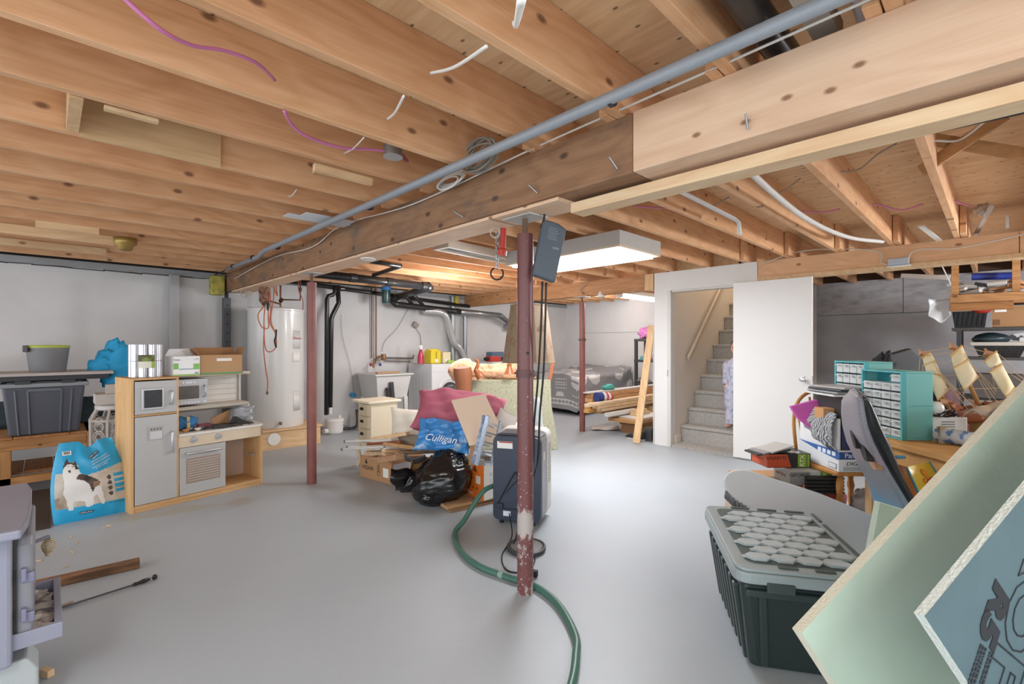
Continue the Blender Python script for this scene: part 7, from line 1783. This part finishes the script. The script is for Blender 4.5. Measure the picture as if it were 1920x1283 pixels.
simple('red_bowl', MB().lathe([(.05, 0), (.08, .03), (.082, .04)], (7.36, .12, 1.655), 20), mat('#a83226', .4), 'red bowl on the black crate', 'bowl', smooth=True)
t = thing('cardboard_box', 'brown shipping carton with white label under the hanging shelf', 'box', (7.6, -.2, 1.5))
MB().box(7.35, 7.75, -.5, .04, 1.5, 1.72).build('carton', CARDD, t, w=True); MB().box(7.347, 7.35, -.07, .02, 1.66, 1.7).build('white_label', PAPER, t, w=True); MB().box(7.347, 7.35, -.02, .03, 1.52, 1.58).build('brown_label', mat('#6d4c33'), t, w=True)
t = thing('metal_shelving', 'dark metal shelving unit below the hanging shelf', 'shelf', (7.6, -.1, 0))
for z in (1.14, 1.465, .7, .3): MB().box(7.3, 7.8, -.9, .36, z, z+.03).build('shelf_board', mat('#3a3836', .5), t, w=True)
for x, y in ((7.31, .3), (7.78, .3), (7.31, -.85)): MB().box(x-.015, x+.02, y-.02, y+.02, 0, 1.465).build('upright', mat('#2e2f33', .5), t, w=True)
t = thing('woven_basket', 'black woven basket with white liner on the metal shelving', 'basket', (7.5, 0, 1.171))
m_ = MB(); tote_side(m_, 7.36, 7.66, -.22, .19, 1.171, 1.31, .05); m_.build('weave', mat('#1f1d1c', .6, bump=1, bs=120), t, w=True)
m_ = MB(); tote_side(m_, 7.345, 7.675, -.25, .22, 1.295, 1.335, .01); m_.build('liner', mat('#b3aca2', .8), t, w=True, bevel=.008)
simple('dark_helmet', blob(MB(), (7.5, .05, 1.37), (.13, .15, .07), .05, 2, 2, 22), mat('#26343a', .4), 'dark rounded helmet in the woven basket', 'helmet', smooth=True)
simple('patterned_pouch', crumple(MB(), lambda u, v: (7.55, -.05-.3*u, 1.34+.1*v*math.sin(PI*u)**.5), 12, 8, .02, 8), blotch('#c9c7c4', '#3a3a3a', 16, .7, .5, .54), 'black and white patterned pouch behind the basket', 'pouch', solid=.02)
DKS = [('dark_carton', (7.4, -.02, .86), (.3, .42, .26), '#4a4441', 'dark grey carton on the middle metal shelf, left one'), ('dark_carton', (7.45, -.55, .88), (.3, .4, .28), '#5b4a3c', 'brown carton on the middle metal shelf, right one'), ('dark_carton', (7.4, .1, .45), (.3, .4, .25), '#6b2d33', 'maroon carton on the low metal shelf'), ('dark_carton', (7.45, -.5, .46), (.3, .45, .27), '#2d3138', 'navy carton on the low metal shelf')]
for nm, c_, d_, col, lb in DKS: simple(nm, MB().cbox(c_, d_), mat(col, .7), lb, 'box', bevel=.004)
t = thing('office_chair', 'black mesh office chair in the dark behind the model ship', 'chair', tuple(cf(3.1, 3.75)), CAMROT)
MB().prism([(-.28, .75), (.1, .82), (.25, 1.1), (.05, 1.28), (-.22, 1.2), (-.34, .98)], 0, .05, 'y').build('backrest', BLACKM, t, bevel=.01)
MB().box(-.25, .25, -.4, .05, .42, .5).build('seat', BLACKM, t, bevel=.02); MB().cyl((0, -.15, .05), (0, -.15, .42), .03).build('gas_column', BLACKM, t)
for k in range(5): MB().bar((0, -.15, .08), (.28*math.cos(k*1.257), -.15+.28*math.sin(k*1.257), .02), .05, .04).build('leg', BLACKM, t)
simple('dark_jacket', blob(MB(), cf(2.78, 3.55, .98), (.1, .1, .22), .35, 2.4, 6, 22), mat('#24262b', .8), 'dark jacket bunched behind the first sail', 'jacket', smooth=True)
simple('maroon_cloth', blob(MB(), cf(3.05, 3.4, .92), (.2, .1, .12), .3, 2.4, 3, 20), mat('#4a2228', .8), 'dark maroon cloth behind the model ship', 'cloth', smooth=True)
# ================================================================ ceiling wiring and pipes
CON = mat('#8c9095', .5, .1, var=.05, bump=.1, bs=80)
t = thing('conduit', 'long grey conduit pipe strapped under the joists along the main beam', 'conduit', (1.47, 3, 2.2))
MB().tube([(1.445, -.6, 2.2), (1.468, 2.83, 2.2), (1.475, 4.85, 2.2), (1.52, 5.2, 2.19), (1.53, 6.4, 2.2)], .0225, 16).build('pipe', CON, t, w=True, smooth=True)
MB().tube([(1.53, 6.4, 2.2), (1.54, 7.05, 2.2)], .008, 8).build('tail_cable', BLACKM, t, w=True)
for y in (.98, 2.83, 4.6, 5.35, 6.1): MB().cyl((1.455+.011*y, y-.008, 2.2), (1.455+.011*y, y+.008, 2.2), .027, n=18).build('coupling', mat('#33353a', .5), t, w=True)
PNK = mat('#cf7bab', .45); WHC = mat('#d5d2cc', .5)
YF = lambda k: YL[k]
cable('pink_cable', [aty(225, -10, 1.52), aty(300, 55, 1.55), aty(360, 85, 1.62), aty(420, 95, 1.68), aty(480, 118, 1.75), aty(515, 150, 1.9)], .006, PNK, 'pink cable sagging between the nearest joists at upper left')
cable('pink_cable', [aty(533, 208, 1.96), aty(548, 235, 2.05), aty(580, 258, 2.12), aty(640, 277, 2.2), aty(690, 280, 2.22), aty(722, 283, 2.2)], .007, PNK, 'pink cable running to the round electrical box')
t = thing('junction_box', 'round galvanised electrical box hanging between near joists', 'electrical box', tuple(aty(738, 290, 2.25)))
q = aty(737, 294, 2.18)
MB().cyl(q, q+Vector((0, 0, .055)), .047, n=28).build('box_body', STEEL, t, w=True, smooth=True, autos=.6); MB().cyl(q-Vector((0, 0, .003)), q, .05, n=28).build('cover_plate', mat('#b9bcbd', .4, .6), t, w=True, smooth=True, autos=.6)
cable('pink_cable', [q+Vector((.05, 0, .03)), q+Vector((.1, .02, .01)), q+Vector((.12, .1, .05)), q+Vector((.1, .2, .12))], .006, mat('#8f3f4a'), 'short red cable leaving the round electrical box')
for k, (a, b, y0, y1, lb) in enumerate((((808, 137), (912, 87), 1.06, .68, 'white cable crossing a joist bay near the top centre'), ((727, 223), (757, 180), 1.51, 1.08, 'short white cable between joists above the round box'), ((963, 42), (978, 0), .62, .24, 'white cable end at the very top centre'), ((645, 288), (683, 257), 2.36, 2.0, 'short white cable beside the round electrical box'), ((584, 325), (600, 308), 2.84, 2.45, 'tiny white cable between joists left of the wire coil'), ((540, 369), (556, 356), 3.25, 2.9, 'small white cable above the white tin strip'))):
    p, q2 = aty(*a, y0), aty(*b, y1); m1 = p.lerp(q2, .5)-Vector((0, 0, .012))
    cable('white_cable', [p, m1, q2], .0036, WHC, lb)
m_ = MB(); rng = random.Random(3); cc = atx(905, 292, 1.6)
for k in range(11):
    r1, r2 = .115*rng.uniform(.8, 1.05), .075*rng.uniform(.75, 1.1); o_ = Vector((rng.uniform(-.03, .0), rng.uniform(-.03, .03), rng.uniform(-.015, .015)))
    m_.tube([cc+o_+Vector((.02*math.sin(a+k), r1*math.cos(a), r2*math.sin(a))) for a in [j*2*PI/24 for j in range(24)]], .0055, 6, closed=True)
simple('cable_coil', m_, mat('#8f8a80', .5), 'coil of grey cable hung behind the conduit on the dark beam', 'cable coil', smooth=True)
m_ = MB(); cc = atx(845, 345, 1.62)
for k in range(5):
    r1 = .11*rng.uniform(.8, 1.1); m_.tube([cc+Vector((.01*k-.02, r1*math.cos(a), .03*math.sin(a)+.01*k)) for a in [j*2*PI/20 for j in range(20)]], .006, 6, closed=True)
simple('cable_coil', m_, WHC, 'flat coil of white cable lying along the dark beam top', 'cable coil', smooth=True)
cable('thin_white_wire', [(1.66, 6.6, 2.12), (1.665, 5.2, 2.2), (1.665, 4.2, 2.165), (1.66, 3.6, 2.25), (1.66, 2.6, 2.2), (1.655, 1.5, 2.245), (1.62, .6, 2.25), (1.6, -.4, 2.27)], .0045, WHC, 'thin white wire tacked along the top of the main beam', sm=8)
t = thing('tin_strip', 'white painted tin strips stuffed above the conduit', 'sheet metal', tuple(aty(590, 410, 3.3)))
MB().box(1.22, 1.68, 3.5, 3.62, 2.235, 2.239).box(1.3, 1.66, 3.38, 3.5, 2.233, 2.237).build('strip', mat('#d5d9dd', .4), t, w=True)
for k, (a, d) in enumerate((((1398, 213), (1402, 243)), ((1143, 295), (1158, 317)), ((992, 347), (1008, 362)), ((851, 396), (869, 407)))):
    p, q2 = atx(*a, 1.645), atx(*d, 1.665)
    simple('bent_nail', MB().cyl(p, q2, .004, n=8), STEEL, ['bent nail in the pale beam at upper right', 'bent nail near the joint of dark and pale beam', 'bent nail in the middle of the dark beam', 'bent nail above the head of the chain hook'][k], 'nail')
t = thing('light_socket', 'old brass ceiling bulb socket under joists at left', 'lamp socket', tuple(atz(235, 462, 2.15)))
q = atz(235, 462, 2.17); MB().lathe([(.03, -.04), (.05, -.03), (.055, 0), (.08, .02), (.085, .07)], q, 20).build('socket', mat('#a58a4a', .4, .5, var=.3), t, w=True, smooth=True)
# top right: black pipe, duct strip
simple('drain_pipe', MB().cyl((.95, .53, 2.34), (1.95, .53, 2.34), .05), ABS, 'black drain pipe between joists at the top right', 'pipe', smooth=True, autos=.6)
simple('metal_strip', MB().box(.98, 1.85, .35, .42, 2.3, 2.36), mat('#a8a093', .5), 'pale wooden strip beside the black pipe at the top right', 'strip')
simple('white_pipe', MB().cyl((1.6, .29, 2.40), (1.9, .27, 2.28), .03), mat('#cfc6c2', .4), 'short white pipe between joists at the top right edge', 'pipe', smooth=True, autos=.6)
# middle bay wiring
MW = mat('#9a8f80', .5)
for k, (P, z0, m2, r, lb) in enumerate((
    ([(1533, 319), (1570, 322), (1610, 318), (1645, 290), (1680, 270)], 2.36, MW, .005, 'grey wire looping between right hand joists under the ledger'),
    ([(1393, 360), (1430, 363), (1465, 360), (1500, 335)], 2.36, MW, .005, 'grey wire crossing the joist bay behind the white conduit'),
    ([(1285, 383), (1320, 388), (1345, 382), (1366, 370)], 2.36, MW, .005, 'grey wire above the long lit fixture end'),
    ([(1455, 388), (1500, 396), (1540, 398), (1575, 392)], 2.38, PNK, .006, 'pink cable crossing the joist bay by the white conduit'),
    ([(1605, 379), (1650, 385), (1690, 394), (1730, 383)], 2.38, PNK, .006, 'pink cable crossing the next bay to the right'),
    ([(1757, 374), (1790, 378), (1822, 388)], 2.38, PNK, .006, 'pink cable leading to the plastic wrapped bundle'),
    ([(1188, 386), (1205, 388), (1240, 390), (1270, 388), (1292, 385)], 2.36, PNK, .006, 'short pink cable left of the white conduit'),
    ([(1715, 262), (1760, 264), (1800, 262), (1850, 225)], 2.36, WHC, .006, 'white cable by the crossed braces'))):
    cable('loose_wire', [atz(a, b, z0) for a, b in P], r, m2, lb)
cable('black_cable', [(1.9, .85, 1.975), (1.93, .4, 1.97), (1.96, -.1, 1.965), (1.98, -.9, 1.96)], .009, BLACKM, 'black cable running along the far side of the pale lath')
cable('white_conduit', [atz(1400, 316, 2.22), atz(1450, 362, 2.22), atz(1500, 402, 2.22), atz(1550, 430, 2.22), atz(1600, 447, 2.23), atz(1655, 453, 2.24)], .017, mat('#d4d1cb', .5), 'thick white flexible conduit bending down to the pale right beam', 8, cat='conduit')
t = thing('white_pipe', 'white plastic pipe with elbow under the joists right of the lit fixture', 'pipe', tuple(atz(1320, 385, 2.22)))
MB().tube([atz(1262, 352, 2.228), atz(1378, 411, 2.228), atz(1385, 417, 2.2), atz(1387, 440, 2.12)], .014, 12).build('pipe_run', WHITE, t, w=True, smooth=True)
cable('white_cable', [atx(1425, 497, 5.66), atx(1510, 470, 5.67), atx(1640, 470, 5.67), atx(1652, 492, 5.66), atx(1668, 496, 5.66)], .006, mat('#c9c0b2'), 'white cable stapled to the pale beam left of the metal box')
cable('white_cable', [atx(1703, 492, 5.66), atx(1708, 475, 5.66), atx(1730, 467, 5.66), atx(1790, 466, 5.66), atx(1850, 455, 5.66), atx(1925, 438, 5.66)], .006, mat('#c9c0b2'), 'white cable stapled to the pale beam right of the metal box')
t = thing('junction_box', 'small galvanised switch box screwed to the pale right beam', 'electrical box', tuple(atx(1685, 491, 5.66)))
q = atx(1685, 491, 5.66); MB().cbox(q, (.06, .15, .065)).build('box_body', mat('#a9b3bb', .4, .5), t, w=True, bevel=.004); MB().cbox(q+Vector((.01, 0, -.04)), (.06, .17, .01)).build('mounting_lip', WHITE, t, w=True)
for k, (a, b, lb) in enumerate((((1727, 258), (1925, 290), 'upper crossed brace board between joists at right'), ((1727, 320), (1885, 215), 'lower crossed brace board between joists at right'))):
    p, q2 = atz(*a, 2.27 if k else 2.42), atz(*b, 2.42 if k else 2.28)
    simple('cross_brace', MB().bar(p, q2, .06, .02, (1, 0, 0)), wood('#b98a5a', '#9a6c40', ax=1, knots=.1), lb, 'brace')
t = thing('wrapped_bundle', 'clear plastic wrapped cable end hanging between joists at right', 'bundle', tuple(atz(1843, 392, 2.36)))
blob(MB(), atz(1843, 393, 2.36), (.05, .05, .04), .4, 3, 3, 18).build('plastic_wrap', mat('#c9bcae', .3, trans=.3), t, w=True, smooth=True)
MB().bar(atz(1860, 385, 2.34), atz(1825, 447, 2.28), .03, .012).build('hanging_strip', mat('#b7a79a', .6), t, w=True)
simple('white_strip', MB().bar(atz(1727, 424, 2.3), atx(1762, 452, 5.71), .04, .008), WHITE, 'short white strip curling above the pale right beam', 'strip')
simple('white_strip', MB().bar(atx(1888, 405, 5.68), atx(1889, 428, 5.68), .05, .02), WHITE, 'upright white strip beside the last joist at right', 'strip')
m_ = MB()
for k in range(2):
    m_.tube(smoothpts([atx(1090+4*k, 552, 5.68), atx(1088-3*k, 543, 5.66), atx(1095, 535, 5.66), atx(1100+3*k, 528, 5.66)], 4), .004, 5)
simple('wire_tuft', m_, MW, 'tuft of thin wire above the thin red post head', 'wire')
simple('white_ring', MB().tube([atz(690, 484, 1.985)+Vector((.05*math.cos(a*PI/10), .05*math.sin(a*PI/10), -.006)) for a in range(20)], .008, 8, closed=True), WHITE, 'white plastic ring fixed under the dark beam', 'ring', smooth=True)
